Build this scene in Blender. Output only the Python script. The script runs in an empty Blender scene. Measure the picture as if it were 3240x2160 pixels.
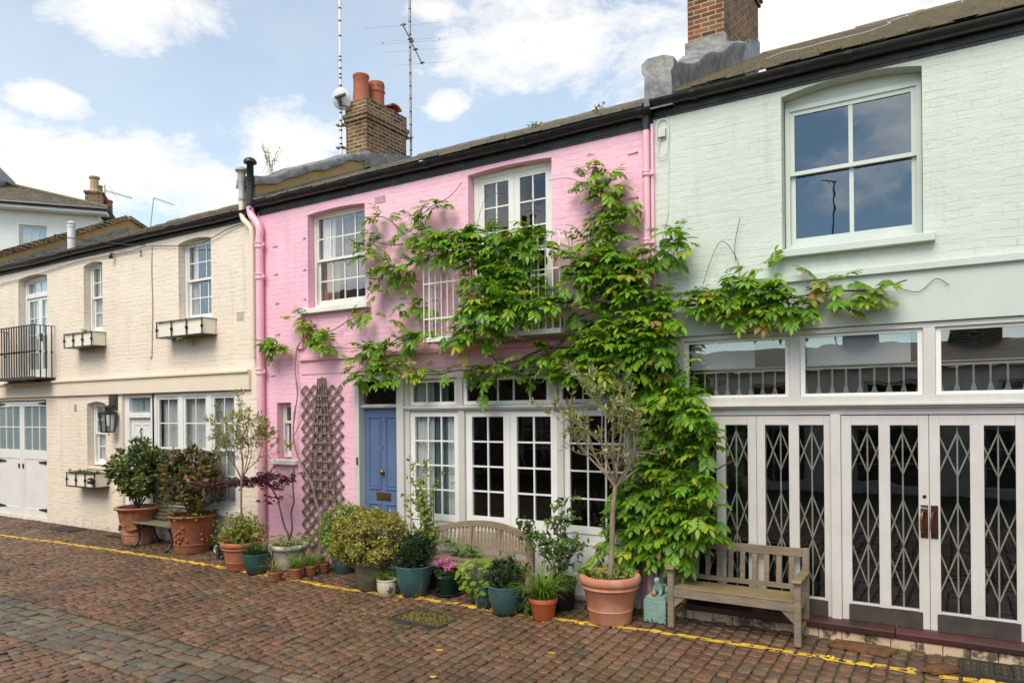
import bpy, math, random
import numpy as np
from mathutils import Vector, Matrix, noise as mnoise
R = math.radians
rng = random.Random(7)
nrng = np.random.default_rng(11)
SC = bpy.context.scene
COL = SC.collection

def gz(y):
    """height of the sett paving: falls gently to the drain in the middle of the mews"""
    return .012 + .045 * y if y > -3.6 else -.150 + .03 * (-3.6 - y)

# ------------------------------------------------------------------ materials
MATS = {}
def nd(nt, t, x=0, y=0, **kw):
    n = nt.nodes.new(t); n.location = (x, y)
    for k, v in kw.items(): setattr(n, k, v)
    return n
def newmat(name):
    m = bpy.data.materials.new(name); m.use_nodes = True
    nt = m.node_tree; nt.nodes.clear()
    out = nd(nt, 'ShaderNodeOutputMaterial', 900)
    b = nd(nt, 'ShaderNodeBsdfPrincipled', 600)
    nt.links.new(b.outputs[0], out.inputs[0])
    MATS[name] = m
    return m, nt, b, out
def mixc(nt, fac, a, b, mode='MIX'):
    n = nd(nt, 'ShaderNodeMix'); n.data_type = 'RGBA'; n.blend_type = mode
    def put(sock, v):
        if isinstance(v, (tuple, list)): sock.default_value = (*v[:3], 1)
        elif isinstance(v, (int, float)): sock.default_value = v
        else: nt.links.new(v, sock)
    put(n.inputs[0], fac); put(n.inputs[6], a); put(n.inputs[7], b)
    return n.outputs[2]
def math_(nt, op, a, b=None, c=None, clamp=False):
    n = nd(nt, 'ShaderNodeMath'); n.operation = op; n.use_clamp = clamp
    for i, v in enumerate((a, b, c)):
        if v is None: continue
        if isinstance(v, (int, float)): n.inputs[i].default_value = v
        else: nt.links.new(v, n.inputs[i])
    return n.outputs[0]
def ramp(nt, fac, stops):
    n = nd(nt, 'ShaderNodeValToRGB')
    e = n.color_ramp.elements
    while len(e) < len(stops): e.new(.5)
    for k, (p, c) in zip(e, stops):
        k.position = p; k.color = (*c[:3], 1) if isinstance(c, (tuple, list)) else (c, c, c, 1)
    nt.links.new(fac, n.inputs[0])
    return n.outputs[0]
def noise_(nt, vec, scale, detail=4, rough=.55, dist=0):
    n = nd(nt, 'ShaderNodeTexNoise')
    n.inputs['Scale'].default_value = scale; n.inputs['Detail'].default_value = detail
    n.inputs['Roughness'].default_value = rough; n.inputs['Distortion'].default_value = dist
    if vec is not None: nt.links.new(vec, n.inputs['Vector'])
    return n.outputs['Fac']
def bump(nt, h, strength=.4, dist=.01, nrm=None):
    n = nd(nt, 'ShaderNodeBump'); n.inputs['Strength'].default_value = strength
    n.inputs['Distance'].default_value = dist
    nt.links.new(h, n.inputs['Height'])
    if nrm is not None: nt.links.new(nrm, n.inputs['Normal'])
    return n.outputs[0]
def objco(nt):
    return nd(nt, 'ShaderNodeTexCoord').outputs['Object']
def posco(nt):
    return nd(nt, 'ShaderNodeNewGeometry').outputs['Position']
def wallco(nt, warp=.012):
    """(x+y, z) in metres, gently warped, so brick courses run round corners"""
    p = posco(nt)
    s = nd(nt, 'ShaderNodeSeparateXYZ'); nt.links.new(p, s.inputs[0])
    n1 = nd(nt, 'ShaderNodeTexNoise'); n1.inputs['Scale'].default_value = 1.7; n1.inputs['Detail'].default_value = 3
    nt.links.new(p, n1.inputs['Vector'])
    u = math_(nt, 'ADD', s.outputs[0], s.outputs[1])
    w = math_(nt, 'MULTIPLY', math_(nt, 'SUBTRACT', n1.outputs['Fac'], .5), warp * 4)
    c = nd(nt, 'ShaderNodeCombineXYZ')
    nt.links.new(math_(nt, 'ADD', u, w), c.inputs[0]); nt.links.new(math_(nt, 'ADD', s.outputs[2], w), c.inputs[1])
    return c.outputs[0], p, s
def brick_(nt, vec, w, h, mortar, smooth=.3):
    n = nd(nt, 'ShaderNodeTexBrick')
    n.inputs['Scale'].default_value = 1
    n.inputs['Brick Width'].default_value = w; n.inputs['Row Height'].default_value = h
    n.inputs['Mortar Size'].default_value = mortar; n.inputs['Mortar Smooth'].default_value = smooth
    n.inputs['Color1'].default_value = (0, 0, 0, 1); n.inputs['Color2'].default_value = (1, 1, 1, 1)
    n.inputs['Mortar'].default_value = (.5, .5, .5, 1)
    nt.links.new(vec, n.inputs['Vector'])
    return n

def plain(name, c1, c2=None, rough=.6, scale=6, bumps=.15, bscale=40, bdist=.004, metal=0, spec=.5, detail=5, lo=.35, hi=.65, coat=0):
    """a surface of two close tones in soft blotches with a fine bump"""
    m, nt, b, out = newmat(name)
    co = objco(nt)
    if c2 is None: c2 = tuple(v * .8 for v in c1)
    f = noise_(nt, co, scale, detail, .6)
    b.inputs['Base Color'].default_value = (*c1, 1)
    nt.links.new(mixc(nt, ramp(nt, f, [(lo, 0.), (hi, 1.)]), c1, c2), b.inputs['Base Color'])
    b.inputs['Roughness'].default_value = rough; b.inputs['Metallic'].default_value = metal
    b.inputs['Specular IOR Level'].default_value = spec
    b.inputs['Coat Weight'].default_value = coat
    if bumps: nt.links.new(bump(nt, noise_(nt, co, bscale, 3), bumps, bdist), b.inputs['Normal'])
    return m

def painted_brick(name, col, dark, dirt, bs=.62):
    m, nt, b, out = newmat(name)
    v, p, s = wallco(nt, .014)
    br = brick_(nt, v, .225, .0765, .006, .3)
    fill = ramp(nt, noise_(nt, p, 3.3, 6, .68), [(.42, .0), (.62, 1.)])
    rg = nd(nt, 'ShaderNodeVectorMath', operation='MULTIPLY'); rg.inputs[1].default_value = (3.2, 3.2, 17); nt.links.new(p, rg.inputs[0])
    ragged = noise_(nt, rg.outputs[0], 1.0, 6, .62, .4)
    joint = math_(nt, 'MULTIPLY', br.outputs['Fac'], fill)
    big = noise_(nt, p, .8, 5, .6)
    c = mixc(nt, ramp(nt, big, [(.35, 0.), (.68, 1.)]), col, dark)
    # soot caught in the open joints, in broken runs
    spots = ramp(nt, noise_(nt, p, 3.4, 6, .7), [(.60, 0.), (.68, 1.)])
    c = mixc(nt, math_(nt, 'MULTIPLY', math_(nt, 'MULTIPLY', joint, spots), .55), c, dirt)
    # a few scuffs and chips
    chips = ramp(nt, noise_(nt, p, 26, 4, .6), [(.735, 0.), (.76, 1.)])
    c = mixc(nt, math_(nt, 'MULTIPLY', chips, .35), c, dirt)
    # rain streaks
    sc = nd(nt, 'ShaderNodeVectorMath', operation='MULTIPLY'); sc.inputs[1].default_value = (5, 5, .35); nt.links.new(p, sc.inputs[0])
    st = ramp(nt, noise_(nt, sc.outputs[0], 1, 4, .6), [(.56, 0.), (.8, 1.)])
    c = mixc(nt, math_(nt, 'MULTIPLY', st, .32), c, dirt)
    # splashes thrown up from the street, and old patch repairs in a slightly different mix of paint
    sp = ramp(nt, math_(nt, 'ADD', noise_(nt, p, 7, 6, .7), math_(nt, 'MULTIPLY_ADD', s.outputs[2], -.55, .16, clamp=True)), [(.60, 0.), (.72, 1.)])
    c = mixc(nt, math_(nt, 'MULTIPLY', sp, .5), c, dirt)
    rep = ramp(nt, noise_(nt, p, .55, 3, .4, .8), [(.55, 0.), (.57, 1.)])
    c = mixc(nt, math_(nt, 'MULTIPLY', rep, .35), c, tuple(min(1, v * 1.05 + .012) for v in col))
    nt.links.new(c, b.inputs['Base Color'])
    b.inputs['Roughness'].default_value = .62; b.inputs['Specular IOR Level'].default_value = .35
    tone = math_(nt, 'MULTIPLY', br.outputs['Color'], .22)
    face = math_(nt, 'MULTIPLY', noise_(nt, p, 13, 5, .6), .75)
    lump = math_(nt, 'MULTIPLY', noise_(nt, p, 3.2, 3, .5), 1.1)
    h = math_(nt, 'SUBTRACT', math_(nt, 'ADD', math_(nt, 'ADD', math_(nt, 'ADD', face, lump), tone), math_(nt, 'MULTIPLY', ragged, .85)), math_(nt, 'MULTIPLY', joint, .75))
    nt.links.new(bump(nt, h, bs, .011), b.inputs['Normal'])
    return m

def stock_brick(name, stops, mortar=(.42, .36, .27), w=.225, h=.075, soot=.5):
    m, nt, b, out = newmat(name)
    v, p, s = wallco(nt, .004)
    br = brick_(nt, v, w, h, .011, .2)
    tone = math_(nt, 'ADD', math_(nt, 'MULTIPLY', br.outputs['Color'], .8), math_(nt, 'MULTIPLY', noise_(nt, p, 9, 3), .22))
    c = ramp(nt, tone, stops)
    c = mixc(nt, br.outputs['Fac'], c, mortar)
    sootf = ramp(nt, noise_(nt, p, 2.2, 5, .65), [(.42, 0.), (.7, soot)])
    c = mixc(nt, sootf, c, (.035, .027, .02))
    nt.links.new(c, b.inputs['Base Color'])
    b.inputs['Roughness'].default_value = .9; b.inputs['Specular IOR Level'].default_value = .2
    hh = math_(nt, 'SUBTRACT', math_(nt, 'MULTIPLY', noise_(nt, p, 30, 4), .5), br.outputs['Fac'])
    nt.links.new(bump(nt, hh, .9, .012), b.inputs['Normal'])
    return m

def glass(name, tint=(.55, .6, .62), refl=1.0, wav=.0025, film=(.95, .97, 1)):
    """a thin pane: clear, with a mirror film that grows to grazing angles; old glass is slightly wavy"""
    m, nt, b, out = newmat(name)
    nt.nodes.remove(b)
    tr = nd(nt, 'ShaderNodeBsdfTransparent'); tr.inputs[0].default_value = (*tint, 1)
    gl = nd(nt, 'ShaderNodeBsdfGlossy'); gl.inputs['Roughness'].default_value = 0.0
    gl.inputs[0].default_value = (*film, 1)
    n = bump(nt, noise_(nt, posco(nt), 2.2, 2), .5, wav)
    nt.links.new(n, gl.inputs['Normal'])
    lw = nd(nt, 'ShaderNodeFresnel')
    bf = nd(nt, 'ShaderNodeNewGeometry').outputs['Backfacing']      # the same film from either side
    nt.links.new(math_(nt, 'MULTIPLY_ADD', bf, 1 / 1.52 - 1.52, 1.52), lw.inputs['IOR'])
    f = math_(nt, 'MULTIPLY_ADD', lw.outputs[0], 2.0 * refl, .02 * refl, clamp=True)
    mx = nd(nt, 'ShaderNodeMixShader')
    nt.links.new(f, mx.inputs[0]); nt.links.new(tr.outputs[0], mx.inputs[1]); nt.links.new(gl.outputs[0], mx.inputs[2])
    nt.links.new(mx.outputs[0], out.inputs[0])
    return m

def leafmat(name, rough=.42, trans=.35, spec=.4):
    """leaf colour is each leaf's own (point attribute 'tint')"""
    m, nt, b, out = newmat(name)
    a = nd(nt, 'ShaderNodeAttribute'); a.attribute_name = 'tint'
    nt.links.new(a.outputs['Color'], b.inputs['Base Color'])
    b.inputs['Roughness'].default_value = rough; b.inputs['Specular IOR Level'].default_value = spec
    t = nd(nt, 'ShaderNodeBsdfTranslucent')
    nt.links.new(mixc(nt, 1., a.outputs['Color'], (1.5, 1.45, .6), 'MULTIPLY'), t.inputs[0])
    mx = nd(nt, 'ShaderNodeMixShader'); mx.inputs[0].default_value = trans
    nt.links.new(b.outputs[0], mx.inputs[1]); nt.links.new(t.outputs[0], mx.inputs[2])
    nt.links.new(mx.outputs[0], out.inputs[0])
    return m

def wood(name, c1, c2, moss=None, mossamt=.0, rough=.85):
    """weathered timber: grain along the longest axis is faked with stretched noise in all three axes"""
    m, nt, b, out = newmat(name)
    co = objco(nt)
    sc = nd(nt, 'ShaderNodeVectorMath', operation='MULTIPLY'); sc.inputs[1].default_value = (4, 40, 40); nt.links.new(co, sc.inputs[0])
    f = noise_(nt, sc.outputs[0], 1.2, 5, .6)
    c = mixc(nt, ramp(nt, f, [(.3, 0.), (.7, 1.)]), c1, c2)
    g = noise_(nt, co, 3.5, 5, .65)
    c = mixc(nt, math_(nt, 'MULTIPLY', ramp(nt, g, [(.4, 0.), (.75, 1.)]), .5), c, tuple(v * .45 for v in c1))
    if moss:
        nz = nd(nt, 'ShaderNodeSeparateXYZ'); nt.links.new(nd(nt, 'ShaderNodeNewGeometry').outputs['Normal'], nz.inputs[0])
        up = ramp(nt, nz.outputs[2], [(.3, 0.), (.8, 1.)])
        mf = math_(nt, 'MULTIPLY', up, ramp(nt, noise_(nt, co, 9, 5, .65), [(.5 - mossamt, 0.), (.62, 1.)]))
        c = mixc(nt, math_(nt, 'MULTIPLY', mf, .85), c, moss)
    nt.links.new(c, b.inputs['Base Color']); b.inputs['Roughness'].default_value = rough
    b.inputs['Specular IOR Level'].default_value = .25
    nt.links.new(bump(nt, f, .5, .004), b.inputs['Normal'])
    return m

painted_brick('cream_brick_paint', (.81, .70, .575), (.785, .66, .525), (.33, .25, .17), .85)
painted_brick('pink_brick_paint', (.865, .50, .60), (.835, .45, .555), (.42, .19, .21), .72)
painted_brick('mint_brick_paint', (.58, .612, .545), (.54, .575, .505), (.29, .31, .25))
painted_brick('white_brick_paint', (.84, .82, .77), (.80, .77, .71), (.4, .38, .33))
plain('cream_render', (.79, .68, .54), (.75, .63, .48), .6, 1.3, .25, 12, .006)
plain('pink_render', (.83, .47, .55), (.79, .42, .495), .55, 1.2, .25, 9, .006)
plain('mint_render', (.56, .585, .53), (.50, .53, .47), .55, 1.0, .2, 9, .006)
plain('white_gloss_paint', (.80, .785, .755), (.73, .71, .67), .38, 2.5, .12, 14, .004, lo=.4, hi=.75)
def worn_white(name, c1, c2, dirt, rough):
    m, nt, b, out = newmat(name)
    p = posco(nt)
    c = mixc(nt, ramp(nt, noise_(nt, p, 2.2, 6, .65), [(.42, 0.), (.78, 1.)]), c1, c2)
    st = nd(nt, 'ShaderNodeVectorMath', operation='MULTIPLY'); st.inputs[1].default_value = (26, 26, 1.6); nt.links.new(p, st.inputs[0])
    c = mixc(nt, math_(nt, 'MULTIPLY', ramp(nt, noise_(nt, st.outputs[0], 1, 5, .65), [(.56, 0.), (.8, 1.)]), .35), c, dirt)
    s = nd(nt, 'ShaderNodeSeparateXYZ'); nt.links.new(p, s.inputs[0])
    splash = math_(nt, 'MULTIPLY_ADD', s.outputs[2], -.55, .16, clamp=True)
    chip = ramp(nt, math_(nt, 'ADD', noise_(nt, p, 21, 6, .68), splash), [(.69, 0.), (.73, 1.)])
    c = mixc(nt, math_(nt, 'MULTIPLY', chip, .75), c, (.16, .13, .10))
    nt.links.new(c, b.inputs['Base Color']); b.inputs['Roughness'].default_value = rough
    h = math_(nt, 'SUBTRACT', noise_(nt, p, 16, 4), chip)
    nt.links.new(bump(nt, h, .25, .004), b.inputs['Normal'])
worn_white('old_white_paint', (.76, .74, .69), (.64, .61, .54), (.40, .36, .29), .45)
worn_white('shaded_shop_white', (.60, .57, .535), (.51, .48, .435), (.45, .41, .34), .42)  # shopfront white, base darkened to hold the narrow street's shade in the colour
plain('off_white_metal', (.78, .745, .68), (.62, .52, .42), .45, 9, .15, 30, .002, lo=.5, hi=.85)
plain('mint_gloss_paint', (.575, .615, .555), (.51, .555, .495), .4, 2.5, .15, 16, .004)
plain('pink_gloss_paint', (.84, .47, .55), (.79, .42, .49), .32, 3, .1, 14, .003)
plain('blue_door_paint', (.115, .168, .30), (.095, .142, .265), .38, 1.6, .08, 22, .002)
plain('black_gutter_paint', (.012, .012, .013), (.035, .034, .036), .28, 6, .15, 14, .004, lo=.45, hi=.85)
plain('black_iron', (.014, .013, .013), (.03, .028, .026), .4, 8, .15, 30, .002)
plain('black_board', (.018, .017, .017), (.07, .062, .055), .55, 5, .3, 14, .006, lo=.5, hi=.8)
plain('dark_brown_paint', (.045, .034, .03), (.07, .055, .047), .5, 5, .1, 20, .003)
plain('oxblood_timber', (.075, .018, .015), (.03, .012, .011), .42, 3, .15, 20, .003)
plain('lead_sheet', (.14, .142, .148), (.30, .285, .26), .55, 6, .6, 9, .03, lo=.38, hi=.65, metal=.15)
plain('dark_lead', (.10, .10, .105), (.18, .17, .16), .45, 3, .3, 9, .012)
plain('yellow_render', (.50, .31, .12), (.38, .235, .105), .85, 3.2, .3, 14, .008)
plain('slate', (.105, .092, .075), (.185, .15, .095), .75, 5, .4, 18, .01, lo=.4, hi=.62)
plain('mossy_slate', (.115, .095, .066), (.19, .135, .04), .85, 7, .5, 22, .014, lo=.50, hi=.68)
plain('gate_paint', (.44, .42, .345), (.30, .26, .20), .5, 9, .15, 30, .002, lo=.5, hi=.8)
plain('box_cream', (.86, .78, .64), (.80, .71, .56), .5, 3, .1, 20, .003)
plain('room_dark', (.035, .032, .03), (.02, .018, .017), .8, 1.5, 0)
plain('room_pale', (.24, .22, .19), (.18, .165, .14), .8, 1.5, 0)
plain('curtain_white', (.84, .83, .79), (.76, .75, .71), .8, 2, .1, 30)
plain('curtain_teal', (.16, .25, .29), (.10, .17, .20), .8, 2, .1, 30)
plain('curtain_tan', (.36, .20, .13), (.24, .12, .08), .8, 2, .1, 30)
plain('blind_grey', (.74, .75, .73), (.70, .71, .69), .8, 2, 0)
plain('blind_white', (.66, .68, .69), (.60, .62, .63), .8, 2, 0)
plain('frosted_glass', (.24, .30, .31), (.20, .26, .27), .12, 2, 0, spec=.7)
plain('brass', (.34, .21, .07), (.16, .09, .04), .35, 8, .1, 30, .002, metal=.9)
plain('bronze_plate', (.07, .035, .022), (.13, .03, .025), .35, 5, .1, 30, .002, metal=.6)
plain('galvanised', (.36, .33, .29), (.22, .17, .13), .5, 9, .2, 30, .002, metal=.6)
plain('grey_plastic', (.46, .45, .43), (.38, .37, .35), .5, 4, .05)
plain('white_plastic', (.72, .71, .70), (.66, .65, .63), .4, 4, .05)
plain('terracotta_weathered', (.31, .10, .045), (.44, .27, .19), .85, 6, .5, 16, .008, lo=.42, hi=.70, detail=9)
plain('terracotta_red', (.36, .105, .04), (.21, .085, .05), .85, 7, .4, 16, .006)
plain('terracotta_orange', (.50, .125, .03), (.42, .10, .028), .7, 4, .2, 26, .003)
plain('terracotta_pale', (.50, .19, .105), (.58, .33, .235), .8, 5, .3, 30, .003, lo=.42, hi=.78, detail=8)
plain('terracotta_tub', (.42, .155, .08), (.38, .12, .055), .8, 4, .2, 26, .003)
plain('terracotta_small', (.36, .115, .045), (.22, .10, .05), .85, 9, .35, 24, .004)
plain('chimney_pot_clay', (.40, .12, .055), (.28, .085, .045), .8, 3, .3, 18, .004)
plain('pot_buff', (.44, .33, .19), (.28, .21, .13), .85, 4, .3, 18, .006)
plain('glaze_teal', (.045, .115, .108), (.028, .065, .072), .22, 3.2, .12, 10, .004, coat=.4, lo=.35, hi=.7)
plain('glaze_green', (.03, .10, .078), (.02, .065, .055), .25, 4, .1, 12, .003, coat=.3)
plain('glaze_cream', (.60, .54, .40), (.52, .45, .33), .3, 4, .1, 12, .003, coat=.3)
plain('glaze_motif', (.03, .05, .035), (.05, .09, .05), .35, 8, 0)
plain('green_plastic', (.012, .065, .035), (.01, .05, .028), .38, 5, .05)
plain('black_plastic', (.012, .012, .013), (.02, .02, .02), .45, 4, .08)
plain('cast_stone', (.50, .46, .37), (.22, .21, .13), .9, 9, .6, 22, .01, lo=.46, hi=.70, detail=9)
plain('mossy_stone', (.16, .13, .095), (.09, .085, .05), .9, 5, .6, 14, .012)
plain('rough_stone', (.24, .22, .19), (.15, .135, .11), .9, 6, .5, 18, .01)
plain('soil', (.03, .02, .013), (.06, .038, .02), .95, 14, .8, 40, .02)
plain('bark_grey', (.31, .235, .17), (.20, .15, .105), .85, 10, .5, 40, .004)
plain('bark_brown', (.12, .085, .055), (.07, .05, .035), .85, 10, .5, 40, .004)
plain('twig_green', (.12, .14, .05), (.08, .10, .035), .7, 10, .2, 40, .003)
plain('twig_red', (.13, .045, .035), (.09, .035, .03), .7, 10, .2, 40, .003)
plain('yellow_road_paint', (.66, .41, .03), (.40, .25, .05), .6, 9, .4, 30, .006, lo=.45, hi=.75)
plain('iron_grate', (.035, .033, .033), (.06, .052, .045), .6, 8, .4, 30, .006)
plain('coir', (.17, .075, .025), (.10, .045, .018), .95, 12, .9, 50, .02)
plain('rubber_mat', (.022, .02, .019), (.035, .03, .026), .8, 10, .7, 60, .01)
plain('brick_step', (.56, .40, .26), (.10, .075, .045), .85, 6, .5, 18, .008, lo=.52, hi=.62)
plain('orange_ball', (.46, .19, .07), (.40, .15, .05), .55, 5, .1)
plain('dry_leaf', (.28, .15, .05), (.20, .09, .03), .8, 10, .1)
plain('cable_black', (.02, .018, .017), (.03, .028, .026), .6, 5, 0)
plain('cable_buff', (.42, .33, .24), (.35, .27, .19), .6, 5, 0)
plain('cable_white', (.70, .69, .66), (.6, .59, .56), .6, 5, 0)
stock_brick('chimney_brick_brown', [(.0, (.045, .028, .018)), (.22, (.11, .06, .03)), (.5, (.22, .125, .05)), (.75, (.25, .105, .045)), (1., (.20, .075, .04))], soot=.6)
stock_brick('chimney_brick_red', [(.0, (.05, .025, .018)), (.2, (.13, .06, .03)), (.45, (.26, .13, .05)), (.7, (.21, .055, .028)), (1., (.28, .095, .042))], mortar=(.38, .32, .23), soot=.5)
stock_brick('dark_stock_brick', [(.0, (.05, .035, .025)), (.5, (.12, .08, .05)), (1., (.15, .09, .055))], soot=.5)
glass('window_glass', (.80, .84, .85), 1.35); glass('mirror_glass', (.16, .21, .28), 1.3, .0025, (.72, .85, 1.0)); glass('dark_glass', (.55, .57, .58), .62); glass('mirror_pale_glass', (.70, .73, .75), 2.0); glass('shop_glass', (.72, .75, .76), .75)
leafmat('leaf_soft'); leafmat('leaf_glossy', .40, .22, .35); leafmat('leaf_matt', .6, .3, .25); leafmat('petal', .6, .35, .2)
wood('weathered_oak', (.22, .155, .095), (.33, .25, .165), (.19, .17, .06), .02)
wood('grey_teak', (.185, .14, .10), (.285, .23, .17), (.20, .14, .018), .16)
wood('mossy_slats', (.15, .135, .085), (.24, .21, .13), (.16, .16, .05), .05)
wood('trellis_wood', (.165, .12, .095), (.25, .195, .155))

def statue_paint():
    m, nt, b, out = newmat('verdigris_paint')
    co = objco(nt)
    c = mixc(nt, ramp(nt, noise_(nt, co, 9, 5, .6), [(.35, 0.), (.7, 1.)]), (.22, .36, .31), (.16, .28, .24))
    s = nd(nt, 'ShaderNodeSeparateXYZ'); nt.links.new(co, s.inputs[0])
    wz = nd(nt, 'ShaderNodeSeparateXYZ'); nt.links.new(posco(nt), wz.inputs[0])
    low = math_(nt, 'MULTIPLY_ADD', wz.outputs[2], -4.5, .62, clamp=True)
    f = math_(nt, 'ADD', noise_(nt, co, 26, 6, .7), math_(nt, 'MULTIPLY', low, .26))
    c = mixc(nt, ramp(nt, f, [(.63, 0.), (.70, 1.)]), c, (.035, .03, .02))
    nt.links.new(c, b.inputs['Base Color']); b.inputs['Roughness'].default_value = .75
    nt.links.new(bump(nt, f, .4, .006), b.inputs['Normal'])
statue_paint()

def sett_mat():
    m, nt, b, out = newmat('sett_stone')
    a = nd(nt, 'ShaderNodeAttribute'); a.attribute_name = 'tint'
    p = posco(nt)
    f = noise_(nt, p, 16, 5, .65)
    c = mixc(nt, ramp(nt, f, [(.3, 0.), (.7, 1.)]), mixc(nt, 1., a.outputs['Color'], (.50, .44, .355), 'MULTIPLY'), mixc(nt, 1., a.outputs['Color'], (1.04, .93, .76), 'MULTIPLY'))
    # damp, grimy drifts and moss in patches
    sp = nd(nt, 'ShaderNodeSeparateXYZ'); nt.links.new(p, sp.inputs[0])
    # earth and damp gather along the house fronts, in drifts
    edge = math_(nt, 'MULTIPLY_ADD', sp.outputs[1], .26, .24, clamp=True)
    g = ramp(nt, math_(nt, 'ADD', noise_(nt, p, .9, 6, .65), edge), [(.48, 0.), (.68, 1.)])
    c = mixc(nt, math_(nt, 'MULTIPLY', g, .62), c, (.05, .034, .022))
    fine = noise_(nt, p, 14, 5, .7)
    mo = math_(nt, 'MULTIPLY', ramp(nt, noise_(nt, p, 1.3, 5, .6, .3), [(.56, 0.), (.68, 1.)]), ramp(nt, fine, [(.50, 0.), (.60, 1.)]))
    c = mixc(nt, math_(nt, 'MULTIPLY', mo, .6), c, (.075, .075, .018))
    pale = ramp(nt, noise_(nt, p, 2.1, 5, .7, .6), [(.66, 0.), (.74, 1.)])
    c = mixc(nt, math_(nt, 'MULTIPLY', pale, .28), c, (.30, .25, .19))
    nt.links.new(c, b.inputs['Base Color'])
    r = ramp(nt, noise_(nt, p, 3, 4), [(.35, .34), (.65, .72)])
    nt.links.new(r, b.inputs['Roughness']); b.inputs['Specular IOR Level'].default_value = .4
    h = math_(nt, 'ADD', math_(nt, 'MULTIPLY', noise_(nt, p, 34, 4, .6), .6), noise_(nt, p, 9, 3))
    nt.links.new(bump(nt, h, .55, .008), b.inputs['Normal'])
sett_mat()
def joint_mat():
    m, nt, b, out = newmat('joint_earth')
    p = posco(nt)
    mo = math_(nt, 'MULTIPLY', ramp(nt, noise_(nt, p, .8, 5, .65), [(.40, 0.), (.62, 1.)]), ramp(nt, noise_(nt, p, 11, 4, .7), [(.42, 0.), (.6, 1.)]))
    c = mixc(nt, mo, (.036, .024, .013), (.095, .10, .016))
    nt.links.new(c, b.inputs['Base Color']); b.inputs['Roughness'].default_value = .95
    nt.links.new(bump(nt, noise_(nt, p, 60, 4), .8, .01), b.inputs['Normal'])
joint_mat()

# ------------------------------------------------------------------ geometry helpers
def worldloc(o):
    v = Vector((0, 0, 0))
    while o is not None:
        v += o.location; o = o.parent
    return v
def setp(o, label=None, cat=None, group=None, kind=None):
    if label: o['label'] = label
    if cat: o['category'] = cat
    if group: o['group'] = group
    if kind: o['kind'] = kind
    return o
def thing(name, label, cat, loc=(0, 0, 0), group=None, rz=0):
    o = bpy.data.objects.new(name, None); COL.objects.link(o)
    o.location = loc; o.rotation_euler = (0, 0, rz); o.empty_display_size = .1
    return setp(o, label, cat, group)

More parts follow.
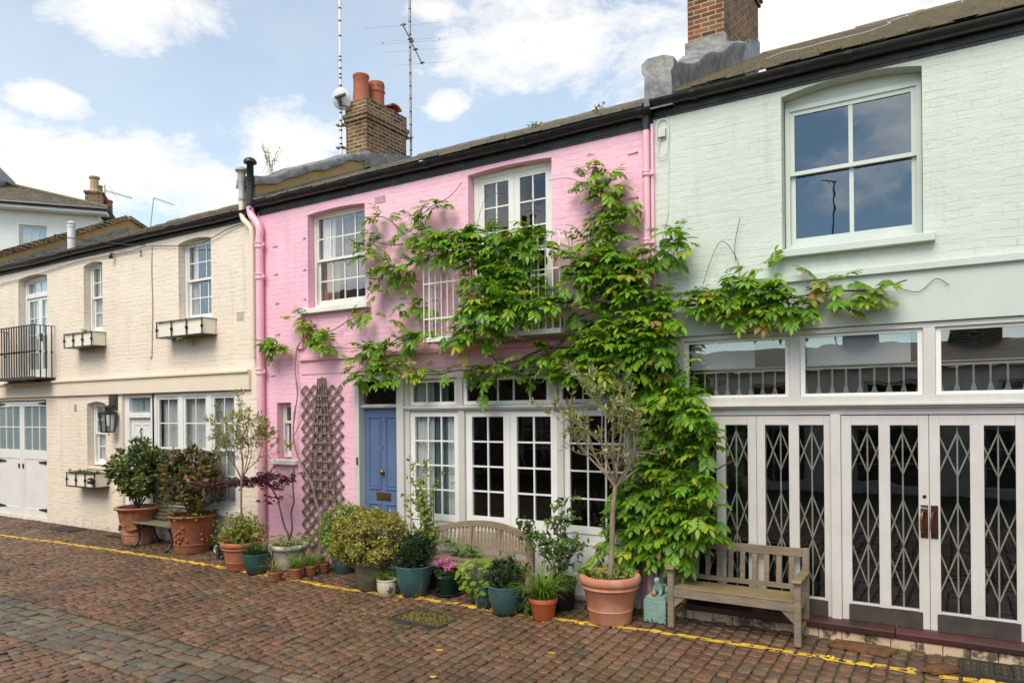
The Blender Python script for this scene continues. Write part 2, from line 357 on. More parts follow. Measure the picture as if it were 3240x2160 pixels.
class MB:
    def __init__(s): s.v = []; s.f = []; s.mi = []; s.mats = []; s.cur = 0
    def use(s, mat):
        if not s.mats and s.f: s.mats.append(None)
        if mat not in s.mats: s.mats.append(mat)
        s.cur = s.mats.index(mat); return s
    def add(s, vs, fs):
        o = len(s.v); s.v += [tuple(v) for v in vs]
        for f in fs: s.f.append(tuple(i + o for i in f)); s.mi.append(s.cur)
        return s
    def quad(s, a, b, c, d): return s.add([a, b, c, d], [(0, 1, 2, 3)])
    def box(s, x0, x1, y0, y1, z0, z1):
        v = [(x, y, z) for z in (z0, z1) for y in (y0, y1) for x in (x0, x1)]
        return s.add(v, [(0, 2, 3, 1), (4, 5, 7, 6), (0, 1, 5, 4), (2, 6, 7, 3), (0, 4, 6, 2), (1, 3, 7, 5)])
    def beam(s, p, q, w, h, up=(0, 0, 1)):
        """a rectangular bar from p to q, w across and h in the 'up' sense"""
        p, q = Vector(p), Vector(q); d = (q - p).normalized(); u = Vector(up)
        if abs(d.dot(u)) > .98: u = Vector((0, 1, 0))
        a = d.cross(u).normalized() * (w / 2); b = a.cross(d).normalized() * (h / 2)
        v = [r + i * a + j * b for r in (p, q) for i, j in ((-1, -1), (1, -1), (1, 1), (-1, 1))]
        return s.add(v, [(0, 1, 2, 3), (7, 6, 5, 4), (0, 4, 5, 1), (1, 5, 6, 2), (2, 6, 7, 3), (3, 7, 4, 0)])
    def tube(s, pts, rad, n=8, cap=True):
        pts = [Vector(p) for p in pts]
        if isinstance(rad, (int, float)): rad = [rad] * len(pts)
        ref = None; base = len(s.v); L = len(pts); vs = []
        for i, p in enumerate(pts):
            d = (pts[min(i + 1, L - 1)] - pts[max(i - 1, 0)])
            d = d.normalized() if d.length > 1e-9 else Vector((0, 0, 1))
            if ref is None: ref = Vector((1, 0, 0)) if abs(d.x) < .9 else Vector((0, 1, 0))
            a = (ref - d * ref.dot(d)).normalized(); ref = a; b = d.cross(a)
            for k in range(n):
                t = 2 * math.pi * k / n
                vs.append(p + (a * math.cos(t) + b * math.sin(t)) * rad[i])
        fs = [(i * n + k, i * n + (k + 1) % n, (i + 1) * n + (k + 1) % n, (i + 1) * n + k) for i in range(L - 1) for k in range(n)]
        if cap: fs += [tuple(range(n - 1, -1, -1)), tuple((L - 1) * n + k for k in range(n))]
        return s.add(vs, fs)
    def lathe(s, prof, c=(0, 0, 0), n=32, cap=True, wob=0):
        """profile of (radius, z) turned about a vertical axis through c"""
        vs = []
        ph = rng.random() * 6
        for r, z in prof:
            for k in range(n):
                t = 2 * math.pi * k / n
                rr = r * (1 + wob * math.sin(2 * t + ph) + wob * .6 * math.sin(3 * t + ph * 2 + z * 4))
                vs.append((c[0] + rr * math.cos(t), c[1] + rr * math.sin(t), c[2] + z))
        L = len(prof)
        fs = [(i * n + k, i * n + (k + 1) % n, (i + 1) * n + (k + 1) % n, (i + 1) * n + k) for i in range(L - 1) for k in range(n)]
        if cap:
            if prof[0][0] > 1e-4: fs.append(tuple(range(n - 1, -1, -1)))
            if prof[-1][0] > 1e-4: fs.append(tuple((L - 1) * n + k for k in range(n)))
        return s.add(vs, fs)
    def prism(s, poly, axis, a, b):
        """a polygon given in the two other axes, extruded along 'x', 'y' or 'z' from a to b"""
        def mk(u, v, w): return {'x': (w, u, v), 'y': (u, w, v), 'z': (u, v, w)}[axis]
        n = len(poly)
        vs = [mk(u, v, a) for u, v in poly] + [mk(u, v, b) for u, v in poly]
        fs = [tuple(range(n - 1, -1, -1)), tuple(range(n, 2 * n))] + [(i, (i + 1) % n, n + (i + 1) % n, n + i) for i in range(n)]
        return s.add(vs, fs)
    def ball(s, c, r, n=10, m=7):
        rx, ry, rz = (r, r, r) if isinstance(r, (int, float)) else r
        vs = [(c[0], c[1], c[2] - rz)]
        for j in range(1, m):
            t = math.pi * j / m
            for k in range(n):
                p = 2 * math.pi * k / n
                vs.append((c[0] + rx * math.sin(t) * math.cos(p), c[1] + ry * math.sin(t) * math.sin(p), c[2] - rz * math.cos(t)))
        vs.append((c[0], c[1], c[2] + rz)); T = len(vs) - 1
        fs = [(0, 1 + (k + 1) % n, 1 + k) for k in range(n)]
        for j in range(m - 2):
            o = 1 + j * n
            fs += [(o + k, o + (k + 1) % n, o + n + (k + 1) % n, o + n + k) for k in range(n)]
        o = 1 + (m - 2) * n
        fs += [(o + k, o + (k + 1) % n, T) for k in range(n)]
        return s.add(vs, fs)
    def build(s, name, mat=None, parent=None, local=False, smooth=False, bevel=0, flip=True, auto=None):
        me = bpy.data.meshes.new(name)
        off = Vector((0, 0, 0)) if (local or parent is None) else worldloc(parent)
        me.from_pydata([(v[0] - off.x, v[1] - off.y, v[2] - off.z) for v in s.v], [], s.f)
        if mat is not None:
            s.mats = [mat if q is None else q for q in s.mats]
            if not s.mats: s.mats = [mat]
        for mn in s.mats: me.materials.append(MATS[mn])
        if len(s.mats) > 1: me.polygons.foreach_set('material_index', s.mi)
        if flip:
            import bmesh
            bm = bmesh.new(); bm.from_mesh(me); bmesh.ops.recalc_face_normals(bm, faces=bm.faces); bm.to_mesh(me); bm.free()
        if smooth: me.shade_smooth()
        if auto is not None:
            me.shade_smooth(); me.set_sharp_from_angle(angle=R(auto))
        me.update()
        o = bpy.data.objects.new(name, me); COL.objects.link(o)
        if parent is not None: o.parent = parent
        if bevel:
            md = o.modifiers.new('bevel', 'BEVEL'); md.width = bevel; md.segments = 2; md.limit_method = 'ANGLE'; md.angle_limit = R(40)
        return o

def spline(pts, n=6):
    """Catmull-Rom through pts"""
    P = [Vector(p) for p in pts]; out = []
    for i in range(len(P) - 1):
        p0 = P[max(i - 1, 0)]; p1 = P[i]; p2 = P[i + 1]; p3 = P[min(i + 2, len(P) - 1)]
        for k in range(n):
            t = k / n
            out.append(.5 * ((2 * p1) + (p2 - p0) * t + (2 * p0 - 5 * p1 + 4 * p2 - p3) * t * t + (3 * p1 - p0 - 3 * p2 + p3) * t ** 3))
    out.append(P[-1]); return out

# ------------------------------------------------------------------ leaves
class Leaves:
    """many small leaves as one mesh, each a folded, bent blade with its own colour"""
    def __init__(s): s.p = []; s.d = []; s.n = []; s.l = []; s.w = []; s.c = []
    def add(s, p, d, n, l, w, c):
        s.p.append(tuple(p)); s.d.append(tuple(d)); s.n.append(tuple(n)); s.l.append(l); s.w.append(w); s.c.append(c)
    def build(s, name, mat, parent, local=False, fold=.35, droop=.25, shape='oval'):
        P = np.array(s.p, float); D = np.array(s.d, float); N = np.array(s.n, float)
        Lh = np.array(s.l)[:, None]; W = np.array(s.w)[:, None] / 2; C = np.array(s.c, float)
        if not local and parent is not None: P = P - np.array(worldloc(parent))
        D /= np.linalg.norm(D, axis=1)[:, None] + 1e-9
        S = np.cross(D, N); S /= np.linalg.norm(S, axis=1)[:, None] + 1e-9
        N = np.cross(S, D)
        a, b = (.30, .66) if shape == 'oval' else (.2, .5)
        wa, wb = (.92, .86) if shape == 'oval' else (1., .75)
        up = N * W * fold
        dr = -N * Lh * droop
        v0 = P; v5 = P + D * Lh + dr
        m1 = P + D * Lh * a + dr * a * a; m2 = P + D * Lh * b + dr * b * b
        l1 = m1 - S * W * wa + up * wa; r1 = m1 + S * W * wa + up * wa
        l2 = m2 - S * W * wb + up * wb; r2 = m2 + S * W * wb + up * wb
        V = np.stack([v0, l1, l2, v5, r2, r1, m1, m2], 1).reshape(-1, 3)
        n = len(P); base = (np.arange(n) * 8)[:, None]
        # quads: two halves, each in two pieces meeting at the midrib
        F = np.concatenate([base + np.array([[1, 6, 7, 2]]), base + np.array([[6, 5, 4, 7]])], 0)
        T = np.concatenate([base + np.array([[0, 6, 1]]), base + np.array([[0, 5, 6]]), base + np.array([[2, 7, 3]]), base + np.array([[7, 4, 3]])], 0)
        me = bpy.data.meshes.new(name)
        nl = F.size + T.size
        me.vertices.add(len(V)); me.vertices.foreach_set('co', V.astype(np.float32).ravel())
        me.loops.add(nl); me.loops.foreach_set('vertex_index', np.concatenate([F.ravel(), T.ravel()]).astype(np.int32))
        ns = np.concatenate([np.full(len(F), 4), np.full(len(T), 3)]); st = np.concatenate([[0], np.cumsum(ns)[:-1]])
        me.polygons.add(len(ns)); me.polygons.foreach_set('loop_start', st.astype(np.int32))
        me.update(calc_edges=True)
        at = me.attributes.new('tint', 'FLOAT_COLOR', 'POINT')
        CC = np.repeat(np.concatenate([C, np.ones((n, 1))], 1), 8, 0)
        at.data.foreach_set('color', CC.astype(np.float32).ravel())
        me.materials.append(MATS[mat]); me.shade_smooth()
        o = bpy.data.objects.new(name, me); COL.objects.link(o)
        if parent is not None: o.parent = parent
        return o

def blades(name, mat, parent, specs, local=False):
    """arching strap leaves: specs of (base, azimuth, length, rise, width, colour)"""
    V = []; F = []; C = []
    for b, az, ln, rise, w, c in specs:
        b = Vector(b); o = len(V); h = Vector((math.cos(az), math.sin(az), 0)); sd = Vector((-math.sin(az), math.cos(az), 0))
        p = b.copy(); ang = rise; K = 6
        for k in range(K + 1):
            t = k / K; ww = w * (.55 + .45 * math.sin(math.pi * min(t * 1.4, 1))) * (1 - t ** 3) + .0006
            V += [p - sd * ww / 2, p + Vector((0, 0, -ww * .15)), p + sd * ww / 2]; C += [c] * 3
            p = p + (h * math.cos(ang) + Vector((0, 0, 1)) * math.sin(ang)) * (ln / K)
            ang -= (1.5 + .5 * rise) / K * (0.5 + t)
        for k in range(K):
            for j in (0, 1): F.append((o + 3 * k + j, o + 3 * k + j + 1, o + 3 * k + 4 + j, o + 3 * k + 3 + j))
    off = Vector((0, 0, 0)) if local or parent is None else worldloc(parent)
    me = bpy.data.meshes.new(name); me.from_pydata([v - off for v in V], [], F)
    at = me.attributes.new('tint', 'FLOAT_COLOR', 'POINT')
    at.data.foreach_set('color', np.array([(*c, 1) for c in C], np.float32).ravel())
    me.materials.append(MATS[mat]); me.shade_smooth(); me.update()
    o = bpy.data.objects.new(name, me); COL.objects.link(o)
    if parent is not None: o.parent = parent
    return o

def rvec(r=rng):
    while True:
        v = Vector((r.uniform(-1, 1), r.uniform(-1, 1), r.uniform(-1, 1)))
        if .05 < v.length < 1: return v.normalized()
def pick(pal, r=rng, jit=.18):
    """palette of (weight, colour)"""
    t = r.random() * sum(w for w, c in pal)
    for w, c in pal:
        t -= w
        if t <= 0: break
    k = 1 + r.uniform(-jit, jit); h = r.uniform(-.06, .06)
    return (max(.002, c[0] * k * (1 + h)), max(.002, c[1] * k), max(.002, c[2] * k * (1 - h)))

def grow(mb, p, d, length, r, depth, tips, spread=.6, kids=3, taper=.62, up=.15, seg=4, jit=.14, short=.72, nsides=5, rr=rng):
    """one branch and its children, tubes into mb; tips collects (point, direction, depth)"""
    p = Vector(p); d = Vector(d).normalized(); pts = [p.copy()]; rad = [r]
    for k in range(seg):
        d = (d + rvec(rr) * jit + Vector((0, 0, up)) * .3).normalized()
        p = p + d * (length / seg); pts.append(p.copy()); rad.append(r * (1 - (1 - taper) * (k + 1) / seg))
        if depth <= 1: tips.append((p.copy(), d.copy(), depth))
    mb.tube(pts, rad, nsides, cap=False)
    if depth == 0: return
    for k in range(kids):
        t = rr.uniform(.45, 1.0) if k else 1.0
        q = pts[max(1, int(round(t * seg)))]
        nd_ = (d + rvec(rr) * spread * rr.uniform(.6, 1.3)).normalized()
        grow(mb, q, nd_, length * short * rr.uniform(.75, 1.2), rad[-1] * .92, depth - 1, tips, spread, kids, taper, up, seg, jit, short, nsides, rr)
VINE = [(-3.66,-0.12,5.21,0.16,0.05,0.13,8),(-3.47,-0.12,5.08,0.12,0.05,0.1,4),(-3.78,-0.12,4.98,0.18,0.05,0.21,15),(-3.55,-0.12,4.92,0.22,0.06,0.15,14),(-3.36,-0.12,4.66,0.21,0.06,0.13,12),(-3.2,-0.12,4.66,0.13,0.05,0.1,5),(-3.5,-0.12,4.53,0.21,0.06,0.11,10),(-3.25,-0.12,4.42,0.12,0.05,0.09,3),(-3.56,-0.12,4.33,0.19,0.07,0.14,12),(-3.81,-0.12,4.29,0.2,0.07,0.11,10),(-3.37,-0.12,4.21,0.22,0.1,0.15,16),(-6.96,-0.12,5.07,0.31,0.05,0.1,6),(-6.6,-0.12,4.98,0.2,0.05,0.07,2),(-6.1,-0.12,5.06,0.18,0.05,0.13,6),(-6.22,-0.12,4.9,0.15,0.05,0.09,3),(-5.92,-0.12,5.09,0.13,0.04,0.06,2),(-7.3,-0.12,4.68,0.22,0.07,0.18,10),(-6.53,-0.12,4.76,0.22,0.06,0.08,4),(-6.04,-0.25,4.67,0.29,0.1,0.1,10),(-6.77,-0.12,4.33,0.35,0.07,0.12,11),(-6.31,-0.2,4.33,0.26,0.08,0.13,10),(-7.06,-0.12,4.15,0.18,0.05,0.09,2),(-6.5,-0.12,4.09,0.12,0.05,0.06,2),(-7.14,-0.12,3.97,0.1,0.05,0.1,2),(-6.58,-0.12,3.77,0.22,0.05,0.11,5),(-6.23,-0.12,3.77,0.22,0.05,0.13,6),(-6.86,-0.12,3.6,0.14,0.05,0.06,2),(-5.73,-0.42,4.45,0.31,0.12,0.17,25),(-5.38,-0.42,4.46,0.33,0.12,0.19,35),(-5.08,-0.42,4.39,0.29,0.12,0.22,36),(-4.77,-0.45,4.27,0.28,0.12,0.21,33),(-4.46,-0.45,4.28,0.27,0.12,0.21,31),(-4.25,-0.45,4.33,0.21,0.12,0.16,16),(-5.0,-0.5,4.05,0.32,0.12,0.21,34),(-4.65,-0.5,3.96,0.27,0.1,0.21,26),(-4.87,-0.5,3.77,0.34,0.12,0.19,33),(-4.5,-0.5,3.78,0.27,0.1,0.18,21),(-5.1,-0.55,3.62,0.29,0.12,0.16,25),(-4.66,-0.55,3.55,0.33,0.12,0.16,31),(-4.29,-0.55,3.55,0.29,0.12,0.14,24),(-4.0,-0.5,3.58,0.23,0.12,0.15,21),(-5.27,-0.5,3.39,0.26,0.12,0.12,15),(-4.91,-0.5,3.37,0.31,0.1,0.12,16),(-4.5,-0.5,3.37,0.27,0.1,0.09,11),(-5.44,-0.5,3.27,0.19,0.1,0.1,5),(-5.34,-0.5,3.12,0.13,0.1,0.09,3),(-4.98,-0.45,3.19,0.22,0.1,0.06,4),(-3.78,-0.3,4.0,0.25,0.12,0.15,23),(-3.47,-0.25,3.99,0.29,0.15,0.2,47),(-3.21,-0.25,3.89,0.26,0.15,0.2,40),(-3.7,-0.35,3.78,0.27,0.15,0.15,30),(-3.4,-0.3,3.7,0.32,0.15,0.17,48),(-3.15,-0.25,3.66,0.21,0.12,0.15,21),(-3.67,-0.3,3.53,0.25,0.12,0.13,19),(-3.01,-0.2,4.02,0.15,0.1,0.15,12),(-2.71,-0.2,4.23,0.17,0.1,0.11,11),(-2.76,-0.2,4.06,0.2,0.1,0.14,18),(-2.56,-0.2,4.11,0.14,0.1,0.1,7),(-2.91,-0.2,3.91,0.15,0.1,0.1,8),(-2.97,-0.2,3.53,0.23,0.12,0.11,18),(-2.72,-0.18,3.51,0.22,0.1,0.11,17),(-2.48,-0.17,3.46,0.19,0.09,0.1,14),(-2.24,-0.17,3.47,0.19,0.09,0.1,13),(-2.01,-0.17,3.45,0.18,0.1,0.11,16),(-1.97,-0.15,3.63,0.16,0.09,0.09,10),(-1.82,-0.12,3.78,0.11,0.05,0.07,3),(-1.79,-0.17,3.54,0.2,0.1,0.14,23),(-1.65,-0.1,3.72,0.06,0.05,0.05,2),(-1.57,-0.17,3.41,0.19,0.1,0.11,18),(-1.87,-0.2,3.29,0.22,0.1,0.08,12),(-1.41,-0.15,3.29,0.14,0.07,0.1,10),(-1.35,-0.12,3.44,0.08,0.05,0.06,2),(-1.21,-0.1,3.56,0.11,0.04,0.05,3),(-1.17,-0.1,3.42,0.1,0.04,0.07,3),(-0.98,-0.1,3.54,0.12,0.04,0.06,4),(-0.89,-0.1,3.36,0.14,0.05,0.07,5),(-1.03,-0.1,3.3,0.1,0.04,0.04,2),(-0.75,-0.1,3.45,0.08,0.04,0.05,2),(-0.58,-0.1,3.5,0.1,0.04,0.04,2),(-0.56,-0.1,3.33,0.07,0.04,0.07,2),(-3.19,-0.3,3.27,0.31,0.17,0.17,51),(-2.83,-0.3,3.26,0.25,0.17,0.17,42),(-3.46,-0.3,3.23,0.27,0.15,0.14,28),(-3.76,-0.25,3.18,0.22,0.1,0.11,12),(-3.28,-0.35,3.0,0.36,0.17,0.17,59),(-2.86,-0.35,2.97,0.29,0.17,0.19,58),(-3.68,-0.3,2.94,0.33,0.15,0.14,36),(-4.07,-0.22,2.97,0.32,0.1,0.12,19),(-4.38,-0.2,3.01,0.27,0.1,0.11,13),(-3.28,-0.35,2.75,0.41,0.15,0.15,51),(-2.87,-0.35,2.73,0.27,0.15,0.14,35),(-2.6,-0.25,2.78,0.09,0.1,0.09,4),(-3.74,-0.3,2.75,0.28,0.12,0.13,20),(-4.26,-0.2,2.82,0.24,0.1,0.08,8),(-4.9,-0.18,2.85,0.26,0.1,0.09,8),(-5.16,-0.18,2.72,0.2,0.1,0.1,7),(-4.71,-0.18,2.7,0.25,0.1,0.09,9),(-5.23,-0.18,2.58,0.09,0.07,0.11,2),(-5.53,-0.15,2.87,0.24,0.07,0.09,6),(-5.81,-0.15,2.85,0.18,0.07,0.07,3),(-7.15,-0.12,3.22,0.34,0.07,0.11,9),(-6.74,-0.12,3.23,0.28,0.07,0.1,6),(-6.44,-0.2,3.35,0.29,0.1,0.1,8),(-6.06,-0.25,3.33,0.18,0.1,0.08,4),(-7.2,-0.16,2.97,0.41,0.09,0.11,13),(-6.75,-0.16,2.92,0.39,0.09,0.12,14),(-6.36,-0.16,2.87,0.3,0.09,0.1,8),(-7.46,-0.16,2.82,0.2,0.07,0.09,4),(-7.04,-0.16,2.78,0.4,0.07,0.07,7),(-6.11,-0.15,2.81,0.16,0.07,0.07,2),(-8.63,-0.12,3.73,0.27,0.05,0.11,5),(-8.39,-0.12,3.58,0.22,0.05,0.13,5),(-8.16,-0.12,3.37,0.36,0.06,0.1,8),(-8.39,-0.12,3.45,0.15,0.05,0.08,2),(-7.62,-0.12,3.69,0.22,0.05,0.06,2),(-7.36,-0.12,3.75,0.17,0.05,0.09,3),(-2.85,-0.4,2.54,0.29,0.15,0.14,36),(-3.23,-0.35,2.55,0.31,0.15,0.15,33),(-2.51,-0.4,2.42,0.21,0.15,0.14,27),(-2.7,-0.4,2.33,0.26,0.17,0.17,44),(-2.42,-0.4,2.23,0.19,0.15,0.16,28),(-2.33,-0.38,2.09,0.18,0.12,0.16,22),(-2.27,-0.35,1.93,0.13,0.1,0.14,10),(-2.56,-0.4,2.09,0.23,0.17,0.19,42),(-2.85,-0.4,2.09,0.25,0.17,0.21,44),(-3.06,-0.4,2.21,0.23,0.15,0.19,25),(-2.76,-0.4,1.81,0.22,0.17,0.19,35),(-3.01,-0.4,1.73,0.2,0.15,0.17,19),(-2.58,-0.35,1.79,0.19,0.15,0.14,16),(-2.65,-0.42,1.55,0.26,0.17,0.16,40),(-2.95,-0.42,1.5,0.25,0.17,0.19,39),(-2.43,-0.38,1.51,0.23,0.15,0.13,23),(-2.3,-0.36,1.45,0.17,0.1,0.11,13),(-3.2,-0.45,1.34,0.21,0.15,0.19,27),(-3.04,-0.45,1.21,0.3,0.17,0.19,54),(-2.65,-0.45,1.23,0.31,0.17,0.19,59),(-2.38,-0.4,1.24,0.21,0.12,0.16,27),(-2.23,-0.36,1.13,0.1,0.07,0.1,5),(-3.3,-0.45,1.09,0.18,0.12,0.19,22),(-2.94,-0.45,0.95,0.32,0.17,0.19,59),(-2.56,-0.42,0.98,0.28,0.15,0.16,42),(-2.29,-0.38,1.02,0.16,0.1,0.11,12),(-3.44,-0.4,0.83,0.16,0.1,0.17,14),(-3.23,-0.4,0.68,0.26,0.12,0.15,24),(-2.82,-0.4,0.69,0.27,0.12,0.12,22),(-2.62,-0.4,0.78,0.14,0.1,0.12,9),(-3.54,-0.35,0.64,0.12,0.07,0.09,4)]
VSTEMS = [[(-3.11,-0.18,0.329),(-3.077,-0.18,1.024),(-2.992,-0.18,1.766),(-2.933,-0.18,2.501),(-3.032,-0.18,2.995),(-3.159,-0.18,3.398),(-3.289,-0.18,3.759)],[(-3.192,-0.1,3.41),(-3.377,-0.1,3.779),(-3.483,-0.1,4.249),(-3.424,-0.1,4.598),(-3.56,-0.1,4.875),(-3.641,-0.1,5.249)],[(-3.063,-0.1,3.002),(-2.852,-0.1,3.383),(-2.453,-0.1,3.447),(-1.984,-0.1,3.407),(-1.542,-0.1,3.415),(-1.126,-0.1,3.456),(-0.734,-0.1,3.449),(-0.417,-0.1,3.522)],[(-3.056,-0.12,2.901),(-3.597,-0.12,3.029),(-4.299,-0.12,3.067),(-4.804,-0.12,2.928),(-5.618,-0.12,2.848),(-6.357,-0.12,2.816),(-6.991,-0.12,2.9)],[(-3.189,-0.42,3.52),(-3.728,-0.42,3.567),(-4.306,-0.42,3.566),(-5.126,-0.42,3.527),(-5.534,-0.42,3.335)],[(-3.217,-0.35,3.727),(-3.646,-0.35,4.021),(-4.339,-0.35,4.312),(-5.163,-0.35,4.446),(-5.857,-0.35,4.451),(-6.379,-0.35,4.281),(-6.769,-0.35,4.205)],[(-6.081,-0.06,4.593),(-6.381,-0.06,4.934),(-6.188,-0.06,5.086),(-5.852,-0.06,5.18),(-5.619,-0.06,5.346)],[(-6.618,-0.06,4.785),(-7.019,-0.06,5.089),(-7.44,-0.06,5.152)],[(-6.501,-0.06,4.648),(-7.023,-0.06,4.715),(-7.316,-0.06,4.816)],[(-4.886,-0.3,2.813),(-5.211,-0.3,3.269),(-5.621,-0.3,3.437)],[(-7.009,-0.1,2.901),(-7.005,-0.1,3.212),(-6.522,-0.1,3.368),(-6.063,-0.1,3.458)],[(-7.295,-0.05,3.77),(-7.73,-0.05,3.675),(-8.092,-0.05,3.537),(-8.466,-0.05,3.562),(-8.753,-0.05,3.751)],[(-8.467,-0.05,3.495),(-8.187,-0.05,3.345),(-7.735,-0.05,3.255),(-7.049,-0.05,3.281)],[(-2.888,-0.3,2.498),(-2.593,-0.3,2.208),(-2.356,-0.3,2.022)],[(-2.945,-0.3,1.774),(-2.648,-0.3,1.593),(-2.314,-0.3,1.467),(-2.225,-0.3,1.103)],[(-2.866,-0.12,3.921),(-2.636,-0.12,4.184),(-2.44,-0.12,4.182)],[(-2.488,-0.2,1.449),(-2.202,-0.2,1.648),(-2.063,-0.2,1.745),(-1.972,-0.2,1.794)]]
VTHIN = [[(-2.466,-0.06,3.453),(-2.22,-0.06,4.094),(-2.035,-0.06,3.93),(-1.991,-0.06,3.692)],[(-2.038,-0.05,3.885),(-2.046,-0.05,4.073),(-1.988,-0.05,4.345)],[(-0.512,-0.05,3.456),(-0.33,-0.05,3.397),(-0.187,-0.05,3.506),(-0.082,-0.05,3.434)],[(-5.265,-0.3,4.442),(-5.194,-0.3,4.765),(-5.058,-0.3,5.02),(-4.798,-0.3,5.004)],[(-4.615,-0.3,4.357),(-4.394,-0.3,4.699),(-4.434,-0.3,4.97)],[(-3.663,-0.06,4.902),(-4.009,-0.06,5.119),(-4.311,-0.06,5.145)]]
SKY_K = .14; CLOUD_K = .75; VEIL = .09; SUN_E = 2.15; SUN_ANG = 38; EXPO = 0.69
# ================================================================= GROUND
def und(x, y): return .012 * mnoise.noise(Vector((x * .55, y * .55, 3.1))) + .006 * mnoise.noise(Vector((x * 1.9, y * 1.9, 7.7)))
g = MB()
ys = [-70, -9.5, -3.6, .02]
for a, b in zip(ys[:-1], ys[1:]):
    nx = 1
    g.quad((-90, a, gz(a) - .018 if a > -60 else .0), (50, a, gz(a) - .018 if a > -60 else .0), (50, b, gz(b) - .018), (-90, b, gz(b) - .018))
g.quad((-90, .02, gz(.02) - .018), (50, .02, gz(.02) - .018), (50, 70, -.1), (-90, 70, -.1))
setp(g.build('ground', 'joint_earth'), kind='structure')

PAL_RED = [(5, (.200, .118, .082)), (4, (.180, .110, .080)), (3, (.225, .130, .088)), (2.5, (.205, .145, .102)), (1.2, (.160, .122, .092)), (.6, (.25, .17, .115)), (.3, (.13, .10, .08))]
PAL_GREY = [(4, (.175, .158, .138)), (2.2, (.135, .132, .128)), (2.5, (.20, .158, .122)), (2, (.20, .135, .10)), (1, (.24, .205, .165))]
setts = []          # (x0, x1, y0, y1, z, colour, tilt x, tilt y)
courses = {}
def add_sett(key, x0, x1, y0, y1, pal, j=.0062):
    xm, ym = (x0 + x1) / 2, (y0 + y1) / 2
    z = gz(ym) + und(xm, ym) + rng.gauss(0, .0035)
    t = (x0 + j, x1 - j, y0 + j, y1 - j, z, pick(pal, jit=.18), rng.gauss(0, .016), rng.gauss(0, .016), rng.gauss(0, .045))
    setts.append(t); courses.setdefault(key, []).append(t)
MANH = (-5.60, -4.84, -1.66, -1.16)
def skip(xm, ym): return MANH[0] < xm < MANH[1] and MANH[2] < ym < MANH[3]
x = -25.0; ci = 0
cxs = []
while x < 3.6:
    w = rng.uniform(.122, .142); cxs.append(x)
    for lo, hi in ((-3.20, .02), (-8.6, -4.06)):
        y = hi; first = True
        while y > lo:
            l = rng.uniform(.06, .15) if first else rng.uniform(.112, .168); first = False; y1 = y; y0 = max(y - l, lo)
            if y1 - y0 > .04 and not skip(x + w / 2, (y0 + y1) / 2): add_sett(ci, x, x + w, y0, y1, PAL_RED)
            y -= l
    x += w; ci += 1
cxs.append(x)
y = -3.215
for row in range(5):
    w = rng.uniform(.155, .175); x = -25 - rng.random() * .3
    while x < 3.6:
        l = rng.uniform(.19, .33)
        add_sett(-1 - row, x, x + l, y - w, y, PAL_GREY if row in (0, 1, 2, 3) else PAL_GREY, .009)
        x += l
    y -= w
def setts_mesh():
    A = np.array([(s[0], s[1], s[2], s[3], s[4], s[6], s[7], s[8]) for s in setts]); n = len(A)
    Cc = np.array([s[5] for s in setts])
    xm = (A[:, 0] + A[:, 1]) / 2; ym = (A[:, 2] + A[:, 3]) / 2; hx = (A[:, 1] - A[:, 0]) / 2; hy = (A[:, 3] - A[:, 2]) / 2
    ch = .26
    oct_ = np.array([(-1, -1 + ch), (-1, 1 - ch), (-1 + ch, 1), (1 - ch, 1), (1, 1 - ch), (1, -1 + ch), (1 - ch, -1), (-1 + ch, -1)])
    rings = []
    for inset, dz in ((0., -.03), (.0005, -.007), (.0045, -.0018), (.013, .0)):
        sx = (hx - inset)[:, None] * oct_[None, :, 0] + nrng.normal(0, .0035, (n, 8)); sy = (hy - inset)[:, None] * oct_[None, :, 1] + nrng.normal(0, .0035, (n, 8))
        ang = A[:, 7][:, None]
        rx = sx * np.cos(ang) - sy * np.sin(ang); ry = sx * np.sin(ang) + sy * np.cos(ang)
        sx, sy = rx, ry
        zz = A[:, 4][:, None] + dz + sx * A[:, 5][:, None] + sy * A[:, 6][:, None]
        rings.append(np.stack([xm[:, None] + sx, ym[:, None] + sy, zz], 2))
    top = np.stack([xm, ym, A[:, 4] + .0015], 1)[:, None, :]
    V = np.concatenate(rings + [top], 1); m = V.shape[1]
    V = V.reshape(-1, 3)
    fq = []; ft = []
    for r in range(3):
        for k in range(8):
            fq.append((r * 8 + k, (r + 1) * 8 + k, (r + 1) * 8 + (k + 1) % 8, r * 8 + (k + 1) % 8))
    for k in range(8): ft.append((24 + k, 32, 24 + (k + 1) % 8))
    base = (np.arange(n) * m)[:, None, None]
    F = (base + np.array(fq)[None]).reshape(-1, 4); T = (base + np.array(ft)[None]).reshape(-1, 3)
    me = bpy.data.meshes.new('cobbled_road')
    me.vertices.add(len(V)); me.vertices.foreach_set('co', V.astype(np.float32).ravel())
    me.loops.add(F.size + T.size); me.loops.foreach_set('vertex_index', np.concatenate([F.ravel(), T.ravel()]).astype(np.int32))
    ns = np.concatenate([np.full(len(F), 4), np.full(len(T), 3)]); st = np.concatenate([[0], np.cumsum(ns)[:-1]])
    me.polygons.add(len(ns)); me.polygons.foreach_set('loop_start', st.astype(np.int32)); me.update(calc_edges=True)
    at = me.attributes.new('tint', 'FLOAT_COLOR', 'POINT')
    at.data.foreach_set('color', np.repeat(np.concatenate([Cc, np.ones((n, 1))], 1), m, 0).astype(np.float32).ravel())
    me.materials.append(MATS['sett_stone']); me.shade_smooth()
    o = bpy.data.objects.new('cobbled_road', me); COL.objects.link(o)
    return setp(o, kind='structure')
setts_mesh()
import bisect
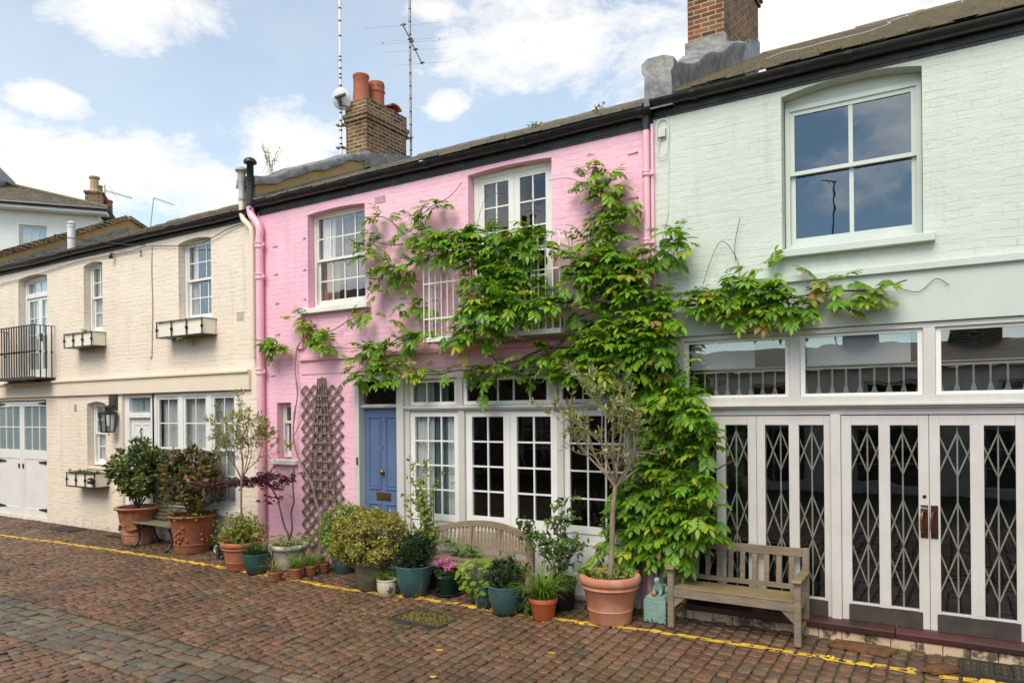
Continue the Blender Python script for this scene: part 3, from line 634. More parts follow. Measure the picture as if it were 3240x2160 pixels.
def surf(x, y):
    """height of the stone under (x, y), or None over a joint"""
    i = bisect.bisect_right(cxs, x) - 1
    for s in courses.get(i, ()):
        if s[2] + .004 < y < s[3] - .004:
            if s[0] + .004 < x < s[1] - .004:
                return s[4] + (x - (s[0] + s[1]) / 2) * s[6] + (y - (s[2] + s[3]) / 2) * s[7]
    return None

# the yellow line painted along the fronts, broken over the joints
YL = [(-24, -1.30), (-16.07, -1.15), (-14.15, -1.03), (-12.46, -.95), (-10.76, -.92), (-9.42, -.93), (-7.83, -.93), (-7.09, -.97), (-6.05, -.89), (-5.53, -.85), (-4.69, -.84), (-3.77, -.81), (-3.07, -.73), (-2.44, -.68), (-1.86, -.685), (-1.07, -.67), (-.33, -.655), (-.10, -.66), (.24, -.64), (3.4, -.6)]
ylx = [p[0] for p in YL]
def yl(x):
    i = min(max(bisect.bisect_right(ylx, x) - 1, 0), len(YL) - 2); t = (x - ylx[i]) / (ylx[i + 1] - ylx[i])
    return YL[i][1] * (1 - t) + YL[i + 1][1] * t
def road_line():
    mb = MB(); K = 5; dx = .016; x = -24.0; prev = None
    while x < 3.4:
        gap = (-7.85 < x < -7.80) or (-.34 < x < -.17)
        c = yl(x) + .008 * mnoise.noise(Vector((x * 3, 0, 0))); hw = .046 + .008 * mnoise.noise(Vector((x * 7, 5, 0))) + .006 * mnoise.noise(Vector((x * 31, 9, 0)))
        if x > -.17: hw += .006
        row = []
        for k in range(K + 1):
            yy = c - hw + 2 * hw * k / K; z = surf(x, yy)
            worn = mnoise.noise(Vector((x * 9, yy * 22, 2))) + .5 * mnoise.noise(Vector((x * 37, yy * 60, 5)))
            zone = .62 if not (-8.9 < x < -4.2 or -3.9 < x < -3.0) else .48
            ok = worn < zone
            if z is None: z = gz(yy) + und(x, yy) - .005; ok = ok and worn < .12
            row.append(((x, yy, z + .0045), ok))
        if prev and not gap:
            for k in range(K):
                if prev[k][1] and row[k + 1][1] and (row[k][1] or prev[k + 1][1]):
                    mb.quad(prev[k][0], row[k][0], row[k + 1][0], prev[k + 1][0])
        prev = row; x += dx
    return setp(mb.build('road_marking', 'yellow_road_paint', smooth=True), kind='structure')
road_line()
mb = MB()
for (cx_, cy_, rx_, ry_) in ((-4.45, -2.16, .07, .05), (-4.09, -2.72, .055, .05), (-3.42, -1.72, .08, .03), (-1.15, -2.3, .06, .02)):
    ps = []
    for k in range(14):
        t = 2 * math.pi * k / 14; r_ = 1 + .35 * mnoise.noise(Vector((math.cos(t) * 2 + cx_, math.sin(t) * 2, cy_)))
        ps.append((cx_ + .6 * rx_ * r_ * math.cos(t), cy_ + .6 * ry_ * r_ * math.sin(t), gz(cy_) + und(cx_, cy_) + .006))
    mb.add(ps, [tuple(range(14))])
setp(mb.build('paint_spot', 'yellow_road_paint'), kind='structure')

# ================================================================= HOUSES
def wall_panel(mb, x0, x1, z0, z1, ops, depth=.26, y=0., inner=None):
    xs = sorted({x0, x1, *[o[0] for o in ops], *[o[1] for o in ops]}); zs = sorted({z0, z1, *[o[2] for o in ops], *[o[3] for o in ops]})
    for a, b in zip(xs[:-1], xs[1:]):
        for c, d in zip(zs[:-1], zs[1:]):
            xm, zm = (a + b) / 2, (c + d) / 2
            if any(o[0] < xm < o[1] and o[2] < zm < o[3] for o in ops): continue
            mb.quad((a, y, c), (b, y, c), (b, y, d), (a, y, d))
    for o in ops:
        a, b, c, d = o[:4]; rise = o[4] if len(o) > 4 else 0
        mb.quad((a, y, c), (a, y + depth, c), (a, y + depth, d), (a, y, d))
        mb.quad((b, y, c), (b, y + depth, c), (b, y + depth, d), (b, y, d))
        mb.quad((a, y, c), (b, y, c), (b, y + depth, c), (a, y + depth, c))
        if rise <= 0:
            mb.quad((a, y, d), (b, y, d), (b, y + depth, d), (a, y + depth, d))
        else:
            n = 10; pts = []
            for k in range(n + 1):
                t = k / n; wv = .006 * mnoise.noise(Vector((a + t * 4, d, 1)))
                pts.append((a + (b - a) * t, d - .001 - rise * (2 * t - 1) ** 2 + wv * (0 < k < n)))
            for (u, v), (u2, v2) in zip(pts[:-1], pts[1:]):
                mb.quad((u, y, v), (u2, y, v2), (u2, y, d), (u, y, d))
                mb.quad((u, y, v), (u2, y, v2), (u2, y + depth, v2), (u, y + depth, v))
    return mb

def grid_frame(mb, x0, x1, z0, z1, y0, y1, cols, rows, st=.05, top=.05, bot=.06, bar=.02, hs=None):
    """stiles, rails and glazing bars; returns the glazed rectangle"""
    mb.box(x0, x0 + st, y0, y1, z0, z1); mb.box(x1 - st, x1, y0, y1, z0, z1)
    mb.box(x0 + st, x1 - st, y0 + .001, y1 - .001, z0, z0 + bot); mb.box(x0 + st, x1 - st, y0 + .001, y1 - .001, z1 - top, z1)
    gx0, gx1, gz0, gz1 = x0 + st, x1 - st, z0 + bot, z1 - top
    for k in range(1, cols):
        u = gx0 + (gx1 - gx0) * k / cols; mb.box(u - bar / 2, u + bar / 2, y0 + .008, y1 - .008, gz0, gz1)
    for k in range(1, rows):
        v = gz0 + (gz1 - gz0) * k / rows; mb.box(gx0, gx1, y0 + .0095, y1 - .0095, v - bar / 2, v + bar / 2)
    return gx0, gx1, gz0, gz1
def pane_quad(mb, r, y): mb.quad((r[0], y, r[2]), (r[1], y, r[2]), (r[1], y, r[3]), (r[0], y, r[3]))

def sash_window(parent, x0, x1, z0, z1, y, cols, ru, rl, zm=None, mat='white_gloss_paint', fw=.055, label=None, gl='window_glass', st=.042, bar=.02, head=.06):
    """box sash: the upper sash outside, the lower sash behind it"""
    if zm is None: zm = (z0 + z1) / 2
    f = MB(); p = MB()
    f.box(x0, x0 + fw, y, y + .10, z0, z1); f.box(x1 - fw, x1, y, y + .10, z0, z1)
    f.box(x0 + fw, x1 - fw, y + .001, y + .10, z1 - fw, z1); f.box(x0 + fw, x1 - fw, y - .012, y + .10, z0, z0 + fw * .8)
    r = grid_frame(f, x0 + fw, x1 - fw, zm - .02, z1 - fw, y + .018, y + .052, cols, ru, st, st, .04, bar); pane_quad(p, r, y + .035)
    r = grid_frame(f, x0 + fw + .001, x1 - fw - .001, z0 + fw * .8, zm + .018, y + .056, y + .09, cols, rl, st, .036, .075, bar); pane_quad(p, r, y + .073)
    f.box(x0, x1, y + .035, y + .09, z1 - .002, z1 + head)      # head board up into the arch
    w = f.build('window', mat, parent)
    if label: w['label'] = label
    p.build('pane', gl, w)
    return w
def casement(parent, name, x0, x1, z0, z1, y, cols, rows, mat='white_gloss_paint', st=.07, top=.07, bot=.1, bar=.02, gl='window_glass', th=.045, label=None):
    f = MB(); p = MB()
    r = grid_frame(f, x0, x1, z0, z1, y, y + th, cols, rows, st, top, bot, bar); pane_quad(p, r, y + th / 2)
    w = f.build(name, mat, parent)
    if label: w['label'] = label
    p.build('pane', gl, w)
    return w
def sill(parent, x0, x1, z0, z1, y0=-.1, y1=.12, mat='old_white_paint'):
    m = MB(); zz = z1 - .012
    m.prism([(y0, z0), (y1, z0), (y1, z1), (y0 + .01, zz), (y0, zz - .004)], 'x', x0, x1)
    return m.build('sill', mat, parent, bevel=.004)
def air_brick(parent, x0, x1, z0, z1, mat, cols=9, rows=4):
    m = MB(); m.box(x0, x1, -.006, .02, z0, z1)
    m.use('room_dark')
    for i in range(cols):
        for j in range(rows):
            u = x0 + (x1 - x0) * (i + .5) / cols; v = z0 + (z1 - z0) * (j + .5) / rows
            du = (x1 - x0) / cols * .24; dv = (z1 - z0) / rows * .26
            m.box(u - du, u + du, -.0085, -.005, v - dv, v + dv)
    return m.build('vent', mat, parent)
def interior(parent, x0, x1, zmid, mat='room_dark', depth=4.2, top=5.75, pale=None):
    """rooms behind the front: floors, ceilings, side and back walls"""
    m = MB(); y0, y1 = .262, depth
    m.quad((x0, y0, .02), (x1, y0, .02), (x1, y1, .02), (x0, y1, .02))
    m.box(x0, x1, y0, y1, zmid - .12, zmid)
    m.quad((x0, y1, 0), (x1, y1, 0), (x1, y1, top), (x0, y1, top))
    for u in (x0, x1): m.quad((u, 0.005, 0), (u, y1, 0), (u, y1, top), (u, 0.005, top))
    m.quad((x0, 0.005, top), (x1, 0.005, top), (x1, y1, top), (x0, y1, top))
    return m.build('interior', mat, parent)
def roof(parent, x0, x1, z0, slope, y1, mat, y0=-.10, rows=20, cw=.27, th=.014, label=None):
    """slates in courses, each lapping the one below, with slightly uneven tails"""
    m = MB(); L = (y1 - y0)
    r_ = random.Random(int(abs(x0) * 100))
    for i in range(rows):
        ya, yb = y0 + L * i / rows, y0 + L * (i + 1) / rows + .02
        x = x0 - (cw / 2 if i % 2 else 0)
        while x < x1 - .02:
            a, b = max(x, x0), min(x + cw, x1); x += cw
            if b - a < .02: continue
            dz = r_.uniform(0, .012); dy = r_.uniform(-.012, .012)
            za, zb = z0 + slope * (ya - y0) + th + dz + .018, z0 + slope * (yb - y0) + .012
            m.add([(a + .004, ya + dy, za), (b - .004, ya + dy, za), (b - .003, yb, zb), (a + .003, yb, zb), (a + .004, ya + dy, za - th - .012), (b - .004, ya + dy, za - th - .012)], [(0, 1, 2, 3), (0, 4, 5, 1), (0, 3, 4), (1, 5, 2)])
    # deck under the slates, and the far slope
    zt = z0 + slope * L
    m.quad((x0, y0, z0), (x1, y0, z0), (x1, y1, zt), (x0, y1, zt))
    m.quad((x0, y1, zt + .02), (x1, y1, zt + .02), (x1, y1 + L, z0), (x0, y1 + L, z0))
    o = m.build('roof', mat, parent, flip=False)
    k = MB()
    n = int((x1 - x0) / .45)
    for i in range(n):
        a = x0 + (x1 - x0) * i / n; b = x0 + (x1 - x0) * (i + 1) / n - .006; dz = r_.uniform(-.01, .012)
        k.prism([(y1 - .13, zt - .045 + dz), (y1 - .06, zt + .03 + dz), (y1, zt + .065 + dz), (y1 + .06, zt + .03 + dz), (y1 + .13, zt - .045 + dz)], 'x', a, b)
    k.build('ridge', mat, o)
    return o
def gutter(parent, x0, x1, z, y=-.085, r=.072, sag=.02, label=None):
    """half-round iron gutter on a black fascia board with brackets and collars"""
    m = MB(); n = 26; K = 9
    rows = []
    for i in range(n + 1):
        x = x0 + (x1 - x0) * i / n; zz = z + sag * mnoise.noise(Vector((x * .5, 2, 0)))
        rows.append([(x, y + rr * math.cos(t), zz + rr * math.sin(t)) for rr in (r, r - .012) for t in [math.pi + math.pi * k / K for k in range(K + 1)]])
    vs = [p for rw in rows for p in rw]; w = 2 * (K + 1); fs = []
    for i in range(n):
        for k in range(K):
            fs.append((i * w + k, i * w + k + 1, (i + 1) * w + k + 1, (i + 1) * w + k))
            q = K + 1 + k; fs.append((i * w + q, (i + 1) * w + q, (i + 1) * w + q + 1, i * w + q + 1))
        fs.append((i * w, (i + 1) * w, (i + 1) * w + K + 1, i * w + K + 1)); fs.append((i * w + K, i * w + 2 * K + 1, (i + 1) * w + 2 * K + 1, (i + 1) * w + K))
    m.add(vs, fs)
    g_ = m.build('gutter', 'black_gutter_paint', parent, flip=True, auto=40)
    x = x0 + .5
    while x < x1:
        zz = z + sag * mnoise.noise(Vector((x * .5, 2, 0)))
        c = MB(); c.add([(x + dx, y + rr * math.cos(t), zz + rr * math.sin(t)) for dx in (-.035, .035) for rr in (r + .009,) for t in [math.pi + math.pi * k / K for k in range(K + 1)]],
              [(k, k + 1, K + 1 + k + 1, K + 1 + k) for k in range(K)])
        c.build('gutter_collar', 'black_gutter_paint', g_, flip=False)
        x += 1.55
    return g_

# ----------------------------------------------------------------- cream house
cream = thing('cream_house', 'cream painted brick mews house with garage doors and window boxes', 'house', (-14.4, 0, 0))
CX0, CX1 = -20.6, -9.80
ops = [(-17.83, -16.57, 3.10, 5.37, .07), (-15.12, -14.43, 3.95, 5.37, .05), (-11.95, -11.02, 3.95, 5.41, .055),
       (-19.02, -16.65, .05, 2.64), (-15.04, -14.36, 1.26, 2.57, .05), (-13.79, -12.80, .03, 2.69), (-12.79, -10.37, .66, 2.69)]
ops[5] = (-13.79, -12.79, .03, 2.69)
w = wall_panel(MB(), CX0, CX1, -.12, 5.52, ops).quad((CX1, 0, -.1), (CX1, .3, -.1), (CX1, .3, 5.5), (CX1, 0, 5.5)).build('wall', 'cream_brick_paint', cream)
m = MB(); m.prism([(-.012, 2.70), (.0, 2.70), (.0, 3.04), (-.085, 3.025), (-.085, 2.985), (-.05, 2.97), (-.05, 2.70)], 'x', CX0, -9.99)
m.build('fascia', 'cream_render', cream, bevel=.004)
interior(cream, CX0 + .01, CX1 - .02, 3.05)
roof(cream, CX0 + 1.9, CX1 - .02, 5.66, .455, 4.2, 'mossy_slate')
m = MB(); m.box(CX0, CX1, -.02, .02, 5.50, 5.68); m.build('fascia_board', 'black_board', cream)
gutter(cream, CX0, CX1 + .02, 5.64, r=.075, sag=.03)
# first-floor openings
f = MB(); p = MB()
y0 = .14
f.box(-17.82, -17.75, y0, y0 + .1, 3.1, 5.36); f.box(-16.65, -16.58, y0, y0 + .1, 3.1, 5.36); f.box(-17.75, -16.65, y0, y0 + .1, 5.26, 5.36); f.box(-17.75, -16.65, y0 - .01, y0 + .1, 4.90, 4.98)
r = grid_frame(f, -17.75, -16.65, 4.98, 5.26, y0 + .02, y0 + .06, 4, 1, .035, .03, .03, .018); pane_quad(p, r, y0 + .04)
for a, b in ((-17.75, -17.2), (-17.2, -16.65)):
    r = grid_frame(f, a + .001, b - .001, 3.1, 4.90, y0 + .02, y0 + .065, 2, 4, .075, .07, .22, .018); pane_quad(p, r, y0 + .045)
dw = f.build('balcony_door', 'white_gloss_paint', cream); p.build('pane', 'window_glass', dw)
m = MB(); m.box(-17.14, -17.12, y0 - .02, y0 + .02, 3.93, 4.1); m.tube([(-17.13, y0 - .02, 4.05), (-17.13, y0 - .06, 4.05), (-17.03, y0 - .065, 4.05)], .009, 6); m.build('handle', 'brass', dw)
sash_window(cream, -15.11, -14.44, 3.97, 5.36, .13, 2, 2, 2, 4.68)
sash_window(cream, -11.94, -11.03, 3.97, 5.40, .13, 3, 2, 2, 4.70)
sash_window(cream, -15.03, -14.37, 1.29, 2.56, .13, 2, 2, 2, 1.93)
m = MB(); m.box(-15.06, -14.34, -.02, .15, 1.215, 1.262); m.build('sill', 'cream_render', cream, bevel=.004)
# garage doors
def garage_leaf(x0, x1, hinge_right):
    f = MB(); y = .05
    f.box(x0, x0 + .1, y, y + .05, .06, 2.62); f.box(x1 - .1, x1, y, y + .05, .06, 2.62)
    f.box(x0 + .1, x1 - .1, y + .001, y + .05, 2.50, 2.62); f.box(x0 + .1, x1 - .1, y + .001, y + .05, 1.34, 1.54); f.box(x0 + .1, x1 - .1, y + .001, y + .05, .06, .26)
    n = 11; a = x0 + .1; wv = (x1 - x0 - .2) / n
    for k in range(n): f.box(a + wv * k + .003, a + wv * (k + 1) - .003, y + .012, y + .04, .26, 1.34)
    f.box(a, x1 - .1, y + .02, y + .036, .26, 1.34)
    gw = (x1 - x0 - .2)
    for k in (1, 2): f.box(a + gw * k / 3 - .014, a + gw * k / 3 + .014, y + .01, y + .04, 1.54, 2.50)
    f.box(a, x1 - .1, y + .0115, y + .0385, 2.04 - .012, 2.04 + .012)
    d = f.build('garage_door', 'white_gloss_paint', cream, bevel=.003)
    p = MB(); p.box(a, x1 - .1, y + .024, y + .03, 1.54, 2.50); p.build('pane', 'frosted_glass', d)
    for z in (2.56, 1.28, .25):
        h = MB(); s = 1 if hinge_right else -1; xe = x1 if hinge_right else x0
        h.prism([(xe, z - .045), (xe, z + .045), (xe - s * .42, z + .012), (xe - s * .44, z), (xe - s * .42, z - .012)], 'y', y - .012, y - .001)
        h.tube([(xe - .005 * s, y - .012, z - .06), (xe - .005 * s, y - .012, z + .06)], .012, 6)
        h.build('hinge', 'black_iron', d)
    q = MB(); xs_ = x0 + .09 if hinge_right else x1 - .09
    q.box(xs_ - .03 - .02, xs_ - .03 + .02, y - .02, y - .001, 1.13, 1.23)
    q.build('latch', 'black_iron', d)
garage_leaf(-17.825, -16.66, True); garage_leaf(-19.01, -17.835, False)
# front door with its numbered light, and the triple sash beside it
f = MB(); y = .05
f.box(-13.785, -13.63, y, y + .1, .03, 2.68); f.box(-12.93, -12.795, y, y + .1, .03, 2.68); f.box(-13.63, -12.93, y + .001, y + .1, 2.62, 2.68); f.box(-13.63, -12.93, y - .01, y + .1, 2.24, 2.34)
fr = f.build('door_frame', 'white_gloss_paint', cream, bevel=.003)
m = MB(); m.box(-13.63, -12.93, y + .07, y + .078, 2.34, 2.62); pn = m.build('fanlight', 'frosted_glass', fr)
m = MB(); m.box(-13.63, -12.93, y + .05, y + .09, .05, 2.24)
for (a, b, c, d) in ((-13.54, -13.32, 1.25, 2.12), (-13.24, -13.02, 1.25, 2.12), (-13.54, -13.32, .2, 1.05), (-13.24, -13.02, .2, 1.05)):
    for q in ((a, b, c, c + .02), (a, b, d - .02, d), (a, a + .02, c + .02, d - .02), (b - .02, b, c + .02, d - .02)): m.box(q[0], q[1], y + .04, y + .0505, q[2], q[3])
dd = m.build('front_door', 'white_gloss_paint', cream)
m = MB()
m.tube(spline([(-13.28, y + .03, 2.02), (-13.30, y + .02, 1.97), (-13.26, y + .015, 1.93), (-13.285, y + .02, 1.88)], 5), .010, 6)
m.ball((-13.28, y + .03, 2.03), .017); m.box(-13.295, -13.265, y + .025, y + .045, 1.86, 1.885); m.build('door_knocker', 'black_iron', dd, smooth=True)
def lettering(name, s, size, loc, rot, mat, parent, ext=.001, ax='CENTER'):
    cu = bpy.data.curves.new(name, 'FONT'); cu.body = s; cu.size = size; cu.extrude = ext; cu.align_x = ax; cu.align_y = 'CENTER'
    tmp = bpy.data.objects.new(name, cu); COL.objects.link(tmp)
    bpy.context.view_layer.update()
    me = bpy.data.meshes.new_from_object(tmp.evaluated_get(bpy.context.evaluated_depsgraph_get()))
    bpy.data.objects.remove(tmp); me.name = name; me.materials.clear(); me.materials.append(MATS[mat])
    o = bpy.data.objects.new(name, me); COL.objects.link(o)
    o.parent = parent; o.location = Vector(loc) - worldloc(parent); o.rotation_euler = rot
    return o
m = MB(); yy = y + .066
m.box(-13.256, -13.234, yy, yy + .003, 2.402, 2.56); m.box(-13.285, -13.207, yy, yy + .003, 2.388, 2.402); m.prism([(-13.256, 2.56), (-13.256, 2.535), (-13.29, 2.515), (-13.29, 2.53)], 'y', yy, yy + .003)
m.build('house_number', 'dark_brown_paint', fr)
f = MB(); p = MB()
f.box(-12.785, -12.70, .03, .13, .66, 2.68); f.box(-10.46, -10.375, .03, .13, .66, 2.68); f.box(-12.70, -10.46, .031, .13, 2.62, 2.68); f.box(-12.70, -10.46, .02, .13, .66, .72)
for a, b in ((-12.04, -11.90), (-11.23, -11.08)): f.box(a, b, .031, .129, .72, 2.62)
for a, b in ((-12.70, -12.04), (-11.90, -11.23), (-11.08, -10.46)):
    r = grid_frame(f, a, b, 1.66, 2.62, .05, .08, 2, 2, .045, .045, .04, .02); pane_quad(p, r, .065)
    r = grid_frame(f, a + .001, b - .001, .72, 1.69, .085, .115, 2, 2, .045, .04, .075, .02); pane_quad(p, r, .1)
tw = f.build('window', 'white_gloss_paint', cream); p.build('pane', 'shop_glass', tw)
m = MB(); m.box(-12.80, -10.30, -.05, .14, .56, .655); m.build('sill', 'white_gloss_paint', tw, bevel=.005)
air_brick(cream, -13.18, -13.01, 5.27, 5.40, 'cream_render', 1, 5); air_brick(cream, -10.34, -10.16, 3.86, 4.01, 'cream_render', 5, 5); air_brick(cream, -15.55, -15.38, 2.38, 2.52, 'cream_render', 1, 5)
# party wall with brick-on-edge coping at the far end of the roof
m = MB(); A = [(0.05, 5.55), (3.5, 6.6), (3.5, 7.36), (3.1, 7.30), (.02, 5.82)]
m.prism([(.0, 5.3), (4.2, 5.3), (7.0, 5.9), (3.1, 7.50), (.0, 5.96)], 'x', -19.0, -18.72)
pw = m.build('parapet', 'yellow_render', cream)
m = MB(); m.prism([(.0, 5.80), (3.05, 7.26), (3.05, 6.9), (0, 5.45)], 'x', -18.719, -18.70); m.build('lead_flashing', 'lead_sheet', pw)
m = MB(); n = 44
for i in range(n):
    t = i / n; ya, yb = -.02 + 3.05 * t, -.02 + 3.05 * (t + 1 / n) - .012; s_ = .498; dz = rng.uniform(-.006, .006)
    m.prism([(ya, 5.945 + s_ * ya + dz), (yb, 5.945 + s_ * yb + dz), (yb - .04, 6.055 + s_ * yb + dz), (ya - .04, 6.055 + s_ * ya + dz)], 'x', -19.03, -18.66)
for i in range(30):
    ya = 3.06 + i * .08; m.prism([(ya, 7.47 - .42 * (ya - 3.06)), (ya + .07, 7.47 - .42 * (ya - 2.99)), (ya + .09, 7.57 - .42 * (ya - 2.99)), (ya + .02, 7.57 - .42 * (ya - 3.06))], 'x', -19.03, -18.66)
m.build('coping', 'chimney_brick_brown', pw)
# boiler flue, cables, wall light
fl = thing('boiler_flue', 'white boiler flue pipe standing on the slates above the garage', 'flue', (-15.97, .2, 5.75))
m = MB(); m.lathe([(.075, -.05), (.075, .52), (.085, .525), (.085, .56), (.06, .565)], n=18); m.build('pipe', 'white_plastic', fl, local=True, auto=40)
m = MB(); m.lathe([(.05, .56), (.05, .60), (.082, .60), (.082, .615), (.03, .65), (.0, .652)], n=18)
for k in range(8): t = k * math.pi / 4; m.box(.07 * math.cos(t) - .006, .07 * math.cos(t) + .006, .07 * math.sin(t) - .006, .07 * math.sin(t) + .006, .555, .605)
m.build('cap', 'white_plastic', fl, local=True, auto=40)
def cable(name, label, pts, r=.008, mat='cable_black', n=10):
    return setp(MB().tube(spline(pts, n), r, 5).build(name, mat, smooth=True), label, 'cable')
cable('overhead_cable', 'black cable sagging across from the far white house to the cream wall', [(-25.2, 10.2, 8.6), (-21.5, 5.2, 7.55), (-18.28, 1.2, 6.62), (-15.6, -.1, 5.95), (-13.6, -.14, 5.55), (-12.77, -.12, 5.42)], .011)
cable('wall_cable', 'thin black cable swagged under the cream house gutter to the pink drainpipe', [(-19.3, -.03, 5.28), (-17.2, -.03, 5.33), (-15.3, -.03, 5.42), (-13.5, -.03, 5.40), (-12.75, -.04, 5.42), (-11.4, -.04, 5.27), (-10.5, -.04, 5.42), (-10.05, -.02, 5.47)], .007)
cable('buff_cable', 'buff cable clipped straight down the cream wall between two upstairs windows', [(-12.74, -.006, 5.44), (-12.75, -.012, 4.9), (-12.73, -.012, 4.3), (-12.76, -.012, 3.7), (-12.77, -.012, 3.40), (-12.80, -.014, 3.34), (-12.83, -.014, 3.38)], .008, 'cable_buff')
wl = thing('wall_lamp', 'tiny black lamp under the gutter of the cream house', 'lamp', (-13.98, -.03, 5.38))
m = MB(); m.lathe([(.012, .05), (.03, .03), (.04, -.05), (.0, -.055)], (0, -.05, 0), 12); m.tube([(0, .03, .05), (0, -.05, .05)], .008, 6); m.build('shade', 'black_iron', wl, local=True, smooth=True)

# ----------------------------------------------------------------- pink house
pink = thing('pink_house', 'pink painted brick mews house with blue door and balcony', 'house', (-6.4, 0, 0))
PX0, PX1 = -9.80, -2.97
ops = [(-8.63, -7.43, 3.93, 5.41, .03), (-5.57, -4.30, 3.30, 5.48, .03), (-9.37, -9.04, 1.57, 2.47), (-7.66, -3.16, -.03, 2.86)]
wall_panel(MB(), PX0 + .001, PX1, -.12, 5.60, ops).build('wall', 'pink_brick_paint', pink)
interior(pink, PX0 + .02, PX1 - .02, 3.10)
roof(pink, PX0 + .02, PX1 - .1, 5.76, .46, 4.2, 'slate')
m = MB(); m.box(PX0 + .05, PX1, -.02, .02, 5.565, 5.76); m.box(PX0 + .05, PX1, -.012, .0, 5.535, 5.565); m.build('fascia_board', 'black_board', pink)
gutter(pink, PX0 + .02, PX1 + .02, 5.72, r=.078, sag=.025)
m = MB(); m.prism([(.0, 2.90), (.0, 3.17), (-.055, 3.17), (-.055, 3.115), (-.012, 3.10), (-.012, 2.90)], 'x', -8.80, PX1 - .02)
m.box(-5.62, -5.57, -.04, -.012, 2.9, 3.115)
m.build('fascia', 'pink_render', pink, bevel=.003)
m = MB(); m.box(-8.88, -8.72, -.05, 0, 3.30, 3.86); m.build('cable_box', 'pink_gloss_paint', pink, bevel=.008)
# upper windows
sash_window(pink, -8.62, -7.44, 3.95, 5.40, .13, 4, 2, 2, 4.68, 'old_white_paint', .04, st=.035)
sill(pink, -8.74, -7.32, 3.835, 3.925, -.10, .14)
f = MB(); p = MB(); y = .13
f.box(-5.565, -5.49, y, y + .1, 3.3, 5.47); f.box(-4.38, -4.305, y, y + .1, 3.3, 5.47); f.box(-5.49, -4.38, y + .001, y + .1, 5.41, 5.47)
for a, b in ((-5.49, -4.937), (-4.933, -4.38)):
    r = grid_frame(f, a, b, 3.3, 5.41, y + .01, y + .055, 2, 5, .085, .08, .42, .02); pane_quad(p, r, y + .03)
fw_ = f.build('french_window', 'old_white_paint', pink); p.build('pane', 'dark_glass', fw_)
sash_window(pink, -9.36, -9.05, 1.59, 2.46, .12, 1, 1, 1, 2.16, 'old_white_paint', .03, st=.03)
sill(pink, -9.47, -8.88, 1.485, 1.567, -.07, .14)
air_brick(pink, -7.23, -7.02, 5.33, 5.43, 'pink_gloss_paint', 9, 5)
# shopfront of painted timber
f = MB(); ym = .0
f.box(-7.655, -7.565, -.02, .14, -.02, 2.85)            # left jamb
f.box(-6.83, -6.70, -.035, .12, -.02, 2.85)             # post right of the door
f.box(-7.565, -6.83, .05, .14, 2.36, 2.42); f.box(-7.565, -6.83, .02, .05, 2.375, 2.40); f.box(-7.565, -6.83, .03, .14, 2.76, 2.85)
f.box(-6.70, -3.165, -.015, .10, 2.32, 2.385); f.box(-6.70, -3.165, -.04, -.015, 2.345, 2.375)
f.box(-6.70, -3.165, -.012, .10, 2.76, 2.85)
f.box(-3.30, -3.165, -.02, .10, -.02, 2.76)
for a, b in ((-6.70, -6.62), (-5.77, -5.67), (-4.26, -4.17)): f.box(a, b, .0, .11, -.02, 2.32)
for a, b in ((-6.70, -6.63), (-5.79, -5.70), (-4.36, -4.25)): f.box(a, b, .0, .101, 2.385, 2.76)
f.box(-6.70, -3.165, -.03, .1, -.02, .06)
sf = f.build('shopfront_frame', 'shaded_shop_white', pink, bevel=.004)
m = MB(); pane_quad(m, (-7.565, -6.83, 2.42, 2.76), .10); m.build('fanlight', 'dark_glass', pink)
for (a, b, cc) in ((-6.63, -5.79, 3), (-5.70, -4.36, 5), (-4.25, -3.30, 3)): casement(pink, 'top_light', a + .004, b - .004, 2.39, 2.755, .03, cc, 1, st=.055, top=.045, bot=.05, gl='dark_glass')
casement(pink, 'casement_window', -6.62, -5.775, .80, 2.315, .03, 3, 4, st=.08, top=.08, bot=.09)
casement(pink, 'casement_window', -4.17, -3.305, .80, 2.315, .03, 3, 4, st=.075, top=.08, bot=.09, gl='dark_glass')
f = MB()
for a, b in ((-6.62, -5.775), (-4.17, -3.305)):
    f.box(a, b, .045, .08, .06, .80)
    for q in ((a + .1, b - .1, .66, .68), (a + .1, b - .1, .16, .18), (a + .1, a + .12, .18, .66), (b - .12, b - .1, .18, .66)): f.box(q[0], q[1], .036, .046, q[2], q[3])
f.box(-5.67, -4.26, .05, .08, .06, .09)
f.build('panel', 'white_gloss_paint', pink)
for a, b in ((-5.665, -4.967), (-4.963, -4.265)):
    f = MB(); p = MB()
    r = grid_frame(f, a, b, .09, 2.315, .035, .085, 2, 4, .10, .085, .82, .022); pane_quad(p, r, .06)
    for q in ((a + .12, b - .12, .70, .72), (a + .12, b - .12, .22, .24), (a + .12, a + .14, .24, .70), (b - .14, b - .12, .24, .70)): f.box(q[0], q[1], .027, .0365, q[2], q[3])
    d = f.build('glazed_door', 'white_gloss_paint', pink); p.build('pane', 'dark_glass', d)
m = MB(); m.box(-5.30, -4.62, .02, .033, .22, .34)
m.use('room_dark')
for k in range(9): m.box(-5.26 + k * .072, -5.22 + k * .072, .017, .022, .24, .32)
m.build('vent', 'pot_buff', pink)
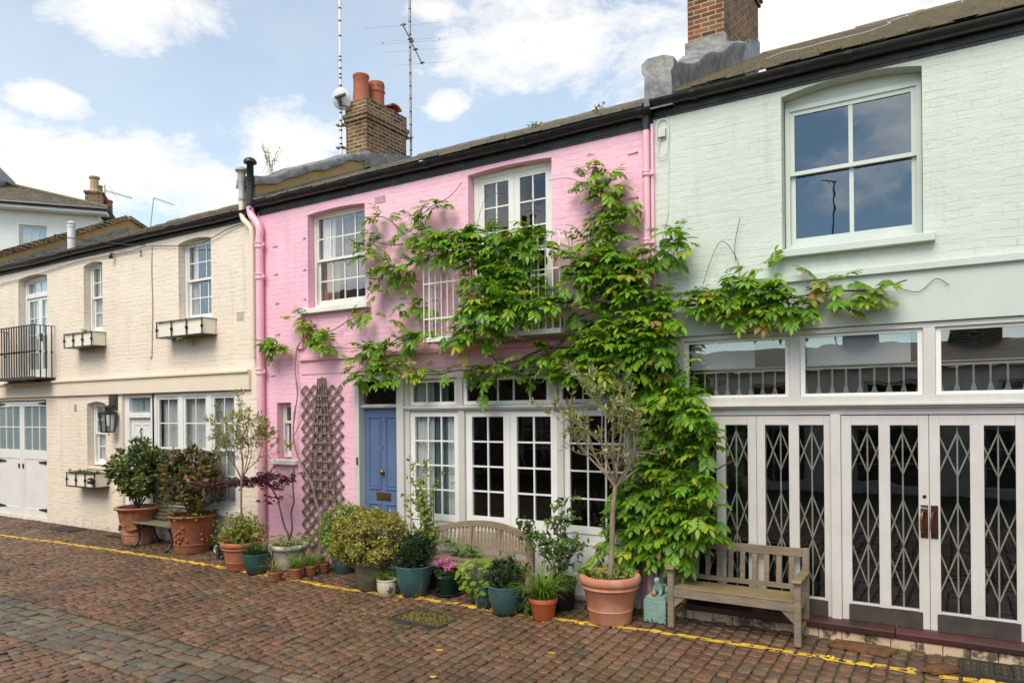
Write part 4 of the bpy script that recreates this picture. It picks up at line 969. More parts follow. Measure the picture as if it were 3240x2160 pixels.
# blue panelled front door
f = MB(); f.box(-7.563, -6.832, .10, .14, .02, 2.358)
def mould(mb, a, b, c, d, y, t=.022, h=.014):
    for q in ((a, b, c, c + t), (a, b, d - t, d), (a, a + t, c + t, d - t), (b - t, b, c + t, d - t)): mb.box(q[0], q[1], y - h, y + .001, q[2], q[3])
    mb.box(a + t + .025, b - t - .025, y - .006, y + .001, c + t + .025, d - t - .025)
for a, b in ((-7.48, -7.24), (-7.15, -6.90)):
    mould(f, a, b, 1.17, 2.24, .10); mould(f, a, b, .18, .97, .10)
door = f.build('front_door', 'blue_door_paint', pink, bevel=.0025)
m = MB(); m.lathe([(.018, 0), (.02, .02), (.034, .03), (.034, .05), (.014, .072), (0, .074)], n=10)
kn = MB(); kn.v = [(-7.195 + v[0], .10 - v[2], 1.43 + v[1]) for v in m.v]; kn.f = m.f; kn.mi = m.mi; kn.build('handle', 'brass', door, auto=30)
m = MB(); m.box(-7.33, -7.06, .088, .099, 1.015, 1.125); m.box(-7.29, -7.10, .083, .0885, 1.045, 1.095); m.build('letterbox', 'brass', door, bevel=.002)
m = MB(); m.ball((-7.195, .098, 1.79), .014, 8, 6); m.build('spyhole', 'brass', door)
m = MB(); m.box(-7.615, -7.585, -.03, -.019, 1.53, 1.64); m.use('black_iron').ball((-7.60, -.03, 1.585), (.009, .006, .009), 8, 6); m.build('doorbell', 'brass', pink)
# party wall, lead capping and chimney
m = MB(); m.prism([(.0, 5.62), (2.75, 6.9), (2.75, 7.40), (.0, 6.10)], 'x', -10.22, -9.84)
pw = m.build('parapet', 'yellow_render', pink)
m = MB(); n = 26; vs = []
for i in range(n + 1):
    y = -.05 + 2.72 * i / n; z = 6.165 + .462 * max(y, 0) + .10 * math.exp(-((y - .0) / .25) ** 2) * 0 + .035 * mnoise.noise(Vector((y * 2.2, 0, 4))) - (.05 * math.exp(-((y - .45) / .3) ** 2))
    j = .05 * mnoise.noise(Vector((y * 3, 4, 9)))
    vs += [(-10.28, y, z - .10), (-10.25, y, z + .04), (-10.03, y, z + .065), (-9.815, y, z + .035), (-9.79, y, z - .0 + j * .3), (-9.80, y, z - .115 + j * 1.3)]
m.add(vs, [(i * 6 + k, (i + 1) * 6 + k, (i + 1) * 6 + k + 1, i * 6 + k + 1) for i in range(n) for k in range(5)] + [(0, 1, 2, 3, 4, 5)])
m.build('capping', 'lead_sheet', pw, auto=60)
m = MB(); m.prism([(-.02, 5.74), (2.7, 6.98), (2.7, 7.12), (-.02, 5.875)], 'x', -9.835, -9.815); m.build('lead_flashing', 'dark_lead', pw)
m = MB(); m.box(-10.38, -9.84, 2.63, 3.84, 6.6, 8.06); m.box(-10.41, -9.81, 2.60, 3.87, 8.06, 8.135); m.box(-10.43, -9.79, 2.58, 3.89, 8.135, 8.21); m.box(-10.39, -9.83, 2.62, 3.85, 8.21, 8.47)
ch = m.build('chimney', 'chimney_brick_brown', pink, bevel=.006)
m = MB(); m.lathe([(.178, -.06), (.172, .03), (.152, .30), (.150, .50), (.163, .52), (.166, .56), (.150, .575), (.132, .56), (.132, .3)], (-10.16, 2.84, 8.47), 26, cap=False); m.build('chimney_pot', 'chimney_pot_clay', ch, auto=50)
m = MB(); m.lathe([(.165, -.06), (.158, .30), (.160, .345), (.178, .36), (.176, .39), (.162, .40), (.166, .52), (.160, .555), (.140, .54), (.14, .3)], (-10.10, 3.22, 8.46), 26, cap=False)
m.use('room_dark')
for k in range(10): t = k * math.pi / 5; m.ball((-10.10 + .164 * math.cos(t), 3.22 + .164 * math.sin(t), 8.925), .014, 6, 4)
m.build('chimney_pot', 'chimney_pot_clay', ch, auto=50)
m = MB(); m.lathe([(.17, -.05), (.17, .02), (.13, .06), (.13, .10), (.15, .12), (.13, .12)], (-10.10, 3.58, 8.46), 20, cap=False)
k = 12; vs = []
for i in range(k + 1):
    t = math.pi * .08 + math.pi * .84 * i / k
    for x_ in (-.21, .21): vs += [(-10.10 + x_, 3.58 + .2 * math.cos(t), 8.55 + .13 * math.sin(t)), (-10.10 + x_, 3.58 + .17 * math.cos(t), 8.55 + .10 * math.sin(t))]
m.add(vs, [(4 * i, 4 * i + 4, 4 * i + 6, 4 * i + 2) for i in range(k)] + [(4 * i + 1, 4 * i + 3, 4 * i + 7, 4 * i + 5) for i in range(k)] + [(4 * i, 4 * i + 1, 4 * i + 5, 4 * i + 4) for i in range(k)] + [(4 * i + 2, 4 * i + 6, 4 * i + 7, 4 * i + 3) for i in range(k)])
m.build('chimney_pot', 'chimney_pot_clay', ch, auto=50)['label'] = 'squat hooded clay pot'
m = MB(); m.box(-10.40, -9.82, 2.60, 2.66, 7.2, 7.42); m.prism([(2.55, 6.9), (3.95, 7.55), (3.95, 7.70), (2.55, 7.36)], 'x', -9.842, -9.815); m.build('lead_flashing', 'lead_sheet', ch)
# waste stacks and rainwater pipes
def collar(m, x, y, z, r, h=.05):
    m.lathe([(r, z - h), (r + .012, z - h), (r + .016, z - h * .6), (r + .008, z - h * .4), (r + .008, z + h * .4), (r + .016, z + h * .6), (r + .012, z + h), (r, z + h)], (x, y, 0), 14, cap=False)
    m.box(x + r, x + r + .055, y - .014, y + .014, z - .022, z + .022)
m = MB(); X, Y = -9.655, -.085
m.tube([(X, Y, -.03), (X, Y, 5.12)] + spline([(X, Y, 5.14), (X + .01, Y, 5.30), (X - .06, Y - .01, 5.42), (X - .15, Y - .02, 5.52), (X - .185, Y - .02, 5.62), (X - .185, Y - .02, 5.72)], 4), .062, 16)
for z in (5.03, 4.52, 2.98): collar(m, X, Y, z, .062)
m.build('drainpipe', 'pink_gloss_paint', pink, auto=45)
m = MB(); m.lathe([(.066, 5.68), (.074, 5.68), (.078, 5.74), (.07, 5.78), (.07, 5.81), (.058, 5.82), (.056, 6.36), (.066, 6.37), (.105, 6.385), (.108, 6.41), (.085, 6.45), (.04, 6.475), (0, 6.48)], (X - .185, Y - .02, 0), 18); m.build('vent_stack', 'black_gutter_paint', pink, auto=45)
m = MB(); m.tube([(-10.06, -.1, 5.83), (-10.06, -.1, 5.62)] + spline([(-10.06, -.1, 5.62), (-10.02, -.1, 5.50), (-9.92, -.09, 5.40), (-9.85, -.075, 5.30), (-9.845, -.07, 5.1)], 4) + [(-9.845, -.07, 3.2)], .048, 14); m.build('drainpipe', 'cream_render', cream, auto=45)
m = MB(); m.lathe([(.05, 5.80), (.058, 5.82), (.058, 5.86), (.05, 5.88), (.052, 6.12), (.066, 6.16), (.062, 6.25), (.078, 6.28), (.105, 6.30), (.10, 6.335), (.05, 6.36), (0, 6.365)], (-10.06, -.1, 0), 16); m.build('vent_stack', 'grey_plastic', cream, auto=45)
m = MB(); X, Y = -3.035, -.06
m.tube([(X, Y, 5.52), (X, Y, .1)], .04, 12)
for z in (5.0, 4.22, 3.0): collar(m, X, Y, z, .04, .03)
m.build('drainpipe', 'pink_gloss_paint', pink, auto=45)
m = MB(); m.lathe([(.043, 5.50), (.05, 5.50), (.05, 5.66), (.062, 5.68)], (X, Y, 0), 12); m.build('outlet', 'black_gutter_paint', pink, auto=45)
m = MB(); m.box(-2.985, -2.955, -.05, .0, .2, 5.56); m.build('corner_strip', 'pink_gloss_paint', pink)
for (x, z, s_) in ((-9.38, 4.98, .11), (-8.70, 5.02, .06), (-9.36, 4.53, .09), (-8.70, 4.53, .05), (-9.34, 4.06, .09), (-8.70, 4.07, .05), (-9.33, 3.56, .10), (-3.22, 5.28, .12), (-3.22, 4.76, .12), (-3.80, 4.68, .04), (-3.22, 4.28, .12), (-9.45, 2.90, .09)):
    m = MB(); m.beam((x - s_ / 2, -.008, z), (x + s_ / 2, -.012, z + .008), .006, .006); m.box(x + s_ / 2 - .012, x + s_ / 2, -.02, .0, z, z + .012); m.build('wire_hook', 'bark_brown', pink)
m = MB(); m.tube(spline([(-15.66, -.005, 1.17), (-15.66, -.035, 1.18), (-15.665, -.04, 1.10), (-15.665, -.03, .98)], 4), .011, 5); m.build('wire_hook', 'black_iron', cream)
# curtains in the pink house and the window nets of the cream house
def curtain(name, label, x0, x1, z0, z1, y, mat, amp=.025, folds=5, group=None):
    mb = MB(); n = folds * 8; K = 6; vs = []
    for j in range(K + 1):
        for i in range(n + 1):
            t = i / n; vs.append((x0 + (x1 - x0) * t, y + amp * math.sin(2 * math.pi * folds * t + .4 * math.sin(j)) * (.6 + .4 * j / K), z1 + (z0 - z1) * j / K))
    mb.add(vs, [(j * (n + 1) + i, j * (n + 1) + i + 1, (j + 1) * (n + 1) + i + 1, (j + 1) * (n + 1) + i) for j in range(K) for i in range(n)])
    return setp(mb.build(name, mat, smooth=True, flip=False), label, 'curtain', group)
curtain('curtain', 'white curtain at the left of the ground floor casement beside the blue door', -6.60, -6.26, .7, 2.75, .115, 'curtain_white', folds=4)
curtain('curtain', 'teal curtain hanging beside the white one in the ground floor casement', -6.26, -6.03, .7, 2.75, .135, 'curtain_teal', folds=3)
curtain('curtain', 'white net curtain inside the upstairs sash window of the pink house', -8.58, -8.28, 4.68, 5.36, .255, 'curtain_white', folds=4)
curtain('curtain', 'tan curtain low in the upstairs sash window of the pink house', -8.58, -8.2, 3.98, 4.68, .26, 'curtain_tan', folds=5)
curtain('curtain', 'teal curtain inside the left leaf of the balcony window', -5.48, -5.25, 3.3, 5.4, .225, 'curtain_teal', folds=3)
curtain('curtain', 'pale curtain inside the wide triple window of the cream house', -12.7, -10.45, .7, 2.65, .165, 'curtain_white', folds=14)
curtain('curtain', 'pale curtain inside the middle upstairs window of the cream house', -15.05, -14.75, 4.0, 5.3, .245, 'curtain_white', folds=4)
curtain('curtain', 'pale curtain inside the balcony door of the cream house', -17.74, -16.66, 3.1, 5.25, .235, 'curtain_white', folds=8)
curtain('curtain', 'pale curtain inside the small ground floor window of the cream house', -14.98, -14.6, 1.35, 2.5, .245, 'curtain_white', folds=4)
curtain('curtain', 'pale curtain at the left of the upstairs window above the long window box', -11.88, -11.7, 4.0, 5.35, .245, 'curtain_white', folds=3)
m = MB(); m.box(-6.03, -5.80, .125, .15, .7, 2.3); mould(m, -6.0, -5.83, .85, 1.35, .125); mould(m, -6.0, -5.83, 1.45, 2.2, .125)
setp(m.build('shutter', 'curtain_white'), 'pale panelled shutter folded inside the ground floor casement', 'shutter')

# ----------------------------------------------------------------- mint house
mint = thing('mint_house', 'pale mint green painted brick mews house with wide glazed shopfront', 'house', (0, 0, 0))
MX0, MX1 = -2.97, 4.2
ops = [(-1.57, -.29, 3.96, 5.62, .07), (-2.74, 3.9, .12, 3.12)]
w = wall_panel(MB(), MX0 + .001, MX1, -.12, 5.68, ops).build('wall', 'mint_brick_paint', mint)
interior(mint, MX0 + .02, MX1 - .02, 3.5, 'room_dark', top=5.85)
roof(mint, MX0 + .28, MX1, 5.84, .505, 4.2, 'mossy_slate', rows=24, cw=.19)
m = MB(); m.box(MX0, MX1, -.02, .02, 5.65, 5.84); m.box(MX0, MX1, -.012, 0, 5.62, 5.65); m.build('fascia_board', 'black_board', mint)
gutter(mint, MX0 + .01, MX1, 5.79, r=.078, sag=.02)
sash_window(mint, -1.56, -.30, 3.985, 5.475, .14, 2, 1, 1, 4.775, 'mint_gloss_paint', .045, gl='mirror_glass', st=.045, bar=.04, head=.16)
sill(mint, -1.63, -.19, 3.865, 3.955, -.09, .12, 'mint_gloss_paint')
m = MB(); m.prism([(.0, 3.115), (.0, 3.68), (-.07, 3.67), (-.07, 3.605), (-.03, 3.595), (-.03, 3.115)], 'x', MX0 + .02, MX1)
m.build('fascia', 'mint_render', mint, bevel=.003)
# shopfront
f = MB()
f.box(-2.74, -2.64, .0, .14, .15, 3.11); f.box(-2.64, 3.85, .0, .14, 3.06, 3.11)
for a, b in ((-1.51, -1.41), (-.30, -.20), (.93, 1.03), (2.2, 2.3)): f.box(a, b, .0, .139, 2.42, 3.06)
f.box(-2.64, 3.85, -.005, .14, 2.30, 2.42); f.box(-2.64, 3.85, -.045, -.005, 2.325, 2.35); f.box(-2.64, 3.85, .03, .14, 2.235, 2.30)
f.box(-1.12, -1.03, -.01, .12, .13, 2.235); f.box(.545, .62, -.01, .12, .13, 2.235); f.box(2.1, 2.2, -.01, .12, .13, 2.235)
sf = f.build('shopfront_frame', 'shaded_shop_white', mint, bevel=.004)
for a, b, bl in ((-2.64, -1.51, 1), (-1.41, -.30, 1), (-.20, .93, 0), (1.03, 2.2, 0)):
    f = MB(); p = MB(); r = grid_frame(f, a + .002, b - .002, 2.423, 3.057, .03, .075, 1, 1, .045, .03, .03, .02); pane_quad(p, r, .05)
    tl = f.build('top_light', 'white_gloss_paint', mint); p.build('pane', 'mirror_pale_glass', tl)
    if bl:
        m = MB(); m.box(a + .05, a + (.75 if a < -2 else 1.0), .125, .129, 2.745, 3.055); setp(m.build('roller_blind', 'blind_grey'), 'grey roller blind half down inside the ' + ('left' if a < -2 else 'middle') + ' top light', 'blind')
def lattice(x0, x1, label=None):
    """folding steel gate: flat uprights joined by three tiers of crossed straps"""
    m = MB(); y = .092; n = max(2, round((x1 - x0) / .158)); st = (x1 - x0) / n
    for k in range(n + 1): u = x0 + st * k; m.box(u - .007, u + .007, y, y + .012, .28, 2.20)
    for k in range(n):
        a, b = x0 + st * k, x0 + st * (k + 1)
        for z0_, z1_ in ((1.65, 2.06), (.955, 1.40), (.50, .945)):
            m.beam((a, y - .006, z0_), (b, y - .006, z1_), .004, .0135, up=(0, 0, 1)); m.beam((a, y + .019, z1_), (b, y + .019, z0_), .004, .0135, up=(0, 0, 1))
    return m
def lattice_beam_fix(m): return m
def shop_door(x0, x1, g, knob=None):
    f = MB(); p = MB(); y0_, y1_ = .03, .08
    f.box(x0, g[0], y0_, y1_, .17, 2.225); f.box(g[3], x1, y0_, y1_, .17, 2.225); f.box(g[1], g[2], y0_, y1_, .365, 2.13)
    f.box(g[0], g[3], y0_ + .001, y1_ - .001, 2.13, 2.225); f.box(g[0], g[3], y0_ + .001, y1_ - .001, .17, .365)
    for a, b in ((g[0], g[1]), (g[2], g[3])):
        pane_quad(p, (a, b, .365, 2.13), .04)
        f.box(a, b, y0_ - .008, y0_ + .002, .345, .367)
    d = f.build('glazed_door', 'shaded_shop_white', mint, bevel=.003); p.build('pane', 'shop_glass', d)
    m = MB(); m.box(g[0] - .03, g[3] + .03, y0_ - .006, y0_ - .0005, .19, .342); m.build('kick_plate', 'dark_brown_paint', d)
    return d
d1 = shop_door(-2.61, -1.862, (-2.53, -2.29, -2.19, -1.95)); d2 = shop_door(-1.858, -1.122, (-1.77, -1.53, -1.43, -1.19))
d3 = shop_door(-1.028, -.262, (-.935, -.69, -.59, -.35)); d4 = shop_door(-.258, .54, (-.17, .07, .18, .42)); d5 = shop_door(.63, 1.36, (.72, .95, 1.05, 1.28)); d6 = shop_door(1.365, 2.09, (1.45, 1.69, 1.79, 2.0))
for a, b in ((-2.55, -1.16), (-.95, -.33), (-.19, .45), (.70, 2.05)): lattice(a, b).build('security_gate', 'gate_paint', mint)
m = MB(); y = .088
for x0_, x1_ in ((-2.55, -1.55), (-1.37, -.34), (-.16, .90), (1.07, 2.1)):
    m.box(x0_, x1_, y - .004, y + .016, 2.70, 2.716); m.box(x0_, x1_, y - .002, y + .014, 2.735, 2.745); n = round((x1_ - x0_) / .125)
    for k in range(n + 1):
        u = x0_ + (x1_ - x0_) * k / n; m.box(u - .008, u + .008, y, y + .012, 2.40, 2.70)
        for s in (-1, 1): m.beam((u, y - .006, 2.54), (u + s * .035, y - .006, 2.40), .004, .013)
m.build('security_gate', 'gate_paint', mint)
def pull(xc, mat, proud, lab):
    m = MB(); m.box(xc - .031, xc + .031, .022, .0285, 1.055, 1.37); o = m.build('push_plate', 'bronze_plate', d3 if xc < -.26 else d4, bevel=.004)
    h = MB(); h.tube(spline([(xc, .024, 1.30), (xc - .012, -.015, 1.305), (xc - .022, -.04, 1.26), (xc - .024, -.045, 1.2), (xc - .022, -.04, 1.14), (xc - .01, -.012, 1.115), (xc, .024, 1.115)], 5), .011, 8)
    h.build('handle', mat, d3 if xc < -.26 else d4, smooth=True)
    return o
pl = pull(-.302, 'brass', 1, 'PULL'); pull(-.218, 'bronze_plate', 0, None)
lettering('lettering', 'PULL', .026, (-.302, .0205, 1.342), (R(90), 0, 0), 'white_plastic', d3)
m = MB(); m.lathe([(.017, 0), (.017, .006), (0, .007)], n=14); q = MB(); q.v = [(-.30 + v[0], .03 - v[2], 1.45 + v[1]) for v in m.v]; q.f = m.f; q.mi = m.mi; q.build('lock', 'bronze_plate', d3)
m = MB(); m.prism([(-.14, .10), (.1, .10), (.1, .185), (-.05, .185), (-.14, .165)], 'x', -2.72, -.55); m.prism([(-.125, .095), (.1, .095), (.1, .185), (-.04, .185), (-.125, .155)], 'x', -.548, 3.9); m.build('threshold', 'oxblood_timber', mint, bevel=.008)
m = MB(); x = -2.95
while x < 3.9:
    l = .215; m.box(x, x + l - .006, -.11 + rng.uniform(-.003, .003), .02, -.06, .093); x += l
m.build('plinth', 'brick_step', mint, bevel=.004)
m = MB(); m.box(MX0 + .03, -2.742, -.018, .05, .1, 3.11); m.box(MX0 + .06, -2.78, -.03, -.018, .35, 2.9); m.build('pilaster', 'old_white_paint', mint, bevel=.004)
# lead-covered party wall and chimney
m = MB(); n = 34; vs = []
def mz(y):
    if y < .03: return 6.245 - .05 * y
    return 6.165 + .53 * y + .03 * math.sin(y * 5.2 + 1.2) + .03 * math.exp(-((y - .1) / .1) ** 2)
ysl = [-.11, -.08, -.04, .0, .03, .06, .16, .36] + [.65 + 2.5 * i / (n - 8) for i in range(n - 7)]
for y in ysl:
    z = mz(y); j = .012 * mnoise.noise(Vector((y * 6, 1, 2)))
    e = .035 if y < .04 else .028
    vs += [(-3.04, y, 5.7 + .5 * max(y, 0)), (-3.03 + j, y, z - .16), (-3.03 - e + j, y, z - .12), (-3.03 - e, y, z - .02), (-2.99, y, z + .03 + j), (-2.80, y, z + .03 - j), (-2.72 + e, y, z - .02), (-2.72 + e + j, y, z - .12), (-2.72 + j, y, z - .17), (-2.71 + j, y, z - .35), (-2.70, y, 5.7 + .5 * max(y, 0))]
w = 11; L = len(ysl)
m.add(vs, [(i * w + k, (i + 1) * w + k, (i + 1) * w + k + 1, i * w + k + 1) for i in range(L - 1) for k in range(w - 1)] + [tuple(range(w)), tuple((L - 1) * w + k for k in range(w - 1, -1, -1))])
m.build('parapet', 'lead_sheet', mint, auto=50)
m = MB(); m.box(-3.57, -3.0, 3.13, 5.33, 6.8, 9.42); m.box(-3.61, -2.96, 3.09, 5.37, 9.42, 9.50); m.box(-3.64, -2.93, 3.06, 5.40, 9.50, 9.66)
ch = m.build('chimney', 'chimney_brick_red', mint, bevel=.006)
m = MB(); m.box(-3.6, -2.965, 3.08, 3.2, 7.2, 7.98)
for i in range(9):
    y = 3.2 + i * .24; m.prism([(y, 7.40 + .505 * (y - 3.1)), (y + .24, 7.40 + .505 * (y - 2.86)), (y + .24, 7.78 + .505 * (y - 3.1)), (y, 7.78 + .505 * (y - 3.1))], 'x', -2.999, -2.98 - .002 * (i % 2))
m.build('lead_flashing', 'lead_sheet', ch)
cable('white_cable', 'thin white cable lying loose over the mint house slates', [(-1.75, .15, 6.06), (-1.62, .5, 6.25), (-1.45, .55, 6.26), (-1.25, .75, 6.36), (-1.0, .7, 6.33), (-.8, .85, 6.40)], .003, 'cable_white')
cable('white_cable', 'white cable trailing up to the ridge of the mint house roof', [(-.75, .25, 6.12), (-.62, .9, 6.45), (-.66, 1.3, 6.66), (-.5, 1.9, 6.96), (-.55, 2.6, 7.3), (-.42, 3.3, 7.68), (-.46, 3.9, 8.08)], .0035, 'cable_white')
jb = thing('junction_box', 'small grey cable box on the mint wall under the gutter', 'box', (-2.86, 0, 5.42))
m = MB(); m.box(-.045, .045, -.045, 0, -.03, .07); m.build('box', 'mint_gloss_paint', jb, local=True, bevel=.006)
m = MB(); m.tube(spline([(-.02, -.02, -.03), (-.05, -.03, -.2), (0, -.04, -.26), (.06, -.04, -.2), (.08, -.03, 0), (.06, -.02, .15), (-.02, -.02, .17), (-.06, -.02, .08), (-.05, -.02, -.1)], 6), .006, 5); m.tube([(.07, -.008, .2), (.075, -.01, -.2), (.06, -.01, -.9), (-.05, -.01, -1.3)], .006, 5); m.build('cable', 'cable_white', jb, local=True)
# ================================================================= WISTERIA
G_BRIGHT = [(5, (.150, .305, .014)), (4, (.10, .225, .012)), (3, (.22, .38, .022)), (.9, (.35, .40, .035)), (.15, (.26, .19, .04))]
G_BRONZE = [(3, (.17, .25, .035)), (2.2, (.30, .28, .045)), (1.0, (.32, .20, .05))]
def compound(lv, mb, p, d, L, pal, pairs=5, ll=.082, lw=.034, rr=rng):
    """one pinnate leaf: paired leaflets hanging off a drooping stalk"""
    p = Vector(p); d = Vector(d).normalized(); base = pick(pal, rr, .12); pts = [p.copy()]
    side = d.cross(Vector((0, 0, 1)))
    if side.length < .1: side = Vector((1, 0, 0))
    side.normalize(); K = pairs + 1
    for k in range(K):
        d = (d + Vector((0, 0, -.13))).normalized(); p = p + d * (L / K); pts.append(p.copy())
        nrm = side.cross(d)
        if nrm.z < 0: nrm = -nrm
        nrm = (nrm + Vector((0, -.35, .2)) + rvec(rr) * .25).normalized()
        c = tuple(v * (1 + rr.uniform(-.13, .13)) for v in base)
        s_ = ll * (.72 + .4 * math.sin(math.pi * (k + 1) / (K + .6))) * rr.uniform(.85, 1.12)
        if k < K - 1:
            for sg in (-1, 1):
                dd = (d * .55 + side * sg * .85 + Vector((0, 0, -.28)) + rvec(rr) * .16).normalized()
                lv.add(p, dd, nrm, s_, lw * s_ / ll, c)
        else: lv.add(p, (d + Vector((0, 0, -.2))).normalized(), nrm, s_ * 1.1, lw * 1.1, c)
    mb.tube([pts[0], pts[2], pts[-1]], .0022, 3, cap=False)
wis = thing('wisteria', 'large leafy green wisteria climbing the pink house and wrapping its balcony', 'climbing plant', (-2.9, -.2, 0))
lv = Leaves(); tw = MB()
for (bx, by, bz, rx, th, rz, n) in VINE:
    pal = G_BRONZE if (bx > -1.35 and rng.random() < .4) else G_BRIGHT
    if bx < -4.6 and bz < 3.35: n = int(n * 1.6)
    if bx < -5.9 and bz > 3.6: n = int(n * 1.3)
    if bx > -2.3 and bz > 3: n = int(n * 1.5)
    if bz > 3.2 and bx < -3.4: n = int(n * 1.65)
    for _ in range(n):
        a = rng.random() * 2 * math.pi; q = math.sqrt(rng.random())
        off = Vector((math.cos(a) * q * rx, 0, math.sin(a) * q * rz))
        y = min(by + rng.uniform(-1, .75) * th, -.035)
        if -.58 < by < -.44 and bz > 3.25 and bx < -3.9 and rng.random() < .42: y = rng.uniform(-.34, -.14)
        if bz < 2.75 and bx < -2.55: y = rng.uniform(-.30, -.06)
        if -4.05 < bx < -3.55 and bz > 3.4 and rng.random() < .45: continue
        pl_ = pal if rng.random() < .965 else G_BRONZE
        d = Vector((off.x / max(rx, .05) * .8 + rng.gauss(0, .5), -.55 + rng.gauss(0, .3), off.z / max(rz, .05) * .4 + .12 + rng.gauss(0, .4)))
        sc = rng.choice((rng.uniform(.5, .8), rng.uniform(.75, 1.1), rng.uniform(.85, 1.25)))
        st = Vector((bx, y, bz)) + off * .8
        compound(lv, tw, st, d, .19 * sc, pl_, rng.choice((4, 4, 5)), .100 * sc, .039 * sc)
# nothing grows into the wall: leaves sit in front of it
lv.p = [(p[0], min(p[1], -.02), p[2]) for p in lv.p]
lv.build('foliage', 'leaf_soft', wis, fold=.28, droop=.16)
tw.build('leaf_stalk', 'twig_green', wis, flip=False)
m = MB()
for i, st in enumerate(VSTEMS):
    pts = spline(st, 6); r0 = .034 if i == 0 else (.016 if i < 6 else .009)
    pts = [p + Vector((mnoise.noise(p * 3) * .04, min(mnoise.noise(p * 2.2 + Vector((5, 0, 0))) * .03, .03), mnoise.noise(p * 3.1 + Vector((0, 7, 0))) * .03)) for p in pts]
    m.tube(pts, [r0 * (1 - .6 * k / len(pts)) for k in range(len(pts))], 7)
p0 = [Vector(v) for v in VSTEMS[0]]
m.tube(spline([(-2.75, -.14, .0), (-2.82, -.16, .5), (-2.70, -.15, 1.0), (-2.86, -.17, 1.6), (-2.75, -.15, 2.3), (-2.95, -.16, 2.8)], 6), .028, 8)
for st in VTHIN: m.tube(spline(st, 6), .0035, 4)
m.build('stem', 'bark_brown', wis)

# a thin bare climber to the left of the trellis, with its one tuft
cl = thing('climber', 'thin twisted bare climbing stem with one leafy tuft beside the pink drainpipe', 'climbing plant', (-8.25, -.25, 0))
m = MB()
base = [(-8.2, -.22, .02), (-8.19, -.2, .45), (-8.24, -.16, .75), (-8.37, -.13, .98), (-8.43, -.12, 1.16), (-8.58, -.1, 1.35), (-8.78, -.09, 1.60), (-8.90, -.08, 1.92), (-8.86, -.09, 2.28), (-8.80, -.08, 2.6), (-8.86, -.07, 2.98), (-8.84, -.06, 3.25), (-8.80, -.05, 3.36), (-8.62, -.05, 3.50)]
pts = spline(base, 7); m.tube(pts, [.017 * (1 - .45 * k / len(pts)) + .003 * math.sin(k * .7) for k in range(len(pts))], 8)
m.tube(spline([(-8.88, -.08, 1.95), (-8.76, -.1, 2.1), (-8.6, -.14, 2.25), (-8.48, -.16, 2.46)], 5), .006, 6)
m.tube(spline([(-8.78, -.09, 2.4), (-8.5, -.1, 2.42), (-8.25, -.1, 2.6)], 5), .004, 5)
m.tube(spline([(-8.84, -.06, 3.25), (-9.1, -.07, 3.32), (-9.35, -.08, 3.36)], 5), .005, 5)
m.build('stem', 'bark_grey', cl)
lv = Leaves(); tw = MB()
for _ in range(34):
    d = Vector((rng.gauss(0, .7), -.5, rng.gauss(-.1, .45))); compound(lv, tw, (-9.27 + rng.gauss(0, .15), -.1 - rng.random() * .1, 3.40 + rng.gauss(.0, .06)), d, .17, G_BRIGHT, 4, .08, .036)
for _ in range(6):
    compound(lv, tw, (-8.55 + rng.gauss(0, .05), -.08, 3.42 + rng.gauss(.1, .1)), Vector((rng.gauss(0, .7), -.5, rng.gauss(-.2, .4))), .14, G_BRONZE, 4, .06, .028)
lv.p = [(p[0], min(p[1], -.02), p[2]) for p in lv.p]
lv.build('foliage', 'leaf_soft', cl, fold=.28); tw.build('leaf_stalk', 'twig_green', cl, flip=False)

# ================================================================= BALCONIES
bal = thing('balcony', 'white iron balcony with looped rail tops, overgrown with wisteria, on the pink house', 'balcony', (-5.0, 0, 3.26))
m = MB(); X0, X1, YF = -6.02, -3.97, -.41
m.box(X0, X1, YF - .012, YF + .012, 3.215, 3.275); m.box(X0, X0 + .024, YF + .012, 0, 3.2151, 3.2749); m.box(X1 - .024, X1, YF + .012, 0, 3.2151, 3.2749)
n = 22
for k in range(n): y = YF + .02 + (-YF - .03) * k / n; m.box(X0 + .024, X1 - .024, y, y + .009, 3.225, 3.262)
for x in (-5.4, -4.6): m.box(x - .015, x + .015, YF + .012, 0, 3.19, 3.224)
m.build('floor', 'off_white_metal', bal)
m = MB()
def bar_run(p, q, n, loops=True, r=.0085):
    p, q = Vector(p), Vector(q)
    for k in range(n + 1):
        c = p + (q - p) * k / n
        m.tube([c + Vector((0, 0, 3.275)), c + Vector((0, 0, 4.27))], r, 6)
    if loops:
        d = (q - p) / n; w = d.length
        for k in range(0, n, 1):
            if k % 2: continue
            a = p + (q - p) * (k + .0) / n; b = p + (q - p) * (k + 1.) / n
            arc = [a + Vector((0, 0, 4.27))]
            for j in range(9):
                t = math.pi * j / 8; cc = (a + b) / 2; arc.append(cc - (b - a) / 2 * 1.25 * math.cos(t) + Vector((0, 0, 4.33 + .075 * math.sin(t))))
            arc.append(b + Vector((0, 0, 4.27))); m.tube(arc, r, 6)
bar_run((X0 + .01, YF, 0), (X1 - .01, YF, 0), 21)
bar_run((X0 + .01, YF + .1, 0), (X0 + .01, -.02, 0), 4, False); bar_run((X1 - .01, YF + .1, 0), (X1 - .01, -.02, 0), 4)
for z in (4.26, 3.98, 3.52):
    h = .009 if z < 4 else .011
    m.box(X0, X1, YF - .006, YF + .006, z - h, z + h); m.box(X0, X0 + .014, YF + .006, -.0, z - h + .001, z + h - .001); m.box(X1 - .014, X1, YF + .006, -.0, z - h + .001, z + h - .001)
m.build('railing', 'off_white_metal', bal)
bal2 = thing('balcony', 'small black iron balcony with twisted bars above the white garage doors', 'balcony', (-17.2, 0, 3.1))
m = MB(); X0, X1, YF = -18.35, -16.25, -.40
